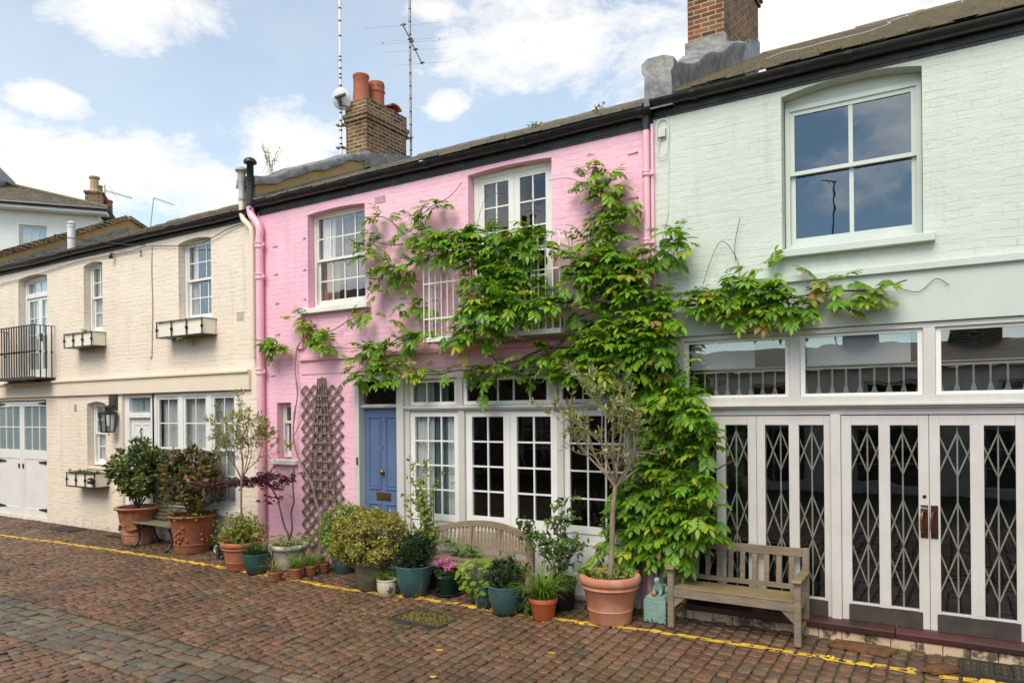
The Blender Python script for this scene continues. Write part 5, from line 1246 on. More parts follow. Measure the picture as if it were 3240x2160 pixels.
m.prism([(X0, 0), (X0, YF), (X1, YF), (X1, 0)], 'z', 3.065, 3.10); m.box(X0 - .01, X1 + .01, YF - .02, YF, 3.05, 3.11); m.box(X1 - .6, X1 - .5, YF + .02, 0, 3.02, 3.065); m.build('floor', 'black_iron', bal2)
m = MB(); n = 19
for k in range(n + 1):
    x = X0 + .015 + (X1 - X0 - .03) * k / n; m.tube([(x, YF, 3.1), (x, YF, 4.17)], .0125, 6); m.ball((x, YF, 3.635), (.024, .024, .034), 6, 5)
for x in (X0 + .015, X1 - .015):
    for k in range(1, 4):
        y = YF * (1 - k / 3.6); m.tube([(x, y, 3.1), (x, y, 4.17)], .0125, 6); m.ball((x, y, 3.635), (.024, .024, .034), 6, 5)
m.box(X0, X1, YF - .018, YF + .018, 4.17, 4.19); m.box(X0, X1 - .5, YF + .014, YF + .028, 3.62, 3.65)
for x in (X0, X1 - .036): m.box(x, x + .036, YF + .018, 0, 4.1705, 4.1845)
m.build('railing', 'black_iron', bal2)

# ================================================================= WINDOW BOXES, LANTERN
def window_box(x0, x1, zt, label, plant=0, depth=.30):
    cx = (x0 + x1) / 2; t = thing('window_box', label, 'window box', (cx, 0, zt), 'cream window boxes in black iron cradles')
    m = MB(); h = .29; xa, xb = x0 - cx, x1 - cx
    m.box(xa + .02, xb - .02, -depth + .035, -depth + .055, -h + .02, -.012); m.box(xa + .02, xb - .02, -.03, -.01, -h + .02, -.012)
    m.box(xa + .02, xa + .04, -depth + .055, -.03, -h + .02, -.012); m.box(xb - .04, xb - .02, -depth + .055, -.03, -h + .02, -.012); m.box(xa + .04, xb - .04, -depth + .055, -.03, -h + .02, -h + .04)
    m.build('box', 'box_cream', t, local=True, bevel=.003)
    m = MB(); m.box(xa + .041, xb - .041, -depth + .056, -.031, -h + .04, -.045); m.build('soil', 'soil', t, local=True)
    m = MB(); m.box(xa, xb, -depth, 0, -h, -h + .018)
    m.box(xa, xb, -depth, -depth + .03, -.011, 0); m.box(xa, xa + .03, -depth + .03, 0, -.0105, -.0005); m.box(xb - .03, xb, -depth + .03, 0, -.0105, -.0005)
    n = 3
    for k in range(n + 1):
        x = xa + .012 + (xb - xa - .024) * k / n; m.tube([(x, -depth + .012, -h + .018), (x, -depth + .012, -.011)], .0115, 6); m.ball((x, -depth + .012, -h / 2), (.026, .026, .034), 8, 6)
    m.build('cradle', 'black_iron', t, local=True)
    if plant == 1:
        L = Leaves()
        for _ in range(9): L.add((.0 + rng.gauss(.03, .02), -.12, -.03 + rng.random() * .05), (rng.gauss(0, .6), rng.gauss(-.3, .4), rng.uniform(.2, 1)), (0, -.5, .8), .14, .045, pick(G_BRIGHT))
        L.build('foliage', 'leaf_soft', t, local=True)
    if plant == 2:
        L = Leaves()
        for _ in range(12): L.add((.12 + rng.gauss(0, .05), -.2 + rng.gauss(0, .03), -.28 - rng.random() * .05), (rng.gauss(0, .5), rng.gauss(-.3, .4), -rng.uniform(.2, 1)), (0, -.8, .3), .10, .04, pick(G_BRIGHT))
        for _ in range(5): L.add((-.15 + rng.gauss(0, .05), -.15, -.03), (rng.gauss(0, .6), -.3, .6), (0, -.8, .3), .07, .03, pick(G_BRIGHT))
        L.build('foliage', 'leaf_soft', t, local=True)
    if plant == 3:
        sp = [((rng.uniform(xa + .06, xb - .06), rng.uniform(-depth + .07, -.05), -.05), rng.random() * 6.28, rng.uniform(.10, .19), rng.uniform(.9, 1.5), .009, pick([(3, (.05, .13, .02)), (1, (.16, .13, .04))])) for _ in range(260)]
        blades('grass', 'leaf_matt', t, sp, local=True)
    return t
window_box(-15.33, -14.30, 3.93, 'cream window box with one leafy sprig under the narrow middle upstairs window', 1)
window_box(-12.18, -10.87, 3.94, 'longest cream window box, under the upstairs window nearest the pink house', 2)
wb = window_box(-15.28, -14.24, 1.165, 'cream window box of short green grass low beside the lantern', 3)
ml = thing('plastic_box', 'small black plastic box stuck on the corner of the low grassy window box', 'box', (-14.32, -.30, 1.02))
m = MB(); m.prism([(-.075, -.05), (.07, -.06), (.075, .03), (.03, .07), (-.06, .055)], 'y', -.05, 0); m.use('white_plastic').box(-.02, .03, -.053, -.0505, .0, .03); m.build('box', 'black_plastic', ml, local=True, bevel=.008)
ln = thing('wall_lantern', 'tapering black copper lantern on a dark board between small window and numbered door', 'lantern', (-13.98, 0, 2.3))
m = MB(); m.box(-.23, .06, -.02, 0, .10, .41); m.box(-.20, .03, -.026, -.02, .13, .385)
for k in range(5): m.box(-.19, .02, -.031, -.026, .14 + k * .048, .18 + k * .048)
m.build('board', 'dark_brown_paint', ln, local=True)
m = MB(); cy = -.165; a, b = .113, .078; zt, zb = .045, -.33
for sx in (-1, 1):
    for sy in (-1, 1): m.beam((sx * a, cy + sy * a, zt), (sx * b, cy + sy * b, zb), .022, .022)
def ring(z, s, h, t=.024):
    m.box(-s - .006, s + .006, cy - s - .006, cy - s + t, z, z + h); m.box(-s - .006, s + .006, cy + s - t, cy + s + .006, z, z + h); m.box(-s - .006, -s + t, cy - s + t, cy + s - t, z + .0005, z + h - .0005); m.box(s - t, s + .006, cy - s + t, cy + s - t, z + .0005, z + h - .0005)
ring(.0, .116, .05); ring(zb - .012, b, .022); m.box(-b + .02, b - .02, cy - b + .02, cy + b - .02, zb - .010, zb)
m.add([(-.12, cy - .12, .05), (.12, cy - .12, .05), (.12, cy + .12, .05), (-.12, cy + .12, .05), (-.06, cy - .06, .085), (.06, cy - .06, .085), (.06, cy + .06, .085), (-.06, cy + .06, .085)], [(0, 1, 5, 4), (1, 2, 6, 5), (2, 3, 7, 6), (3, 0, 4, 7), (4, 5, 6, 7)])
m.lathe([(.058, .085), (.058, .13), (.085, .135), (.082, .155), (.045, .18), (.015, .185), (0, .2)], (0, cy, 0), 16)
m.tube([(0, cy, .1), (-.03, cy + .08, .14), (-.06, -.02, .2)], .016, 8); m.tube([(.02 + .022 * math.cos(t), cy, zb - .04 + .032 * math.sin(t)) for t in [k * math.pi / 8 for k in range(17)]], .005, 5)
m.build('frame', 'black_iron', ln, local=True)
m = MB()
for (p, q) in (((-1, -1), (1, -1)), ((1, -1), (1, 1)), ((1, 1), (-1, 1)), ((-1, 1), (-1, -1))):
    s_, u = a - .006, b - .004
    m.quad((p[0] * s_, cy + p[1] * s_, 0), (q[0] * s_, cy + q[1] * s_, 0), (q[0] * u, cy + q[1] * u, zb), (p[0] * u, cy + p[1] * u, zb))
m.build('pane', 'window_glass', ln, local=True, flip=False)
m = MB(); m.tube([(0, cy, zb), (0, cy, zb + .12)], .02, 8); m.build('burner', 'bronze_plate', ln, local=True)

# ================================================================= TRELLIS AND OBELISK
tr = thing('trellis', 'wide weathered diamond lattice trellis fixed to the pink wall', 'trellis', (-8.32, 0, .4))
m = MB(); X0, X1, Z0, Z1 = -8.77, -7.885, .18, 2.72; st = .188
def clip(p, q):
    (x0, z0), (x1, z1) = p, q; t0, t1 = 0., 1.; dx, dz = x1 - x0, z1 - z0
    for d, lo, hi, s0 in ((dx, X0, X1, x0), (dz, Z0, Z1, z0)):
        a, b = sorted(((lo - s0) / d, (hi - s0) / d)); t0, t1 = max(t0, a), min(t1, b)
    return None if t1 - t0 < .02 else ((x0 + dx * t0, z0 + dz * t0), (x0 + dx * t1, z0 + dz * t1))
k = -10
while k < 40:
    for sg, yy in ((1, -.034), (-1, -.020)):
        zc = Z0 + k * st
        seg = clip((X0 - 1, zc - sg * .98), (X0 + 2, zc + sg * .98 * 2))
        if seg:
            (a, b), (c, d) = seg; j = rng.uniform(-.006, .006); m.beam((a, yy, b + j), (c, yy, d + j), .012, .036)
    k += 1
m.build('lattice', 'trellis_wood', tr)
ob = thing('obelisk_trellis', 'narrow tapering fan trellis of upright laths leaning on the lattice', 'trellis', (-8.28, -.06, .95))
m = MB(); n = 5
for k in range(n):
    t = k / (n - 1); m.beam((-8.585 + .575 * t, -.062, .95), (-8.365 + .16 * t, -.060, 2.83 + (.02 if k == 2 else 0)), .014, .022)
for k in range(12):
    z = 1.0 + (2.56 - 1.0) * k / 11; u = (z - .95) / 1.88; xl, xr = -8.585 + .22 * u - .03, -8.01 - .195 * u + .03
    m.beam((xl, -.077, z), (xr, -.077, z - .004), .014, .026)
m.build('lath', 'trellis_wood', ob)

# ================================================================= BENCHES
def bench_grey():
    t = thing('garden_bench', 'grey teak garden bench with upright slats, mossy seat and arms, before the lattice doors', 'bench', (-1.99, -.28, gz(-.3)))
    X = .635; yf, yb = -.235, .185
    def leg(x, y, h, tilt=0):
        m = MB(); m.box(x - .032, x + .032, y - .03, y + .03, 0, .40); m.add([(x - .032, y - .03, .40), (x + .032, y - .03, .40), (x + .032, y + .03, .40), (x - .032, y + .03, .40), (x - .032, y - .028 + tilt, h), (x + .032, y - .028 + tilt, h), (x + .032, y + .028 + tilt, h), (x - .032, y + .028 + tilt, h)], [(0, 1, 5, 4), (1, 2, 6, 5), (2, 3, 7, 6), (3, 0, 4, 7), (4, 5, 6, 7)])
        return m
    for x in (-X, X):
        leg(x, yf, .615).build('leg', 'grey_teak', t, local=True, bevel=.005); leg(x, yb, .875, .05).build('leg', 'grey_teak', t, local=True, bevel=.005)
        m = MB(); s_ = 1 if x > 0 else -1
        m.prism([(yf - .06, .615), (yb + .0, .625), (yb + .0, .652), (yf - .02, .645), (yf - .06, .632)], 'x', x - .048, x + .042); m.build('armrest', 'grey_teak', t, local=True, bevel=.007)
    m = MB(); m.box(-X + .032, X - .032, yf - .022, yf + .014, .33, .415)
    m.box(-X + .033, X - .033, yb - .015, yb + .015, .33, .40)
    for x in (-X, X): m.box(x - .016, x + .016, yf + .03, yb - .03, .335, .41); m.box(x - .014, x + .014, yf + .03, yb - .03, .10, .15)
    for s_ in (-1, 1): m.prism([(s_ * (X - .032), .33), (s_ * (X - .032), .21), (s_ * (X - .16), .33)], 'y', yf - .012, yf + .012)
    m.build('seat_frame', 'grey_teak', t, local=True, bevel=.003)
    m = MB(); ys = [yf - .02, yf + .075, yf + .165, yf + .255, yf + .335]
    for k, y in enumerate(ys): m.box(-X + .035, X - .035, y, y + (.082 if k else .085), .418 - (.006 * k if k < 3 else .014), .438 - (.006 * k if k < 3 else .014) + rng.uniform(-.002, .002))
    m.build('seat', 'grey_teak', t, local=True, bevel=.004)
    m = MB(); f_ = lambda z: yb + .05 * (z - .40) / .475
    m.beam((-X + .032, f_(.83), .825), (X - .032, f_(.83), .825), .03, .085); m.beam((-X + .032, f_(.46), .475), (X - .032, f_(.46), .475), .028, .05)
    for k in range(9): x = -X + .14 + (2 * X - .28) * k / 8; m.beam((x, f_(.5), .50), (x, f_(.79), .785), .052, .014, up=(0, 1, 0))
    m.build('backrest', 'grey_teak', t, local=True, bevel=.003)
bench_grey()
def bench_curved():
    t = thing('garden_bench', 'curved back oak garden bench behind the teal pots', 'bench', (-5.22, -.34, gz(-.4)))
    # plan: a shallow banana, its ends nearer the street
    W = .78
    def bk(u): return (W * u, .13 - .14 * u * u)              # back line
    def fr(u): return (W * .95 * u, -.25 - .10 * u * u)         # front line
    def top(u): return .735 + .125 * (1 - u * u) ** 1.1
    N = 24
    def sweep(f, zf, w, h, u0=-1, u1=1, tilt=0):
        m = MB(); vs = []
        for i in range(N + 1):
            u = u0 + (u1 - u0) * i / N; x, y = f(u); z = zf(u)
            vs += [(x, y - w / 2, z - h / 2), (x, y + w / 2, z - h / 2), (x, y + w / 2, z + h / 2), (x, y - w / 2, z + h / 2)]
        m.add(vs, [(4 * i + k, 4 * i + (k + 1) % 4, 4 * i + 4 + (k + 1) % 4, 4 * i + 4 + k) for i in range(N) for k in range(4)] + [(0, 1, 2, 3), (4 * N, 4 * N + 1, 4 * N + 2, 4 * N + 3)])
        return m
    tilt = lambda z: .10 * (z - .45)
    m = sweep(lambda u: (bk(u)[0], bk(u)[1] + tilt(top(u))), top, .05, .075)
    b2 = sweep(lambda u: (bk(u)[0], bk(u)[1] + tilt(.55)), lambda u: .565, .035, .05); m.add(b2.v, b2.f)
    for i in range(27):
        u = -.93 + 1.86 * i / 26; x, y = bk(u); zt = top(u) - .03
        big = i in (0, 9, 17, 26)
        m.beam((x, y + tilt(.45), .40 if big else .585), (x, y + tilt(zt), zt), .052 if big else .032, .034 if big else .012, up=(0, 1, 0))
    m.build('backrest', 'weathered_oak', t, local=True, bevel=.003)
    m = MB(); n = 30
    for i in range(n):
        u = -.97 + 1.94 * i / (n - 1); a, b = Vector((*fr(u), .445)), Vector((*bk(u * .97), .475)); b.y -= .01; a.z += rng.uniform(-.002, .002)
        m.beam(a, b, .036, .018)
    m.build('seat', 'weathered_oak', t, local=True)
    m = sweep(lambda u: (fr(u)[0], fr(u)[1] + .008), lambda u: .39, .03, .075); b2 = sweep(lambda u: (bk(u)[0], bk(u)[1] - .03), lambda u: .42, .03, .06); m.add(b2.v, b2.f); m.build('seat_frame', 'weathered_oak', t, local=True)
    for u in (-.96, .96, -.36, .36):
        x, y = fr(u); m = MB(); m.box(x - .028, x + .028, y + .02, y + .075, 0, .33 if abs(u) < .5 else .36); m.build('leg', 'weathered_oak', t, local=True, bevel=.004)
    for u in (-1, 1):
        x, y = bk(u); m = MB(); m.beam((x, y + .01, 0), (x, y + tilt(.72), .70), .055, .05, up=(0, 1, 0)); m.build('leg', 'weathered_oak', t, local=True)
        x2, y2 = fr(u * .98)
    m = MB(); m.box(.60, .63, -.27, -.10, .0, .01)
bench_curved()
def bench_slat():
    t = thing('garden_bench', 'mossy slatted bench on cast iron legs between the two big terracotta pots', 'bench', (-11.8, -.40, gz(-.4)))
    X = .62
    m = MB()
    for k in range(5): y = -.24 + k * .068; z = .425 - .012 * math.sin(k / 4 * math.pi); m.box(-X, X, y, y + .055, z - .022, z)
    m.build('seat', 'mossy_slats', t, local=True, bevel=.004)
    m = MB()
    for k in range(8): y = .125 + .030 * k - .0012 * k * k; z = .47 + k * .062; m.beam((-X, y, z), (X, y, z), .046, .02, up=(0, 1, .35))
    m.build('backrest', 'mossy_slats', t, local=True, bevel=.003)
    for x in (-.47, .47):
        m = MB(); m.tube(spline([(x, -.30, .0), (x, -.25, .03), (x, -.18, .14), (x, -.19, .28), (x, -.24, .395)], 5), .021, 7); m.tube(spline([(x, .26, .0), (x, .2, .04), (x, .12, .16), (x, .08, .30), (x, .12, .42), (x, .2, .62), (x, .33, .93)], 5), .019, 7)
        m.tube(spline([(x, -.19, .28), (x, -.05, .33), (x, .08, .30)], 5), .015, 6); m.tube(spline([(x, -.24, .39), (x, -.05, .385), (x, .12, .42)], 4), .014, 6)
        m.tube([(x, -.15 + .05 * math.cos(a), .33 + .05 * math.sin(a)) for a in [k * math.pi / 7 for k in range(12)]], .010, 5)
        m.build('leg', 'black_iron', t, local=True, smooth=True)
bench_slat()

# ================================================================= POTS AND PLANTS
def soil_disc(t, r, z, mat='soil'):
    m = MB(); n = 20; vs = [(0, 0, z + .012)]
    for k in range(n): a = 2 * math.pi * k / n; vs.append((r * math.cos(a), r * math.sin(a), z + rng.uniform(-.006, .006)))
    m.add(vs, [(0, 1 + k, 1 + (k + 1) % n) for k in range(n)]); return m.build('soil', mat, t, local=True, smooth=True)
def pot_obj(t, prof, mat, n=36, label=None, wob=.006, auto=50, name='pot', extra=None):
    m = MB(); m.lathe(prof, n=n, wob=wob, cap=False)
    if extra: m.add(extra.v, extra.f)
    m.add([(prof[0][0] * math.cos(2 * math.pi * k / 12), prof[0][0] * math.sin(2 * math.pi * k / 12), prof[0][1]) for k in range(12)], [tuple(range(12))])
    o = m.build(name, mat, t, local=True, auto=auto)
    if label: o['label'] = label
    return o
def inner(R, H, d=.06, th=.02): return [(R - th * .4, H), (R - th, H - .004), (R - th * 1.3, H - d)]
def festoon(t, rb, R, H, mat, n=5, style=0):
    """swags of fruit and leaves in relief round the belly"""
    m = MB(); r_at = lambda z: rb + (R * .90 - rb) * (z / H) + .004
    for s_ in range(n):
        a0 = 2 * math.pi * s_ / n + .3
        for k in range(11 if style == 0 else 15):
            u = k / 10 - .5 if style == 0 else rng.uniform(-.32, .32)
            z = (.56 - .14 * math.cos(u * 3.0) + rng.uniform(-.02, .02)) * H if style == 0 else (.50 + rng.uniform(-.20, .22) - abs(u) * .1) * H
            a = a0 + u * (2 * math.pi / n) * .86; r = r_at(z); sz = rng.uniform(.014, .034)
            m.ball((r * math.cos(a), r * math.sin(a), z), (sz, sz, sz * rng.uniform(.7, 1.2)), 7, 5)
    return m
def potted(name, label, cat, x, y, group=None): return thing(name, label, cat, (x, y, gz(y) + und(x, y) + .002), group)

def shrub(t, z0, zc, rad, n, size, pal, mat='leaf_glossy', stems=4, asp=.5, clump=26, bark='bark_brown', r0=.012, fill=.5, up=.25, seed=1, cs=.24):
    """a bushy plant: stems fanning from z0, leaves in clumps through an uneven ellipsoid"""
    rr = random.Random(seed); m = MB(); L = Leaves(); cents = []
    for _ in range(clump):
        v = rvec(rr) * (rr.random() ** fill); cents.append(Vector((v.x * rad[0], v.y * rad[1], zc + v.z * rad[2])))
    for i, c in enumerate(cents):
        b = Vector((rr.gauss(0, .02), rr.gauss(0, .02), z0)); mid = b.lerp(c, .5) + Vector((rr.gauss(0, .04), rr.gauss(0, .04), .06)) * (rad[2] / .4)
        if i < stems * 5: m.tube(spline([b, mid, c], 4), [r0 * (1 - .7 * k / 8) for k in range(9)], 5, cap=False)
    for _ in range(n):
        c = rr.choice(cents); v = rvec(rr) * (rr.random() ** .45) * cs * min(rad) * 1.6
        p = c + v; out = (p - Vector((0, 0, zc - rad[2] * .3))); out.normalize()
        d = (out * .5 + rvec(rr) * .9 + Vector((0, 0, up))).normalized()
        s_ = size * rr.uniform(.65, 1.2)
        L.add(p, d, (out + Vector((0, 0, .5)) + rvec(rr) * .5), s_, s_ * asp, pick(pal, rr))
    m.build('stem', bark, t, local=True, flip=False); L.build('foliage', mat, t, local=True, droop=.18)

CAM_G = [(5, (.075, .115, .022)), (3, (.045, .075, .018)), (2.5, (.16, .175, .028)), (1.2, (.27, .23, .035))]
CAM_B = [(4, (.075, .085, .022)), (3, (.045, .055, .018)), (2.5, (.17, .085, .028)), (1.6, (.26, .115, .032)), (1.5, (.14, .14, .028))]
DARKG = [(5, (.018, .042, .012)), (3, (.028, .06, .016)), (1, (.05, .095, .025))]
VARIEG = [(5, (.40, .35, .07)), (3, (.24, .25, .05)), (2, (.10, .13, .03)), (2, (.52, .43, .12)), (1, (.20, .15, .05))]
YELL = [(5, (.30, .30, .04)), (3, (.22, .25, .04)), (2, (.10, .15, .03)), (1, (.38, .33, .06))]
LIME = [(5, (.20, .31, .035)), (3, (.14, .24, .028)), (1.5, (.27, .35, .06))]
OLIVE = [(4, (.30, .31, .13)), (3, (.20, .235, .075)), (2, (.40, .40, .22)), (.8, (.36, .34, .08))]
SPID = [(4, (.15, .27, .03)), (3, (.10, .20, .025)), (2, (.27, .35, .08)), (.6, (.38, .33, .12))]

# A: garland pot, nearest the numbered door
t = potted('potted_camellia', 'tall leafy camellia in a garlanded terracotta pot left of the slatted bench', 'potted plant', -12.60, -.40, 'potted plants along the house fronts')
R_, H = .385, .66; rb = .252
pot_obj(t, [(rb, 0), (rb + .01, .02), (rb + .022, .17), (rb + .032, .175), (rb + .032, .195), (rb + .022, .2), (R_ - .055, H - .09), (R_ - .04, H - .06), (R_, H - .045), (R_ + .012, H - .02), (R_ + .002, H)] + inner(R_, H, .08, .055), 'terracotta_weathered', wob=.004, extra=festoon(t, rb + .02, R_ - .02, H, 'terracotta_weathered', 5, 0)); soil_disc(t, R_ - .065, H - .06)
shrub(t, H - .06, 1.34, (.60, .42, .56), 2300, .10, CAM_G, clump=84, asp=.54, seed=3, r0=.013, fill=.36, cs=.155)
# B
t = potted('potted_camellia', 'bronze leaved bushy camellia in a fruit swagged terracotta pot right of the slatted bench', 'potted plant', -11.03, -.40, 'potted plants along the house fronts')
R_, H = .385, .63; rb = .262
pot_obj(t, [(rb, 0), (rb + .008, .02), (rb + .02, .13), (rb + .032, .135), (rb + .032, .155), (rb + .02, .16), (R_ - .05, H - .08), (R_ - .035, H - .055), (R_, H - .045), (R_ + .014, H - .02), (R_ + .004, H)] + inner(R_, H, .08, .055), 'terracotta_red', wob=.004, extra=festoon(t, rb + .02, R_ - .02, H, 'terracotta_red', 4, 1)); soil_disc(t, R_ - .06, H - .05)
shrub(t, H - .05, 1.24, (.62, .42, .56), 3300, .088, CAM_B, clump=110, asp=.5, seed=5, r0=.011, fill=.36, cs=.15)
L = Leaves()
for _ in range(130): a = rng.random() * 6.28; r = .3 + rng.random() * .08; L.add((r * math.cos(a), r * math.sin(a), H + rng.uniform(-.05, .05)), (math.cos(a) + rng.gauss(0, .5), math.sin(a) + rng.gauss(0, .5), rng.uniform(-.5, .5)), (rng.gauss(0, .4), rng.gauss(0, .4), 1), .07, .04, pick(CAM_G))
L.build('foliage', 'leaf_glossy', t, local=True)
# P3: tub with olive standard and yellow variegated underplanting
t = potted('potted_olive', 'slim young olive tree above yellow leaves in a plain terracotta tub on the yellow line', 'potted plant', -9.21, -.83, 'potted plants along the house fronts')
R_, H, rb = .300, .415, .205
def tub(t, R_, H, rb, mat, roll=.035, band=True):
    pr = [(rb, 0), (rb + .008, .012)]
    if band: z = H * .28; r = rb + (R_ * .90 - rb) * .28; pr += [(r, z - .006), (r + .006, z), (r, z + .006)]
    r2 = R_ * .92; pr += [(r2 - .02, H * .70), (r2 - .004, H * .72), (r2 + .010, H * .745), (r2 + .004, H * .775), (r2 + .002, H * .80), (R_ - .006, H * .83), (R_ + .004, H * .88), (R_ + .002, H * .96), (R_ - .012, H)] + inner(R_ - .012, H, .05, roll)
    return pot_obj(t, pr, mat, wob=.003)
tub(t, R_, H, rb, 'terracotta_tub'); soil_disc(t, R_ - .05, H - .03)
def olive(t, z0, ztr, ztop, rx, n_leaf, seed, trunk_r, lean=(0, 0), limbs=6, leafs=.055, bark='bark_grey', subs=7, bare=.42):
    """a standard: clean stem, limbs fanning up and out, bare inside, leafy towards the ends"""
    rr = random.Random(seed); m = MB(); twigs = []
    top = Vector((lean[0], lean[1], ztr)); hgt = ztop - ztr
    m.tube(spline([(0, 0, z0), (lean[0] * .2 + .012, lean[1] * .3, z0 + (ztr - z0) * .35), (lean[0] * .6 - .008, lean[1] * .6, z0 + (ztr - z0) * .7), top], 6), [trunk_r * (1.12 - .3 * k / 18) for k in range(19)], 9)
    for k in range(limbs):
        a = 2 * math.pi * (k + rr.uniform(-.25, .25)) / limbs; q = rr.uniform(.55, .95) if k % 3 else rr.uniform(.05, .4)
        e = top + Vector((math.cos(a) * rx * q, math.sin(a) * rx * q * .8, hgt * rr.uniform(.62, .92) * (1.08 - .35 * q)))
        b = top + Vector((0, 0, -.05 * rr.random())); mid = b.lerp(e, .45) + Vector((math.cos(a), math.sin(a), -.2)) * rx * .10 + rvec(rr) * .04
        lp = spline([b, b.lerp(mid, .5) + rvec(rr) * .025, mid, mid.lerp(e, .5) + rvec(rr) * .03, e], 4); m.tube(lp, [trunk_r * .55 * (1 - .75 * i / len(lp)) for i in range(len(lp))], 6, cap=False)
        for s_ in range(subs):
            i = rr.randint(int(len(lp) * .3), len(lp) - 2); o = lp[i]; out = Vector((o.x - top.x, o.y - top.y, 0)); out = out.normalized() if out.length > .03 else rvec(rr)
            d = (out * rr.uniform(.1, 1.) + rvec(rr) * .75 + Vector((0, 0, rr.uniform(.3, 1.2)))).normalized(); L_ = hgt * rr.uniform(.22, .48)
            e2 = o + d * L_; e2.z = min(e2.z, ztop + .03); sp_ = spline([o, o.lerp(e2, .5) + rvec(rr) * .04, e2], 5); m.tube(sp_, [trunk_r * .20 * (1 - .65 * j / len(sp_)) for j in range(len(sp_))], 4, cap=False); twigs.append(sp_)
            for _ in range(3):
                j = rr.randint(2, len(sp_) - 1); o3 = sp_[j]; e3 = o3 + (rvec(rr) + d * .8 + Vector((0, 0, .35))).normalized() * rr.uniform(.07, .19); tw_ = [o3, o3.lerp(e3, .5) + rvec(rr) * .012, e3]; m.tube(tw_, .0025, 4, cap=False); twigs.append(tw_)
    m.build('trunk', bark, t, local=True, flip=False)
    L = Leaves(); n = 0
    while n < n_leaf:
        tw_ = rr.choice(twigs); i = rr.randint(1, len(tw_) - 1); p = tw_[i]
        if p.z < ztr + hgt * bare and rr.random() < .80: n += 1; continue
        d = (tw_[i] - tw_[i - 1]).normalized(); dd = (d * .55 + rvec(rr) * .75 + Vector((0, 0, .2))).normalized(); s_ = leafs * rr.uniform(.65, 1.3)
        L.add(p + rvec(rr) * .012, dd, rvec(rr) + Vector((0, -.3, .8)), s_, s_ * .24, pick(OLIVE, rr, .25)); n += 1
    L.build('foliage', 'leaf_matt', t, local=True, shape='oval', droop=.05)
olive(t, H - .03, 1.36, 2.52, .44, 2400, 12, .017, (.03, .0), 7, .070, 'bark_grey', 6, .38)
rr = random.Random(4); L = Leaves(); m = MB()
for _ in range(115):
    a = rr.random() * 6.28; r = rr.uniform(.05, .38); tip = Vector((r * math.cos(a), r * math.sin(a), H + rr.uniform(.0, .42) * (1.1 - r * 1.4)))
    m.tube(spline([(.05 * math.cos(a), .05 * math.sin(a), H - .03), tip * .6 + Vector((0, 0, H * .45)), tip], 4), .0025, 4, cap=False)
    for _ in range(8): L.add(tip + rvec(rr) * .07, rvec(rr) + Vector((0, 0, .2)), (rr.gauss(0, .4), rr.gauss(0, .4), 1), .055, .03, pick(YELL, rr))
m.build('stem', 'twig_green', t, local=True, flip=False); L.build('foliage', 'leaf_soft', t, local=True)['label'] = 'yellow variegated underplanting'
# P4 glazed green pot, spiky leaves
t = potted('potted_lily', 'grassy leaves in a rounded green glazed pot in front of the terracotta tub', 'potted plant', -8.78, -.90, 'potted plants along the house fronts')
pot_obj(t, [(.12, 0), (.135, .01), (.165, .09), (.188, .18), (.196, .25), (.200, .27), (.204, .285), (.198, .292)] + inner(.198, .292, .04, .018), 'glaze_green'); soil_disc(t, .18, .265)
blades('foliage', 'leaf_glossy', t, [((rng.gauss(0, .06), rng.gauss(0, .06), .26), rng.random() * 6.28, rng.uniform(.22, .38), rng.uniform(.8, 1.45), .017, pick([(4, (.06, .14, .025)), (2, (.10, .19, .03))])) for _ in range(85)], local=True)
# P5 stone pot with red maple
t = potted('potted_maple', 'dark red Japanese maple with bare stems in a pale stone pot', 'potted tree', -8.54, -.50, 'potted plants along the house fronts')
R_, H, rb = .305, .37, .195
pot_obj(t, [(rb, 0), (rb + .012, .015), (rb + .03, .12), (R_ - .05, .27), (R_ - .035, .285), (R_ - .012, .30), (R_, .325), (R_ - .004, .35), (R_ - .02, .365)] + inner(R_ - .02, .365, .05, .04), 'cast_stone', wob=.008); soil_disc(t, R_ - .06, .33)
m = MB(); L = Leaves(); rr = random.Random(9)
s1 = spline([(.02, 0, .33), (-.02, .0, .50), (-.10, .0, .62), (-.16, -.02, .85), (-.22, -.02, 1.02), (-.32, -.03, 1.15), (-.46, -.05, 1.27)], 5); s2 = spline([(.02, 0, .45), (.06, .01, .60), (.03, .02, .82), (.09, .02, 1.0), (.06, .03, 1.22), (.10, .03, 1.40), (.04, .04, 1.52)], 5)
m.tube(s1, [.019 - .014 * k / len(s1) for k in range(len(s1))], 7); m.tube(s2, [.017 - .011 * k / len(s2) for k in range(len(s2))], 7)
def twig(a, b, c, r=.005): m.tube(spline([a, b, c], 5), r, 4, cap=False)
sprays = []
for (o, e) in (((-.46, -.05, 1.27), (-.80, -.10, 1.28)), ((-.46, -.05, 1.27), (-1.62, -.28, 1.17)), ((-.32, -.03, 1.15), (-.55, -.1, 1.30)), ((-.46, -.05, 1.27), (-.30, -.1, 1.38)), ((-.3, -.03, 1.15), (.22, -.1, 1.38)), ((-.22, -.02, 1.02), (-.36, -.06, .98))):
    o, e = Vector(o), Vector(e); twig(o, (o + e) / 2 + Vector((0, 0, .05)), e); sprays.append((o, e))
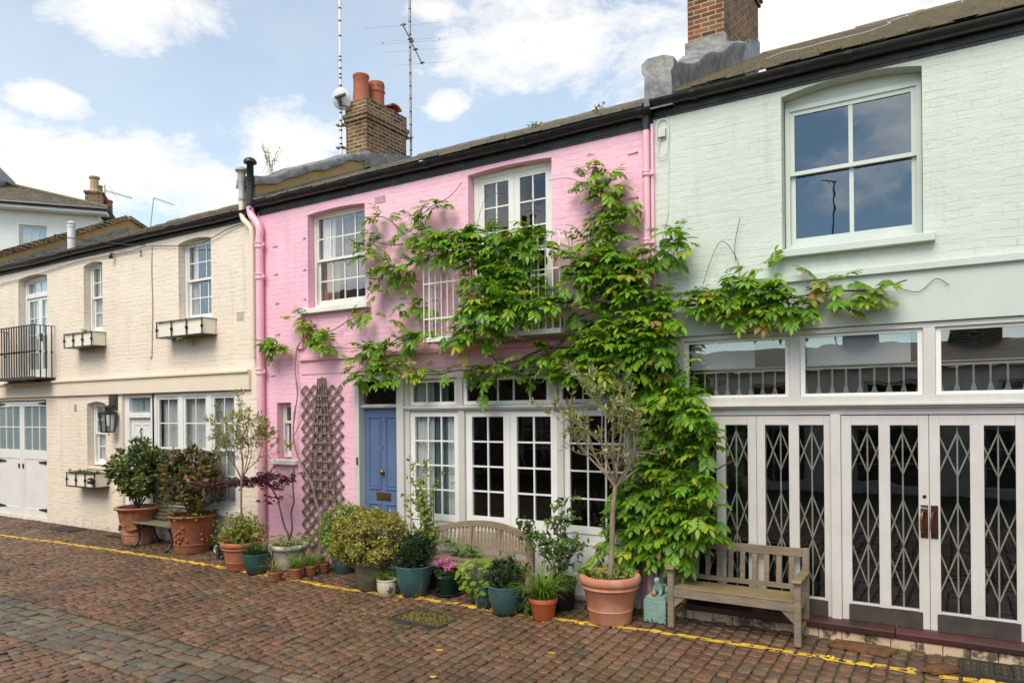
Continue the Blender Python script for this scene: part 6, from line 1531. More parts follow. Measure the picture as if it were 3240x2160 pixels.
for i, (o, e) in enumerate(sprays):
    n_ = (50, 130, 40, 46, 40, 12)[i]
    for _ in range(n_):
        u = rr.uniform(.25, 1.05); p = o.lerp(e, u) + Vector((rr.gauss(0, .08), rr.gauss(0, .10), .03 + rr.gauss(0, .035)))
        az = rr.random() * 6.28
        for k in range(5):
            a = az + (k - 2) * .55; d = Vector((math.cos(a), math.sin(a), -.55 - .2 * abs(k - 2) * 0)); L.add(p, d, (0, -.2, 1), .095 * (1 - .14 * abs(k - 2)), .017, pick([(3, (.055, .012, .022)), (2, (.085, .018, .03)), (1, (.035, .012, .02))], rr))
for _ in range(26):
    p, q = rr.choice(((s1, s2), (s2, s1))); b = Vector(p[rr.randint(len(p) // 2, len(p) - 1)]); e = b + Vector((rr.gauss(0, .12), rr.gauss(0, .08), rr.uniform(.02, .18))); twig(b, (b + e) / 2, e, .0025)
m.build('stem', 'bark_brown', t, local=True); L.build('foliage', 'leaf_matt', t, local=True, droop=.2)
L = Leaves()
for _ in range(220): a = rng.random() * 6.28; r = rng.uniform(.12, .33); L.add((r * math.cos(a), r * math.sin(a) + .03, .36 + rng.uniform(-.01, .13) * (1.3 - r * 2)), (math.cos(a), math.sin(a), rng.uniform(-.3, .8)), (rng.gauss(0, .4), rng.gauss(0, .4), 1), .06, .03, pick(LIME))
L.build('foliage', 'leaf_soft', t, local=True)['label'] = 'low green underplanting'
# small terracotta pots of grass
def small_pot(x, y, R_, H, label, n=60, pal=SPID, ln=(.2, .38), rb=None):
    t = potted('potted_grass', label, 'potted plant', x, y, 'potted plants along the house fronts'); rb = rb or R_ * .74
    pr = [(rb, 0)]; 
    for k in range(3): z = H * (.18 + k * .22); r = rb + (R_ - rb) * (z / H); pr += [(r, z - .008), (r + .006, z), (r, z + .008)]
    pr += [(R_ - .012, H * .74), (R_ + .002, H * .78), (R_ + .004, H * .96), (R_ - .002, H)] + inner(R_ - .002, H, .03, .014)
    pot_obj(t, pr, 'terracotta_small', 24); soil_disc(t, R_ - .016, H - .02)
    blades('foliage', 'leaf_soft', t, [((rng.gauss(0, R_ * .3), rng.gauss(0, R_ * .3), H - .02), rng.random() * 6.28, rng.uniform(*ln), rng.uniform(.7, 1.45), .009, pick(pal)) for _ in range(n)], local=True)
small_pot(-8.17, -1.07, .115, .135, 'little terracotta pot nearest the road, broad yellowing straps spilling over its rim', 34, [(3, (.30, .29, .08)), (2, (.20, .26, .05))], (.2, .4))
small_pot(-7.98, -.87, .108, .155, 'squat terracotta pot of fine green grass, second back in the diagonal row', 90)
small_pot(-7.92, -.66, .10, .15, 'squat terracotta pot of fine green grass, third back in the diagonal row', 80)
small_pot(-7.87, -.45, .09, .14, 'squat terracotta pot of fine grass, last in the diagonal row by the wall', 60)
# low trough-like green pot behind them, with a lime shrub
t = potted('potted_shrub', 'loose lime green shrub in a dark teal pot between the trellis and the golden bush', 'potted plant', -7.62, -.28, 'potted plants along the house fronts')
pot_obj(t, [(.14, 0), (.17, .1), (.2, .25), (.205, .28), (.195, .285)] + inner(.195, .285, .04, .018), 'glaze_teal'); soil_disc(t, .18, .26)
shrub(t, .20, .56, (.36, .30, .40), 4600, .052, LIME, 'leaf_soft', clump=70, asp=.42, seed=21, r0=.006, fill=.5, cs=.24)
blades('foliage', 'leaf_soft', t, [((rng.gauss(-.1, .14), rng.gauss(-.12, .06), .26), rng.uniform(2.5, 5.5), rng.uniform(.2, .36), rng.uniform(.6, 1.3), .010, pick(SPID)) for _ in range(50)], local=True)
# golden clipped bush
t = potted('potted_bush', 'large rounded golden variegated bush in a mossy stone urn', 'potted plant', -6.62, -.80, 'potted plants along the house fronts')
pot_obj(t, [(.15, 0), (.17, .02), (.2, .2), (.235, .34), (.25, .37), (.24, .385)] + inner(.24, .385, .04, .03), 'mossy_stone', wob=.012); soil_disc(t, .21, .36)
shrub(t, .36, .66, (.56, .47, .37), 10500, .046, VARIEG, 'leaf_soft', clump=330, asp=.5, seed=33, r0=.006, fill=.24, cs=.125)
# white pot with dark motif
t = potted('potted_grass', 'little cream glazed pot painted with a dark leaf, grass drooping over its rim', 'potted plant', -6.22, -.95, 'potted plants along the house fronts')
pot_obj(t, [(.095, 0), (.105, .008), (.122, .09), (.125, .16), (.12, .19), (.13, .20), (.128, .212), (.12, .215)] + inner(.12, .215, .03, .012), 'glaze_cream')
m = MB(); ang0 = math.atan2(-6.97, 6.22)
def onpot(u, z, r): a = ang0 + .35 + u / r; return (r * math.cos(a), r * math.sin(a), z)
for (u, z, w, h, tl) in ((0, .10, .012, .045, 0), (.018, .075, .011, .03, .8), (-.018, .08, .011, .03, -.8), (.022, .105, .010, .028, .9), (0, .055, .03, .008, 0)):
    ps = []
    for k in range(8): a = 2 * math.pi * k / 8; du, dz = w * math.cos(a), h * math.sin(a); ps.append(onpot(u + du * math.cos(tl) + dz * math.sin(tl), z + dz * math.cos(tl) - du * math.sin(tl), .1265))
    m.add(ps, [tuple(range(8))])
m.build('motif', 'glaze_motif', t, local=True); soil_disc(t, .105, .19)
blades('foliage', 'leaf_soft', t, [((rng.gauss(-.02, .04), rng.gauss(0, .04), .19), rng.choice((rng.uniform(2.4, 4.6), rng.random() * 6.28)), rng.uniform(.14, .30), rng.uniform(.6, 1.4), .008, pick(SPID)) for _ in range(100)], local=True)
# large teal pot with dark clipped plant
def teal(x, y, R_, H, rb, label, n, rad, zc, seed):
    t = potted('potted_skimmia', label, 'potted plant', x, y, 'potted plants along the house fronts')
    pot_obj(t, [(rb, 0), (rb + .02, .012), (rb + (R_ - rb) * .5, H * .25), (rb + (R_ - rb) * .82, H * .5), (R_ * .985, H * .78), (R_, H * .93), (R_ + .004, H * .975), (R_ - .006, H)] + inner(R_ - .006, H, .05, .022), 'glaze_teal', 40, wob=.003); soil_disc(t, R_ - .03, H - .04)
    shrub(t, H - .04, zc, rad, int(n * 1.3), .062, DARKG, 'leaf_soft', clump=70, asp=.27, seed=seed, r0=.005, fill=.45, up=.9, cs=.22)
    return t
teal(-5.92, -.78, .232, .385, .14, 'largest teal glazed pot with dark fine leaved shrub, beside the painted cream pot', 1900, (.25, .22, .22), .56, 41)
teal(-4.49, -.86, .205, .325, .125, 'teal glazed pot with dark fine leaved shrub, beside the orange pot of spider plant', 1500, (.215, .19, .18), .43, 43)
# tall yellow-green climber behind it
t = potted('potted_climber', 'tall airy yellow green climber on canes in front of the blue door post', 'potted plant', -6.02, -.38, 'potted plants along the house fronts')
pot_obj(t, [(.12, 0), (.15, .2), (.155, .24), (.145, .245)] + inner(.145, .245, .03, .015), 'black_plastic'); soil_disc(t, .13, .22)
rr = random.Random(17); m = MB(); L = Leaves()
CL = [(4, (.22, .27, .04)), (3, (.15, .21, .035)), (2, (.30, .30, .06)), (1, (.09, .13, .03))]
for k in range(13):
    x0_, h = rr.uniform(-.36, .28), rr.uniform(.75, 1.62)
    pts = spline([(rr.gauss(0, .04), 0, .22), (x0_ * .4 + rr.gauss(0, .05), rr.gauss(0, .05), .22 + h * .35), (x0_ * .8 + rr.gauss(0, .05), rr.gauss(0, .06), .22 + h * .7), (x0_ + rr.gauss(0, .06), rr.gauss(0, .08), .22 + h)], 8); m.tube(pts, .0035, 4, cap=False)
    for p in pts[3:]:
        for _ in range(rr.choice((1, 2, 3))):
            L.add(p + rvec(rr) * .025, rvec(rr) + Vector((0, -.3, .1)), (rr.gauss(0, .5), -.6, .6), rr.uniform(.05, .085), rr.uniform(.03, .045), pick(CL, rr))
for _ in range(160): L.add((rr.gauss(-.02, .12), rr.gauss(0, .1), rr.uniform(.3, .75)), rvec(rr), (0, -.5, .7), rr.uniform(.04, .07), .032, pick(CL, rr))
m.tube([(-.1, 0, .2), (-.12, .02, 1.5)], .006, 5); m.tube([(.12, 0, .2), (.1, .02, 1.35)], .006, 5)
m.build('stem', 'twig_green', t, local=True, flip=False); L.build('foliage', 'leaf_soft', t, local=True)
# green plastic pot of pink flowers on a saucer
t = potted('potted_geranium', 'bright pink flowers in a dark green plastic pot standing in a saucer', 'potted plant', -5.55, -.54, 'potted plants along the house fronts')
pot_obj(t, [(.17, 0), (.195, .01), (.2, .035), (.19, .037), (.165, .02)], 'black_plastic', 28, name='saucer')
pot_obj(t, [(.115, .02), (.12, .025), (.152, .21), (.16, .215), (.168, .222), (.17, .262), (.162, .268)] + inner(.162, .268, .03, .012), 'green_plastic'); soil_disc(t, .15, .245)
m = MB(); m.prism([(-.03, .228), (.03, .232), (.03, .248), (-.03, .246)], 'y', -.174, -.169); m.build('label_tag', 'galvanised', t, local=True)
L = Leaves(); rr = random.Random(8)
for _ in range(260): a = rr.random() * 6.28; r = rr.random() ** .5 * .17; L.add((r * math.cos(a), r * math.sin(a), .26 + rr.uniform(0, .07)), (math.cos(a), math.sin(a), rr.uniform(-.2, .6)), (rr.gauss(0, .4), rr.gauss(0, .4), 1), .045, .034, pick([(3, (.06, .12, .025)), (1, (.10, .17, .04))], rr))
L.build('foliage', 'leaf_matt', t, local=True)
L = Leaves()
for _ in range(24):
    c = Vector((rr.gauss(0, .105), rr.gauss(-.05, .075), rr.uniform(.34, .45)))
    for _ in range(22): v = rvec(rr); v.z = abs(v.z) * .7; L.add(c + v * .022, v + rvec(rr) * .4, v, .026, .022, pick([(3, (.78, .20, .66)), (2, (.85, .36, .76)), (1, (.64, .12, .54))], rr))
L.build('blossom', 'petal', t, local=True)
# pelargonium in the small teal pot
t = potted('potted_pelargonium', 'sprawling apple green scalloped plant hiding a small teal pot', 'potted plant', -4.84, -.78, 'potted plants along the house fronts')
pot_obj(t, [(.085, 0), (.10, .01), (.125, .12), (.135, .23), (.138, .26), (.13, .265)] + inner(.13, .265, .03, .014), 'glaze_teal'); soil_disc(t, .115, .24)
rr = random.Random(14); L = Leaves(); m = MB()
for _ in range(150):
    v = rvec(rr); c = Vector((-.08 + v.x * .29, v.y * .20, .33 + v.z * .22)); m.tube(spline([(0, 0, .24), c * .5 + Vector((0, 0, .16)), c], 3), .0025, 3, cap=False)
    n_ = (Vector((v.x * .5, -.5, .8)) + rvec(rr) * .4).normalized(); e = n_.cross(Vector((1, .2, 0))).normalized(); f_ = n_.cross(e); col = pick(LIME, rr); s_ = rr.uniform(.03, .045)
    for k in range(6): a = k * math.pi / 3 - 1.0; d = e * math.cos(a) + f_ * math.sin(a); L.add(c, d, n_, s_, s_ * .95, col)
m.build('stem', 'twig_green', t, local=True, flip=False); L.build('foliage', 'leaf_matt', t, local=True, fold=.12, droop=.12)
# orange pot with spider plant
t = potted('potted_spider_plant', 'arching spider plant in a bright orange pot before the black tub', 'potted plant', -4.0, -.84, 'potted plants along the house fronts')
pot_obj(t, [(.115, 0), (.118, .004), (.146, .18), (.150, .185), (.160, .19), (.164, .232), (.160, .240)] + inner(.16, .24, .03, .012), 'terracotta_orange'); soil_disc(t, .145, .22)
blades('foliage', 'leaf_soft', t, [((rng.gauss(0, .045), rng.gauss(0, .045), .21), rng.random() * 6.28, rng.uniform(.30, .68), rng.uniform(.65, 1.5), .019, pick(SPID)) for _ in range(125)], local=True)
# black tub with sparse camellia
t = potted('potted_camellia', 'sparse glossy leaved camellia in a black plastic tub behind the spider plant', 'potted plant', -4.02, -.42, 'potted plants along the house fronts')
pot_obj(t, [(.165, 0), (.17, .004), (.20, .29), (.212, .295), (.215, .335), (.208, .34)] + inner(.208, .34, .05, .01), 'black_plastic'); soil_disc(t, .195, .29)
rr = random.Random(26); m = MB(); L = Leaves(); tips = []
for (dx, dy, h) in ((-.40, -.05, .62), (-.22, 0, .55), (.02, .05, .98), (.12, 0, .80), (.28, -.05, .55), (-.1, .1, .75), (.2, .1, .45), (-.5, -.1, .70), (.08, -.1, .5)):
    pts = spline([(rr.gauss(0, .02), rr.gauss(0, .02), .29), (dx * .35, dy * .4, .29 + h * .45), (dx * .75, dy, .29 + h * .8), (dx, dy, .29 + h)], 6); m.tube(pts, [.009 - .006 * k / len(pts) for k in range(len(pts))], 5, cap=False)
    for p in pts[5:]:
        e = p + Vector((rr.gauss(0, .09), rr.gauss(0, .08), rr.uniform(-.02, .08))); m.tube([p, e], .0028, 4, cap=False); tips += [p, e, e, (p + e) / 2]
for _ in range(470): p = rr.choice(tips); L.add(p + rvec(rr) * .022, rvec(rr) + Vector((0, -.2, -.1)), rvec(rr) * .5 + Vector((0, -.5, .8)), rr.uniform(.065, .10), rr.uniform(.032, .045), pick([(5, (.06, .125, .02)), (3, (.04, .085, .018)), (1.5, (.15, .19, .03))], rr))
for _ in range(120): a = rr.random() * 6.28; r = rr.uniform(.05, .2); L.add((r * math.cos(a), r * math.sin(a), .32 + rr.random() * .03), rvec(rr), (0, 0, 1), .03, .02, pick(LIME, rr))
m.build('stem', 'bark_brown', t, local=True, flip=False); L.build('foliage', 'leaf_glossy', t, local=True)
# stone block carrying a little pot
sb = thing('stone_block', 'rough grey stone block carrying a small terracotta pot by the curved bench', 'stone', (-4.42, -.62, gz(-.62)))
m = MB(); m.box(-.17, .17, -.12, .12, 0, .235); o = m.build('block', 'rough_stone', sb, local=True, bevel=.02)
t = thing('potted_geranium', 'small ribbed terracotta pot with trailing plant standing on the stone block', 'potted plant', (-4.46, -.63, gz(-.62) + .237), 'potted plants along the house fronts')
pr = [(.08, 0)]
for k in range(3): z = .03 + k * .035; r = .08 + .02 * z / .15; pr += [(r, z - .008), (r + .006, z), (r, z + .008)]
pot_obj(t, pr + [(.094, .12), (.106, .125), (.108, .16), (.10, .165)] + inner(.10, .165, .03, .012), 'terracotta_small', 24); soil_disc(t, .088, .145)
L = Leaves(); rr = random.Random(31)
for _ in range(90): a = rr.random() * 6.28; r = rr.random() * .13; L.add((r * math.cos(a) - .02, r * math.sin(a), .16 + rr.uniform(-.03, .10)), rvec(rr), (rr.gauss(0, .5), -.4, .8), .04, .03, pick(LIME, rr))
L.build('foliage', 'leaf_matt', t, local=True)
blades('foliage', 'leaf_soft', t, [((rng.gauss(-.05, .03), rng.gauss(0, .03), .15), rng.uniform(2.2, 4.2), rng.uniform(.14, .28), rng.uniform(.2, 1.0), .006, pick([(2, (.28, .22, .10)), (1, (.18, .2, .05))])) for _ in range(26)], local=True)
# ferny plant under the bench slats
t = potted('woodland_plant', 'broad leaved green plant poking up through the curved bench seat', 'plant', -5.42, -.42)
L = Leaves(); m = MB(); rr = random.Random(6)
for (dx, h) in ((-.28, .62), (-.20, .66), (-.12, .58), (.10, .55), (.16, .60), (.22, .52), (-.05, .50)):
    e = Vector((dx, -.02, h)); m.tube(spline([(0, 0, 0), (dx * .5, 0, h * .6), e], 4), .004, 4, cap=False)
    for k in range(7): a = k * .9; L.add(e, (math.cos(a), math.sin(a) * .6 - .2, rr.uniform(-.1, .35)), (0, -.4, .9), rr.uniform(.10, .16), .04, pick([(3, (.09, .17, .03)), (1, (.14, .23, .05))], rr))
m.build('stem', 'twig_green', t, local=True, flip=False); L.build('foliage', 'leaf_soft', t, local=True)
# the big pale tub with standard olive
t = potted('potted_olive', 'standard olive tree with bare branching crown in the big pale terracotta tub', 'potted tree', -3.30, -.58, 'potted plants along the house fronts')
tub(t, .335, .515, .225, 'terracotta_pale', .045); soil_disc(t, .285, .47)
olive(t, .46, 1.50, 2.68, .70, 2900, 52, .030, (.07, .02), 9, .072, 'bark_grey', 5, .42)
L = Leaves(); rr = random.Random(2)
for _ in range(230): a = rr.random() * 6.28; r = rr.uniform(.1, .31); L.add((r * math.cos(a), r * math.sin(a), .49 + rr.uniform(-.01, .07)), rvec(rr) + Vector((0, 0, .2)), (rr.gauss(0, .4), rr.gauss(0, .4), 1), .04, .026, pick(LIME + [(2, (.26, .15, .06))], rr))
for _ in range(40): L.add((-.27 + rr.gauss(0, .05), -.1 + rr.gauss(0, .06), .53 + rr.uniform(-.03, .06)), rvec(rr), (0, -.3, 1), .06, .05, pick(LIME, rr))
L.build('foliage', 'leaf_soft', t, local=True)['label'] = 'low green weeds and dead leaves round the trunk'
# low leafy weed between pots
t = potted('weed_clump', 'dark leafy weed growing on the setts between orange pot and teal pot', 'plant', -4.2, -.83)
L = Leaves(); rr = random.Random(77)
for _ in range(46): h = rr.random() * .26; L.add((rr.gauss(0, .045), rr.gauss(0, .03), h), rvec(rr) + Vector((0, -.3, .3)), (0, -.5, .8), .09, .035, pick([(3, (.05, .12, .02)), (1, (.09, .17, .03))], rr))
L.build('foliage', 'leaf_soft', t, local=True)

# ================================================================= STATUE
pb = thing('statue_plinth', 'peeling turquoise painted plinth block beside the pale terracotta tub', 'plinth', (-2.83, -.31, gz(-.31)))
m = MB(); m.box(-.125, .125, -.16, .16, 0, .245); m.build('block', 'verdigris_paint', pb, local=True, bevel=.006)
st = thing('animal_statue', 'small turquoise statue of a crouching animal with an orange ball on the plinth', 'statue', (-2.83, -.31, gz(-.31) + .246))
m = MB(); m.prism([(-.118, 0), (.118, 0), (.105, .022), (.095, .04), (-.095, .04), (-.105, .022)], 'y', -.15, .15); m.build('base', 'verdigris_paint', st, local=True, bevel=.005)
def skin(name, verts, edges, rad, mat, parent, root=0, sub=2):
    me = bpy.data.meshes.new(name); me.from_pydata(verts, edges, []); o = bpy.data.objects.new(name, me); COL.objects.link(o)
    md = o.modifiers.new('skin', 'SKIN'); md.use_smooth_shade = True
    for i, r in enumerate(rad): me.skin_vertices[0].data[i].radius = (r, r) if isinstance(r, (int, float)) else r
    for i in range(len(verts)): me.skin_vertices[0].data[i].use_root = (i == root)
    s_ = o.modifiers.new('sub', 'SUBSURF'); s_.levels = s_.render_levels = sub
    bpy.context.view_layer.update()
    me2 = bpy.data.meshes.new_from_object(o.evaluated_get(bpy.context.evaluated_depsgraph_get()))
    bpy.data.objects.remove(o); me2.name = name; me2.materials.clear(); me2.materials.append(MATS[mat]); me2.shade_smooth()
    o = bpy.data.objects.new(name, me2); COL.objects.link(o); o.parent = parent; return o
V = [(0, .09, .10), (0, .02, .105), (0, -.045, .12), (0, -.07, .165), (0, -.088, .195), (0, -.115, .188), (-.035, -.055, .085), (-.042, -.075, .055), (-.040, -.125, .05), (.035, -.055, .085), (.042, -.075, .055), (.040, -.125, .05), (-.055, .085, .075), (-.06, .02, .055), (.055, .085, .075), (.06, .02, .055), (-.025, -.07, .225), (.025, -.07, .225), (0, .135, .07)]
E_ = [(0, 1), (1, 2), (2, 3), (3, 4), (4, 5), (2, 6), (6, 7), (7, 8), (2, 9), (9, 10), (10, 11), (0, 12), (12, 13), (0, 14), (14, 15), (4, 16), (4, 17), (0, 18)]
Rr = [.058, .05, .05, .034, .042, .024, .03, .021, .017, .03, .021, .017, .042, .024, .042, .024, .012, .012, .02]
skin('body', V, E_, Rr, 'verdigris_paint', st, 1)
m = MB()
for s_ in (-1, 1): m.ball((s_ * .017, -.124, .203), .005, 6, 5)
m.use('dark_brown_paint').box(-.012, .012, -.138, -.132, .176, .179); m.build('face', 'verdigris_paint', st, local=True)
bl = thing('ball', 'little orange brown ball between the paws of the turquoise statue', 'ball', (-2.84, -.45, gz(-.31) + .246 + .04 + .028))
MB().ball((0, 0, 0), .028, 14, 10).build('sphere', 'orange_ball', bl, local=True, smooth=True)

# ================================================================= GROUND THINGS
def grate(name, label, x0, x1, y0, y1, n, mat='iron_grate', axis='x'):
    t = thing(name, label, 'grate', ((x0 + x1) / 2, (y0 + y1) / 2, gz((y0 + y1) / 2) + .006))
    m = MB(); a, b, c, d = x0 - t.location.x, x1 - t.location.x, y0 - t.location.y, y1 - t.location.y
    m.box(a, b, c, c + .025, -.02, .012); m.box(a, b, d - .025, d, -.02, .012); m.box(a, a + .025, c + .025, d - .025, -.02, .0115); m.box(b - .025, b, c + .025, d - .025, -.02, .0115)
    for k in range(n): x = a + .025 + (b - a - .05) * (k + .3) / n; m.box(x, x + (b - a - .05) / n * .5, c + .025, d - .025, -.02, .009)
    m.build('frame', mat, t, local=True); return t
grate('drain_grate', 'rusty black iron drain grating in the setts below the garage wall', -15.75, -14.95, -.42, -.05, 14)
grate('drain_grate', 'dark slatted grating at the foot of the mint shopfront, beside the coir mat', -.03, .75, -.56, -.14, 16, 'rubber_mat')
mh = thing('manhole_cover', 'square sunken manhole cover overgrown with dry moss and grass', 'manhole', (-5.22, -1.41, gz(-1.41)))
m = MB(); a, b, c, d = -.37, .37, -.24, .24
m.box(a, b, c, c + .03, -.03, .008); m.box(a, b, d - .03, d, -.03, .008); m.box(a, a + .03, c + .03, d - .03, -.03, .0075); m.box(b - .03, b, c + .03, d - .03, -.03, .0075); m.build('frame', 'iron_grate', mh, local=True)
m = MB(); m.box(a + .03, b - .03, c + .03, d - .03, -.03, -.012); m.build('tray', 'soil', mh, local=True)
DRY = [(4, (.30, .23, .055)), (2, (.17, .18, .03)), (2, (.36, .28, .09)), (1.5, (.12, .18, .025))]
blades('grass', 'leaf_matt', mh, [((rng.uniform(a + .04, b - .04), rng.uniform(c + .04, d - .04), -.012), rng.random() * 6.28, rng.uniform(.02, .065), rng.uniform(.2, 1.3), .006, pick(DRY)) for _ in range(1100) if rng.random() < .9], local=True)
dm = thing('doormat', 'flat black rubber doormat on the setts before the numbered door', 'doormat', (-13.4, -.16, gz(-.16) + .014))
m = MB(); m.box(-.42, .42, -.16, .16, -.01, .008); m.build('mat', 'rubber_mat', dm, local=True, bevel=.004)
def ragged(name, label, pts, z, mat='coir'):
    cx = sum(p[0] for p in pts) / len(pts); cy = sum(p[1] for p in pts) / len(pts); t = thing(name, label, 'doormat', (cx, cy, gz(cy) + z))
    out = []
    for i in range(len(pts)):
        p, q = pts[i], pts[(i + 1) % len(pts)]
        for k in range(7):
            u = k / 7; x, y = p[0] + (q[0] - p[0]) * u, p[1] + (q[1] - p[1]) * u; j = .018 * mnoise.noise(Vector((x * 14, y * 14, 1))); out.append((x - cx + j, y - cy + j * 1.2))
    n = len(out); vs = [(x, y, -.012) for x, y in out] + [(x, y, .010 + .004 * mnoise.noise(Vector((x * 9, y * 9, 3)))) for x, y in out] + [(x * .9, y * .9, .017 + .006 * mnoise.noise(Vector((x * 9, y * 9, 8)))) for x, y in out] + [(0, 0, .02)]
    m = MB(); m.add(vs, [(i, (i + 1) % n, n + (i + 1) % n, n + i) for i in range(n)] + [(n + i, n + (i + 1) % n, 2 * n + (i + 1) % n, 2 * n + i) for i in range(n)] + [(2 * n + i, 2 * n + (i + 1) % n, 3 * n) for i in range(n)])
    m.build('mat', mat, t, local=True, smooth=True)
    blades('fibre', 'leaf_matt', t, [((x * rng.uniform(.6, 1.02), y * rng.uniform(.6, 1.02), .012), rng.random() * 6.28, rng.uniform(.015, .04), rng.uniform(.1, .8), .0025, pick([(1, (.19, .09, .03)), (1, (.13, .06, .02))])) for x, y in out * 6], local=True)
    return t
ragged('doormat', 'worn brown coir doormat in front of the double doors of the mint shop', [(-1.12, -.36), (-.60, -.43), (-.52, -.20), (-.62, -.15), (-.98, -.14)], .008)
ragged('mat_scrap', 'torn brown scrap of coir matting lying across the gap in the yellow line', [(-.30, -.62), (-.22, -.68), (-.12, -.60), (-.02, -.50), (-.05, -.42), (-.16, -.36), (-.26, -.46)], .010)
# black wire basket and little white dish by the pots
bk_ = thing('wire_basket', 'round black wire and mesh cover leaning behind the terracotta tub', 'basket', (-9.98, -.34, gz(-.3)))
m = MB()
for k in range(12):
    a = math.pi * k / 12; m.tube([(.36 * math.cos(a) * math.cos(t_), .26 * math.sin(a) * math.cos(t_) , .02 + .40 * math.sin(t_)) for t_ in [math.pi * j / 14 for j in range(15)]], .006, 4)
for k in range(5): z = k / 5; rr_ = math.sqrt(1 - z * z); m.tube([(.36 * rr_ * math.cos(a), .26 * rr_ * math.sin(a), .02 + .40 * z) for a in [2 * math.pi * j / 24 for j in range(25)]], .005, 4)
m.build('frame', 'black_iron', bk_, local=True, flip=False)
m = MB(); m.ball((0, 0, .05), (.335, .235, .35), 18, 12); m.build('lining', 'black_plastic', bk_, local=True, smooth=True)
L = Leaves()
for _ in range(110): v = rvec(); v.z = abs(v.z); L.add((v.x * .33, v.y * .25 - .03, .06 + v.z * .36), rvec(), (v.x, v.y - .3, v.z + .3), .07, .045, pick(CAM_G))
L.build('foliage', 'leaf_glossy', bk_, local=True)
wd = thing('water_bowl', 'small white plastic bowl tipped on its side beside the bronze camellia pot', 'bowl', (-10.42, -.34, gz(-.34)))
m = MB(); q = MB(); q.lathe([(.02, .06), (.055, .055), (.058, .02), (.085, 0), (.09, -.04), (.11, -.05), (.10, -.055), (.07, .0), (.0, .0)], n=20, cap=False)
m.v = [(v[0] * .7, v[2] * .7, .067 + v[1] * .7) for v in q.v]; m.f = q.f; m.mi = q.mi; m.use('black_plastic').lathe([], n=3, cap=False) if False else None
m.build('bowl', 'white_plastic', wd, local=True, auto=50)
m = MB(); m.ball((0, -.036, .067), (.039, .005, .039), 14, 8); m.build('hollow', 'black_plastic', wd, local=True, smooth=True)

# weeds in the joints, grass at the pot feet, fallen leaves
sp = []
def tufts(cx, cy, sx, sy, n, ln=(.02, .06), pal=[(3, (.10, .16, .02)), (2, (.15, .18, .03)), (1, (.2, .17, .05))]):
    for _ in range(n):
        x, y = rng.gauss(cx, sx), min(rng.gauss(cy, sy), -.01); sp.append(((x, y, gz(y) + und(x, y) - .008), rng.random() * 6.28, rng.uniform(*ln), rng.uniform(.3, 1.4), .005, pick(pal)))
for a in [(-8.1, -1.25, .5, .12, 420), (-6.6, -1.12, .35, .08, 260), (-4.3, -1.05, .3, .06, 160), (-5.6, -1.5, .25, .2, 200), (-4.9, -1.2, .2, .1, 150), (-14.1, -.28, .25, .06, 260), (-15.9, -.2, .25, .12, 240), (-15.0, -.35, .5, .1, 220), (-11.0, -.75, .3, .08, 200), (-12.3, -.7, .3, .08, 120), (-9.3, -1.1, .3, .06, 120), (-3.9, -.55, .3, .08, 160), (-3.6, -.5, .25, .1, 120), (-8.2, -3.15, .6, .12, 260), (-.0, -.62, .12, .04, 90), (-.25, -.2, .3, .05, 90), (-10.5, -1.2, 1.2, .15, 150), (-7.0, -1.8, 1., .4, 260), (-4.0, -1.6, .8, .3, 160), (-13.4, -.9, .3, .06, 90)]: tufts(*a)
for k in range(500):
    x = rng.uniform(-18.5, .8); tufts(x, -.05 if x < -2.9 else -.15, .03, .025, 2, (.015, .05))
for k in range(2600):
    c = rng.choice(cxs); y = rng.uniform(-4.5, -.1)
    if mnoise.noise(Vector((c * .7, y * .9, 4))) > -.02: tufts(c, y, .006, .02, 2, (.012, .034))
setp(blades('weeds', 'leaf_matt', None, sp), kind='stuff')
L = Leaves()
for _ in range(420):
    x = rng.uniform(-16.5, .6); y = -abs(rng.gauss(0, .55)) - .03 if rng.random() < .85 else rng.uniform(-4, -.3)
    z = surf(x, y); z = (gz(y) + und(x, y)) if z is None else z
    L.add((x, y, z + .006), (rng.gauss(0, 1), rng.gauss(0, 1), rng.uniform(-.02, .2)), (rng.gauss(0, .3), rng.gauss(0, .3), 1), rng.uniform(.012, .035), rng.uniform(.008, .016), pick([(3, (.24, .12, .04)), (2, (.30, .22, .10)), (1, (.12, .07, .03)), (.6, (.42, .38, .30))]))
setp(L.build('fallen_leaves', 'leaf_matt', None), kind='stuff')
# ================================================================= FAR WHITE HOUSE
far = thing('white_house', 'far white house with slate hipped roof at the end of the mews', 'house', (-24.15, 5.35, 0))
Cc = Vector((-24.15, 5.35, 0)); Wd = Vector((.616, .788, 0)); Nn = Vector((-.788, .616, 0))
def fp(t, n, z): return Cc - Wd * t + Nn * n + Vector((0, 0, z))
def obox(m, t0, t1, n0, n1, z0, z1):
    v = [fp(t, n, z) for z in (z0, z1) for n in (n0, n1) for t in (t0, t1)]
    return m.add(v, [(0, 2, 3, 1), (4, 5, 7, 6), (0, 1, 5, 4), (2, 6, 7, 3), (0, 4, 6, 2), (1, 3, 7, 5)])
m = MB(); W0, W1, z0, z1 = 1.58, 2.36, 6.9, 8.42
for (a, b, c, d) in ((.12, W0, -.1, 8.95), (W1, 11, -.1, 8.95), (W0, W1, -.1, z0), (W0, W1, z1, 8.95)): m.quad(fp(a, 0, c), fp(b, 0, c), fp(b, 0, d), fp(a, 0, d))
for t in (W0, W1): m.quad(fp(t, 0, z0), fp(t, .14, z0), fp(t, .14, z1), fp(t, 0, z1))
m.quad(fp(W0, 0, z1), fp(W1, 0, z1), fp(W1, .14, z1), fp(W0, .14, z1)); m.quad(fp(W0, 0, z0), fp(W1, 0, z0), fp(W1, .14, z0), fp(W0, .14, z0))
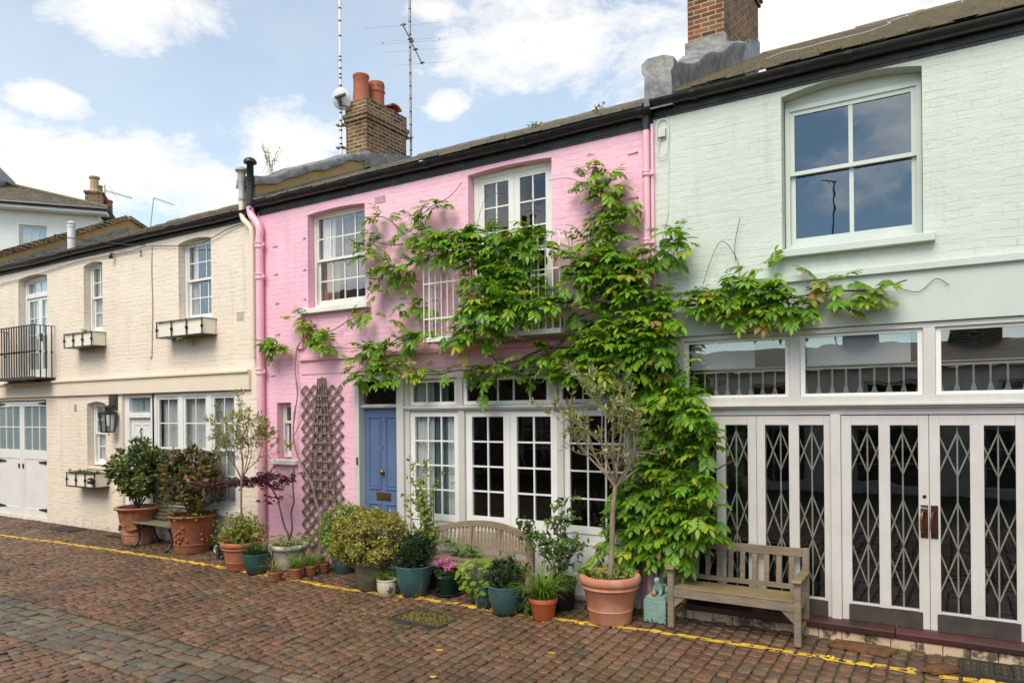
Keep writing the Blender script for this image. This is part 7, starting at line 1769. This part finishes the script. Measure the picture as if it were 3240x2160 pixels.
m.quad(fp(.12, 0, -.1), fp(.12, 8, -.1), fp(.12, 8, 8.95), fp(.12, 0, 8.95))
m.build('wall', 'white_brick_paint', far)
f = MB()
obox(f, W0, W0 + .05, .09, .15, z0, z1); obox(f, W1 - .05, W1, .09, .15, z0, z1); obox(f, W0 + .05, W1 - .05, .091, .15, z1 - .06, z1); obox(f, W0 + .05, W1 - .05, .091, .15, 7.68, 7.74); obox(f, W0 + .05, W1 - .05, .091, .15, z0, z0 + .06)
for k in (1, 2): u = W0 + (W1 - W0) * k / 3; obox(f, u - .012, u + .012, .10, .14, z0 + .06, z1 - .06)
fw2 = f.build('window', 'white_gloss_paint', far); p = MB(); obox(p, W0 + .05, W1 - .05, .118, .122, z0 + .06, z1 - .06); p.build('pane', 'window_glass', fw2)
p = MB(); obox(p, W0 - .1, W1 + .1, .2, .21, 7.9, 8.5); setp(p.build('roller_blind', 'blind_white'), 'white roller blind inside the window of the far white house', 'blind')
p = MB(); obox(p, .3, 6, .9, .92, 6, 8.9); p.build('interior', 'room_dark', far)
m = MB(); obox(m, -.2, 11, -.42, .0, 8.86, 8.93); obox(m, -.2, 11, -.44, -.42, 8.86, 9.02); m.build('soffit', 'white_gloss_paint', far)
m = MB(); a = fp(11, -.5, 9.0); b = fp(-.25, -.5, 9.0); m.tube([a, b], .055, 8); m.build('gutter', 'black_gutter_paint', far)
m = MB(); rows = 14; r_ = random.Random(3)
E0, E1, A1, A0 = fp(11, -.45, 9.04), fp(-.28, -.45, 9.04), fp(3.67, 3.48, 10.60), fp(9, 3.48, 10.60)
for i in range(rows):
    u, v = i / rows, (i + 1) / rows + .01
    l0, r0, l1, r1 = E0.lerp(A0, u), E1.lerp(A1, u), E0.lerp(A0, v), E1.lerp(A1, v); n = 26
    for k in range(n):
        dz = Vector((0, 0, .03 + r_.uniform(0, .018))); a, b = k / n, (k + .97) / n
        m.add([l0.lerp(r0, a) + dz, l0.lerp(r0, b) + dz, l1.lerp(r1, b), l1.lerp(r1, a), l0.lerp(r0, a), l0.lerp(r0, b)], [(0, 1, 2, 3), (0, 4, 5, 1)])
m.add([E1, fp(-.28, 8, 9.04), A1], [(0, 1, 2)]); m.add([E0, E1, A1, A0], [(0, 1, 2, 3)])
rf = m.build('roof', 'slate', far, flip=False)
m = MB(); m.tube([E1 + Vector((0, 0, .03)), A1 + Vector((0, 0, .05)), A0 + Vector((0, 0, .05))], .075, 6); m.build('ridge', 'mossy_slate', rf)
m = MB(); m.prism([(.0, 0), (0, 0)], 'x', 0, 0) if False else None
dq = [fp(3.55, 2.2, 10.1), fp(3.55, 2.4, 10.95), fp(6, 2.4, 10.95), fp(6, 2.2, 10.1)]
m.add(dq + [v + Nn * 2 for v in dq], [(0, 1, 2, 3), (0, 1, 5, 4), (1, 2, 6, 5), (4, 5, 6, 7)]); m.build('dormer', 'lead_sheet', rf)
P0 = Vector((-26.62, 6.15, 0))
def cbox(m, a0, a1, b0, b1, z0, z1):
    v = [P0 + Wd * a + Nn * b + Vector((0, 0, z)) for z in (z0, z1) for b in (b0, b1) for a in (a0, a1)]
    return m.add(v, [(0, 2, 3, 1), (4, 5, 7, 6), (0, 1, 5, 4), (2, 6, 7, 3), (0, 4, 6, 2), (1, 3, 7, 5)])
m = MB(); cbox(m, -.05, .50, 0, 1.2, 8.8, 10.28); cbox(m, -.09, .54, -.04, 1.24, 10.28, 10.36); ch = m.build('chimney', 'chimney_brick_brown', far)
m = MB(); q = P0 + Wd * .22 + Nn * .2; m.lathe([(.21, 10.36), (.2, 10.42), (.15, 10.46), (.14, 10.82), (.19, 10.87), (.19, 10.92), (.12, 10.93)], (q.x, q.y, 0), 8); m.build('chimney_pot', 'pot_buff', ch)
m = MB(); q = P0 + Wd * .30 + Nn * .55; m.lathe([(.17, 10.3), (.15, 10.4), (.13, 10.66), (.16, 10.70), (.1, 10.72)], (q.x, q.y, 0), 8); m.build('chimney_pot', 'pot_buff', ch)
m = MB(); q = P0 + Wd * .62 + Nn * .5; m.lathe([(.14, 9.6), (.13, 10.1), (.16, 10.15), (.12, 10.2)], (q.x, q.y, 0), 12); m.build('chimney_pot', 'chimney_pot_clay', ch)

# ================================================================= AERIALS AND DISH
def striped_mast(t, x, y, z0, z1, r, mat, bands):
    m = MB(); m.tube([(x, y, z0), (x, y, z1)], r, 8); o = m.build('mast', mat, t)
    b = MB()
    for z in bands: b.tube([(x, y, z - .016), (x, y, z + .016)], r + .003, 8)
    b.build('tape', 'black_plastic', t)
    return o
t = thing('aerial_mast', 'pale aerial pole banded with black tape beside the satellite dish', 'aerial', (-10.39, 2.5, 7.4))
striped_mast(t, -10.39, 2.5, 7.3, 12.2, .026, 'off_white_metal', [7.5 + k * .115 + (.04 if k % 3 == 0 else 0) for k in range(17)] + [9.75, 10.05, 10.3, 10.9, 11.3])
m = MB()
for z in (7.55, 8.0): m.box(-10.52, -10.36, 2.485, 2.60, z, z + .03); m.box(-10.40, -10.37, 2.5, 2.66, z, z + .028)
m.build('bracket', 'galvanised', t)
t = thing('aerial_mast', 'grey aerial pole with slanting yagi antenna right of the pink house chimney', 'aerial', (-9.79, 3.93, 7.6))
striped_mast(t, -9.79, 3.93, 7.5, 12.4, .024, 'galvanised', [7.8 + k * .27 for k in range(13)])
m = MB(); m.box(-9.90, -9.70, 3.84, 3.90, 8.03, 8.06); m.build('bracket', 'galvanised', t)
m = MB(); z = 10.0; B0, B1 = Vector((-9.37, 3.20, z)), Vector((-10.08, 4.70, z)); m.tube([B0, B1], .013, 6)
ed = Vector((1.47, .67, 0)).normalized()
for u in (0.02, .36, .42, .62, .98):
    c = B0.lerp(B1, u); ln_ = .82 - .18 * u; m.tube([c - ed * ln_, c + ed * ln_], .0018, 4); m.box(c.x - .05, c.x + .05, c.y - .03, c.y + .03, z + .01, z + .025)
for s_ in (-1, 1):
    c = B0.lerp(B1, .39) + ed * s_ * .6; m.tube([c + Vector((-.02, .05, 0)), c + Vector((.02, -.05, 0))], .006, 4)
m.tube([(-9.79, 3.93, z), B0.lerp(B1, .5)], .014, 5); m.build('antenna', 'galvanised', t)
t = thing('aerial', 'small aerial on a brown post beside the far chimney', 'aerial', (-27.07, 7.06, 9.3))
m = MB(); m.tube([(-27.07, 7.06, 8.8), (-27.07, 7.06, 10.0)], .05, 6); m.tube([(-27.07, 7.06, 10), (-27.07, 7.06, 10.87)], .022, 6); m.build('mast', 'galvanised', t)
m = MB(); m.tube([(-27.07, 7.06, 10.66), (-26.2, 7.6, 10.36)], .014, 5)
for k in range(9): c = Vector((-27.0, 7.10, 10.63)).lerp(Vector((-26.25, 7.57, 10.38)), k / 8); m.tube([c + Vector((-.05, .08, .08)), c - Vector((-.05, .08, .08))], .008, 4)
m.tube([(-26.95, 7.13, 10.9), (-26.7, 7.3, 10.35)], .008, 4); m.build('antenna', 'galvanised', t)
t = thing('aerial', 'leaning thin aerial with a little zigzag antenna above the cream roof', 'aerial', (-23.76, 6.76, 8.6))
m = MB(); m.tube([(-23.80, 6.74, 8.2), (-23.64, 6.84, 9.77)], .016, 5); m.build('mast', 'galvanised', t)
m = MB(); m.tube([(-23.66, 6.83, 9.78), (-23.05, 7.22, 9.52)], .012, 5)
for k in range(9): c = Vector((-23.6, 6.87, 9.76)).lerp(Vector((-23.1, 7.19, 9.54)), k / 8); m.tube([c + Vector((-.04, .06, .06)), c - Vector((-.04, .06, .06))], .007, 4)
m.build('antenna', 'galvanised', t)
t = thing('satellite_dish', 'round white satellite dish seen from behind beside the pink house chimney', 'satellite dish', (-10.30, 2.42, 8.46))
ax = Vector((-.42, .80, .32)).normalized(); e1 = ax.cross(Vector((0, 0, 1))).normalized(); e2 = e1.cross(ax)
m = MB(); n = 28; vs = []
rings_ = [(0, 0), (.07, .006), (.13, .022), (.185, .045)]
for r, h in rings_[1:]:
    for k in range(n): a = 2 * math.pi * k / n; vs.append(e1 * r * math.cos(a) + e2 * r * math.sin(a) * 1.08 + ax * h)
for r, h in ((.191, .048), (.18, .054), (.13, .03)):
    for k in range(n): a = 2 * math.pi * k / n; vs.append(e1 * r * math.cos(a) + e2 * r * math.sin(a) * 1.08 + ax * h)
vs += [Vector((0, 0, 0)), ax * .015]
fs = [(i * n + k, i * n + (k + 1) % n, (i + 1) * n + (k + 1) % n, (i + 1) * n + k) for i in range(5) for k in range(n)] + [(k, (k + 1) % n, 6 * n) for k in range(n)] + [(5 * n + k, 5 * n + (k + 1) % n, 6 * n + 1) for k in range(n)]
m.add(vs, fs); m.build('dish', 'white_plastic', t, local=True, smooth=True)
m = MB(); m.beam(e1 * -.11 - ax * .03 + e2 * .02, e1 * .11 - ax * .03 + e2 * .08, .05, .035); m.beam(-ax * .03 + e2 * .05 - e1 * .03, -ax * .06 - e2 * .14 + e1 * .0, .05, .05); m.beam(-ax * .05 - e2 * .1, -ax * .10 - e2 * .16 + e1 * .14, .03, .03); m.build('bracket', 'black_iron', t, local=True)
# weeds rooted on the roofs
t = thing('roof_weed', 'dry straggly weed rooted on the lead capping of the yellow parapet', 'plant', (-10.03, .45, 6.40))
m = MB(); L = Leaves(); rr = random.Random(5)
for k in range(12):
    e = Vector((rr.gauss(0, .08), rr.gauss(.06, .12), rr.uniform(.2, .52))); m.tube(spline([(rr.gauss(0, .03), rr.gauss(0, .05), 0), e * .5 + Vector((0, 0, .05)), e], 4), .0035, 4, cap=False)
    for _ in range(14): u = rr.uniform(.4, 1); L.add(e * u + rvec(rr) * .025, rvec(rr), rvec(rr), .028, .014, pick([(3, (.26, .19, .07)), (2, (.18, .16, .05)), (1, (.3, .13, .06))], rr))
m.build('stem', 'bark_brown', t, local=True, flip=False); L.build('foliage', 'leaf_matt', t, local=True)
for (x, y, z, s_, lab) in ((-4.75, .35, 6.0, .6, 'small weed sprouting from the pink house gutter nearer the chimney'), (-3.85, .35, 6.0, .75, 'small weed sprouting from the pink house gutter nearer the mint house')):
    t = thing('roof_weed', lab, 'plant', (x, y, z)); m = MB(); L = Leaves()
    for k in range(4):
        e = Vector((rng.gauss(0, .05), 0, rng.uniform(.08, .2) * s_)); m.tube([(0, 0, -.1), e], .004, 4)
        for _ in range(6): L.add(e * rng.uniform(.6, 1) + rvec() * .02, rvec(), rvec(), .05, .022, pick(G_BRONZE))
    m.build('stem', 'twig_green', t, local=True, flip=False); L.build('foliage', 'leaf_soft', t, local=True)

# ================================================================= THE OTHER SIDE OF THE MEWS (seen in the panes)
def opposite(name, label, W_, eave, ridge, mat, loc, ops_, chim):
    t = thing(name, label, 'house', (0, 0, 0))
    o_ = [(a, b, c, d) for a, b, c, d in ops_]
    wall_panel(MB(), 0, W_, -.2, eave, o_).build('wall', mat, t)
    m = MB(); m.quad((0, 0, -.2), (0, 7, -.2), (0, 7, eave), (0, 0, eave)); m.quad((W_, 0, -.2), (W_, 7, -.2), (W_, 7, eave), (W_, 0, eave)); m.quad((0, 1.2, -.2), (W_, 1.2, -.2), (W_, 1.2, eave), (0, 1.2, eave)); m.build('interior', 'room_dark', t)
    m = MB(); m.add([(-.1, -.25, eave), (W_ + .1, -.25, eave), (W_ + .1, 3.5, ridge), (-.1, 3.5, ridge), (-.1, 7.2, eave), (W_ + .1, 7.2, eave)], [(0, 1, 2, 3), (3, 2, 5, 4), (0, 3, 4), (1, 5, 2)]); rf = m.build('roof', 'slate', t)
    for (cx, cw, top) in chim:
        m = MB(); m.box(cx, cx + cw, 3.0, 4.2, eave + .5, top); m.box(cx - .06, cx + cw + .06, 2.94, 4.26, top, top + .15); c_ = m.build('chimney', 'dark_stock_brick', rf)
        q = MB()
        for k in range(3): q.lathe([(.15, 0), (.13, .3), (.15, .5), (.12, .52)], (cx + cw * (k + .5) / 3, 3.6, top + .15), 10)
        q.build('chimney_pot', 'chimney_pot_clay', c_)
    for a, b, c, d in ops_:
        f = MB(); r = grid_frame(f, a + .01, b - .01, c + .01, d - .01, .12, .17, 2, 3, .06, .06, .08, .025); w_ = f.build('window', 'white_gloss_paint', t); p = MB(); pane_quad(p, r, .14); p.build('pane', 'window_glass', w_)
    t.rotation_euler = (0, 0, math.pi); t.location = loc
    return t
opposite('terraced_house', 'dark brick house across the mews reflected in the panes', 21, 5.6, 8.2, 'dark_stock_brick', (-9.5, -13.6, 0), [(2 + 3.3 * k, 3.3 + 3.3 * k, 3.2, 4.8) for k in range(6)] + [(2 + 3.3 * k, 3.6 + 3.3 * k, .3, 2.3) for k in range(6)], [(5.0, 1.4, 9.6), (11.2, 1.5, 10.2)])
opposite('terraced_house', 'low white house across the mews reflected in the shop panes', 19, 3.35, 4.3, 'white_brick_paint', (9.6, -13.6, 0), [(1.5 + 3 * k, 2.8 + 3 * k, 2.2, 3.0) for k in range(6)] + [(1.3 + 3 * k, 3.1 + 3 * k, .2, 1.8) for k in range(6)], [(8.6, 1.3, 5.3), (11.8, .9, 5.0)])
opposite('terraced_house', 'long brick house further along the other side of the mews', 24, 5.2, 7.6, 'dark_stock_brick', (-30.8, -13.6, 0), [(2 + 3.3 * k, 3.3 + 3.3 * k, 3.2, 4.6) for k in range(6)], [(8.0, 1.4, 9.0)])
t = thing('aerial_mast', 'aerial pole across the mews reflected in the mint window', 'aerial', (-1.6, -17.0, 5))
MB().tube([(-3.42, -17, 4), (-3.42, -17, 9.6)], .03, 6).build('mast', 'galvanised', t)
m = MB(); m.tube([(-3.85, -17, 9.65), (-3.3, -17, 9.55)], .016, 5)
for k in range(5): m.tube([(-3.8 + k * .1, -17.15, 9.64 - k * .02), (-3.8 + k * .1, -16.85, 9.64 - k * .02)], .01, 4)
m.build('antenna', 'galvanised', t)

# ================================================================= SKY, SUN, CAMERA
wd_ = bpy.data.worlds.new('World'); SC.world = wd_; wd_.use_nodes = True
nt = wd_.node_tree; nt.nodes.clear()
out = nd(nt, 'ShaderNodeOutputWorld', 900)
SUN_EL, SUN_AZ = R(52), R(176)      # azimuth measured clockwise from +Y
sky = nd(nt, 'ShaderNodeTexSky'); sky.sky_type = 'NISHITA'; sky.sun_disc = False
sky.sun_elevation = SUN_EL; sky.sun_rotation = SUN_AZ; sky.air_density = 1.0; sky.dust_density = .5; sky.ozone_density = 1.2
bg = nd(nt, 'ShaderNodeBackground'); bg.inputs[1].default_value = SKY_K; nt.links.new(mixc(nt, 1., sky.outputs[0], (.98, 1.08, 1.0), 'MULTIPLY'), bg.inputs[0])
tc = nd(nt, 'ShaderNodeTexCoord'); dirn = nd(nt, 'ShaderNodeVectorMath', operation='NORMALIZE'); nt.links.new(tc.outputs['Generated'], dirn.inputs[0])
D_ = dirn.outputs[0]
sc_ = nd(nt, 'ShaderNodeVectorMath', operation='MULTIPLY'); sc_.inputs[1].default_value = (1, 1, 1.9); nt.links.new(D_, sc_.inputs[0])
n1 = noise_(nt, sc_.outputs[0], 6.5, 10, .65, .2); n2 = noise_(nt, sc_.outputs[0], 2.1, 4, .55)
best = None
for (c, rx, rz) in [((-.774, .458, .437), .105, .050), ((-.841, .414, .348), .050, .024), ((-.863, .433, .259), .20, .066), ((-.719, .614, .325), .095, .068), ((-.797, .535, .279), .18, .066), ((-.431, .778, .456), .17, .075), ((-.554, .736, .389), .040, .024), ((-.196, .881, .43), .26, .17), ((.05, .902, .431), .30, .30), ((-.535, .695, .481), .06, .02), ((-.287, .855, .433), .11, .06), ((-.78, .57, .259), .2, .045), ((-.03, -.948, .317), .075, .016), ((-.17, -.925, .375), .10, .022)]:
    s1 = nd(nt, 'ShaderNodeVectorMath', operation='SUBTRACT'); nt.links.new(D_, s1.inputs[0]); s1.inputs[1].default_value = c
    s2 = nd(nt, 'ShaderNodeVectorMath', operation='MULTIPLY'); nt.links.new(s1.outputs[0], s2.inputs[0]); s2.inputs[1].default_value = (1 / rx, 1 / rx, 1 / rz)
    s3 = nd(nt, 'ShaderNodeVectorMath', operation='LENGTH'); nt.links.new(s2.outputs[0], s3.inputs[0])
    v = math_(nt, 'SUBTRACT', 1., s3.outputs['Value'])
    best = v if best is None else math_(nt, 'MAXIMUM', best, v)
sp_ = nd(nt, 'ShaderNodeSeparateXYZ'); nt.links.new(D_, sp_.inputs[0])
back = math_(nt, 'MULTIPLY_ADD', sp_.outputs[1], -1.5, -.2, clamp=True)        # behind the camera: broken cloud
bk2 = math_(nt, 'MULTIPLY', back, math_(nt, 'MULTIPLY_ADD', n2, 4.2, -2.1))
best = math_(nt, 'MAXIMUM', math_(nt, 'MAXIMUM', best, -1.), math_(nt, 'MULTIPLY_ADD', back, 1., -1.0) if False else math_(nt, 'SUBTRACT', bk2, math_(nt, 'MULTIPLY_ADD', back, -1.2, 1.2)))
val = math_(nt, 'ADD', best, math_(nt, 'MULTIPLY_ADD', n1, 2.7, -1.27))
mask = ramp(nt, val, [(.0, 0.), (.2, .16), (.5, .62), (.95, 1.)])
veil = math_(nt, 'MULTIPLY', math_(nt, 'MULTIPLY_ADD', n2, .5, VEIL), math_(nt, 'MULTIPLY_ADD', back, -.85, 1.))
fac = math_(nt, 'MAXIMUM', mask, math_(nt, 'MULTIPLY', veil, 1.), clamp=True)
shade = mixc(nt, ramp(nt, n1, [(.35, 0.), (.62, 1.)]), (.90, .885, .865), (1., .955, .885))
bg2 = nd(nt, 'ShaderNodeBackground'); nt.links.new(math_(nt, 'MULTIPLY_ADD', back, CLOUD_K * 1.2, CLOUD_K), bg2.inputs[1]); nt.links.new(shade, bg2.inputs[0])
mxs = nd(nt, 'ShaderNodeMixShader'); nt.links.new(fac, mxs.inputs[0]); nt.links.new(bg.outputs[0], mxs.inputs[1]); nt.links.new(bg2.outputs[0], mxs.inputs[2])
nt.links.new(mxs.outputs[0], out.inputs[0])
sl = bpy.data.lights.new('sun', 'SUN'); sl.energy = SUN_E; sl.angle = R(SUN_ANG); sl.color = (1, .89, .735)
so = bpy.data.objects.new('sun', sl); COL.objects.link(so)
sd = Vector((math.sin(SUN_AZ) * math.cos(SUN_EL), math.cos(SUN_AZ) * math.cos(SUN_EL), math.sin(SUN_EL)))
so.rotation_euler = (-sd).to_track_quat('-Z', 'Y').to_euler(); so.location = sd * 30

cam = bpy.data.cameras.new('camera'); co_ = bpy.data.objects.new('camera', cam); COL.objects.link(co_)
co_.location = (0, -7.92, 2.3)
cam.sensor_width = 36; cam.lens = 1662 / 2352 * 36; cam.shift_y = (944 - 784) / 2352; cam.shift_x = 0
co_.rotation_euler = (Matrix.Rotation(R(31.8), 3, 'Z') @ Matrix.Rotation(R(90), 3, 'X') @ Matrix.Rotation(-.009, 3, 'Z')).to_euler()
cam.clip_end = 500; cam.clip_start = .05
SC.camera = co_
vs_ = SC.view_settings; vs_.view_transform = 'Standard'; vs_.look = 'None'; vs_.exposure = EXPO; vs_.gamma = 1; vs_.use_curve_mapping = False
SC.cycles.max_bounces = 8; SC.cycles.transparent_max_bounces = 12; SC.cycles.caustics_reflective = False; SC.cycles.caustics_refractive = False
try: SC.cycles.use_denoising = True
except Exception: pass
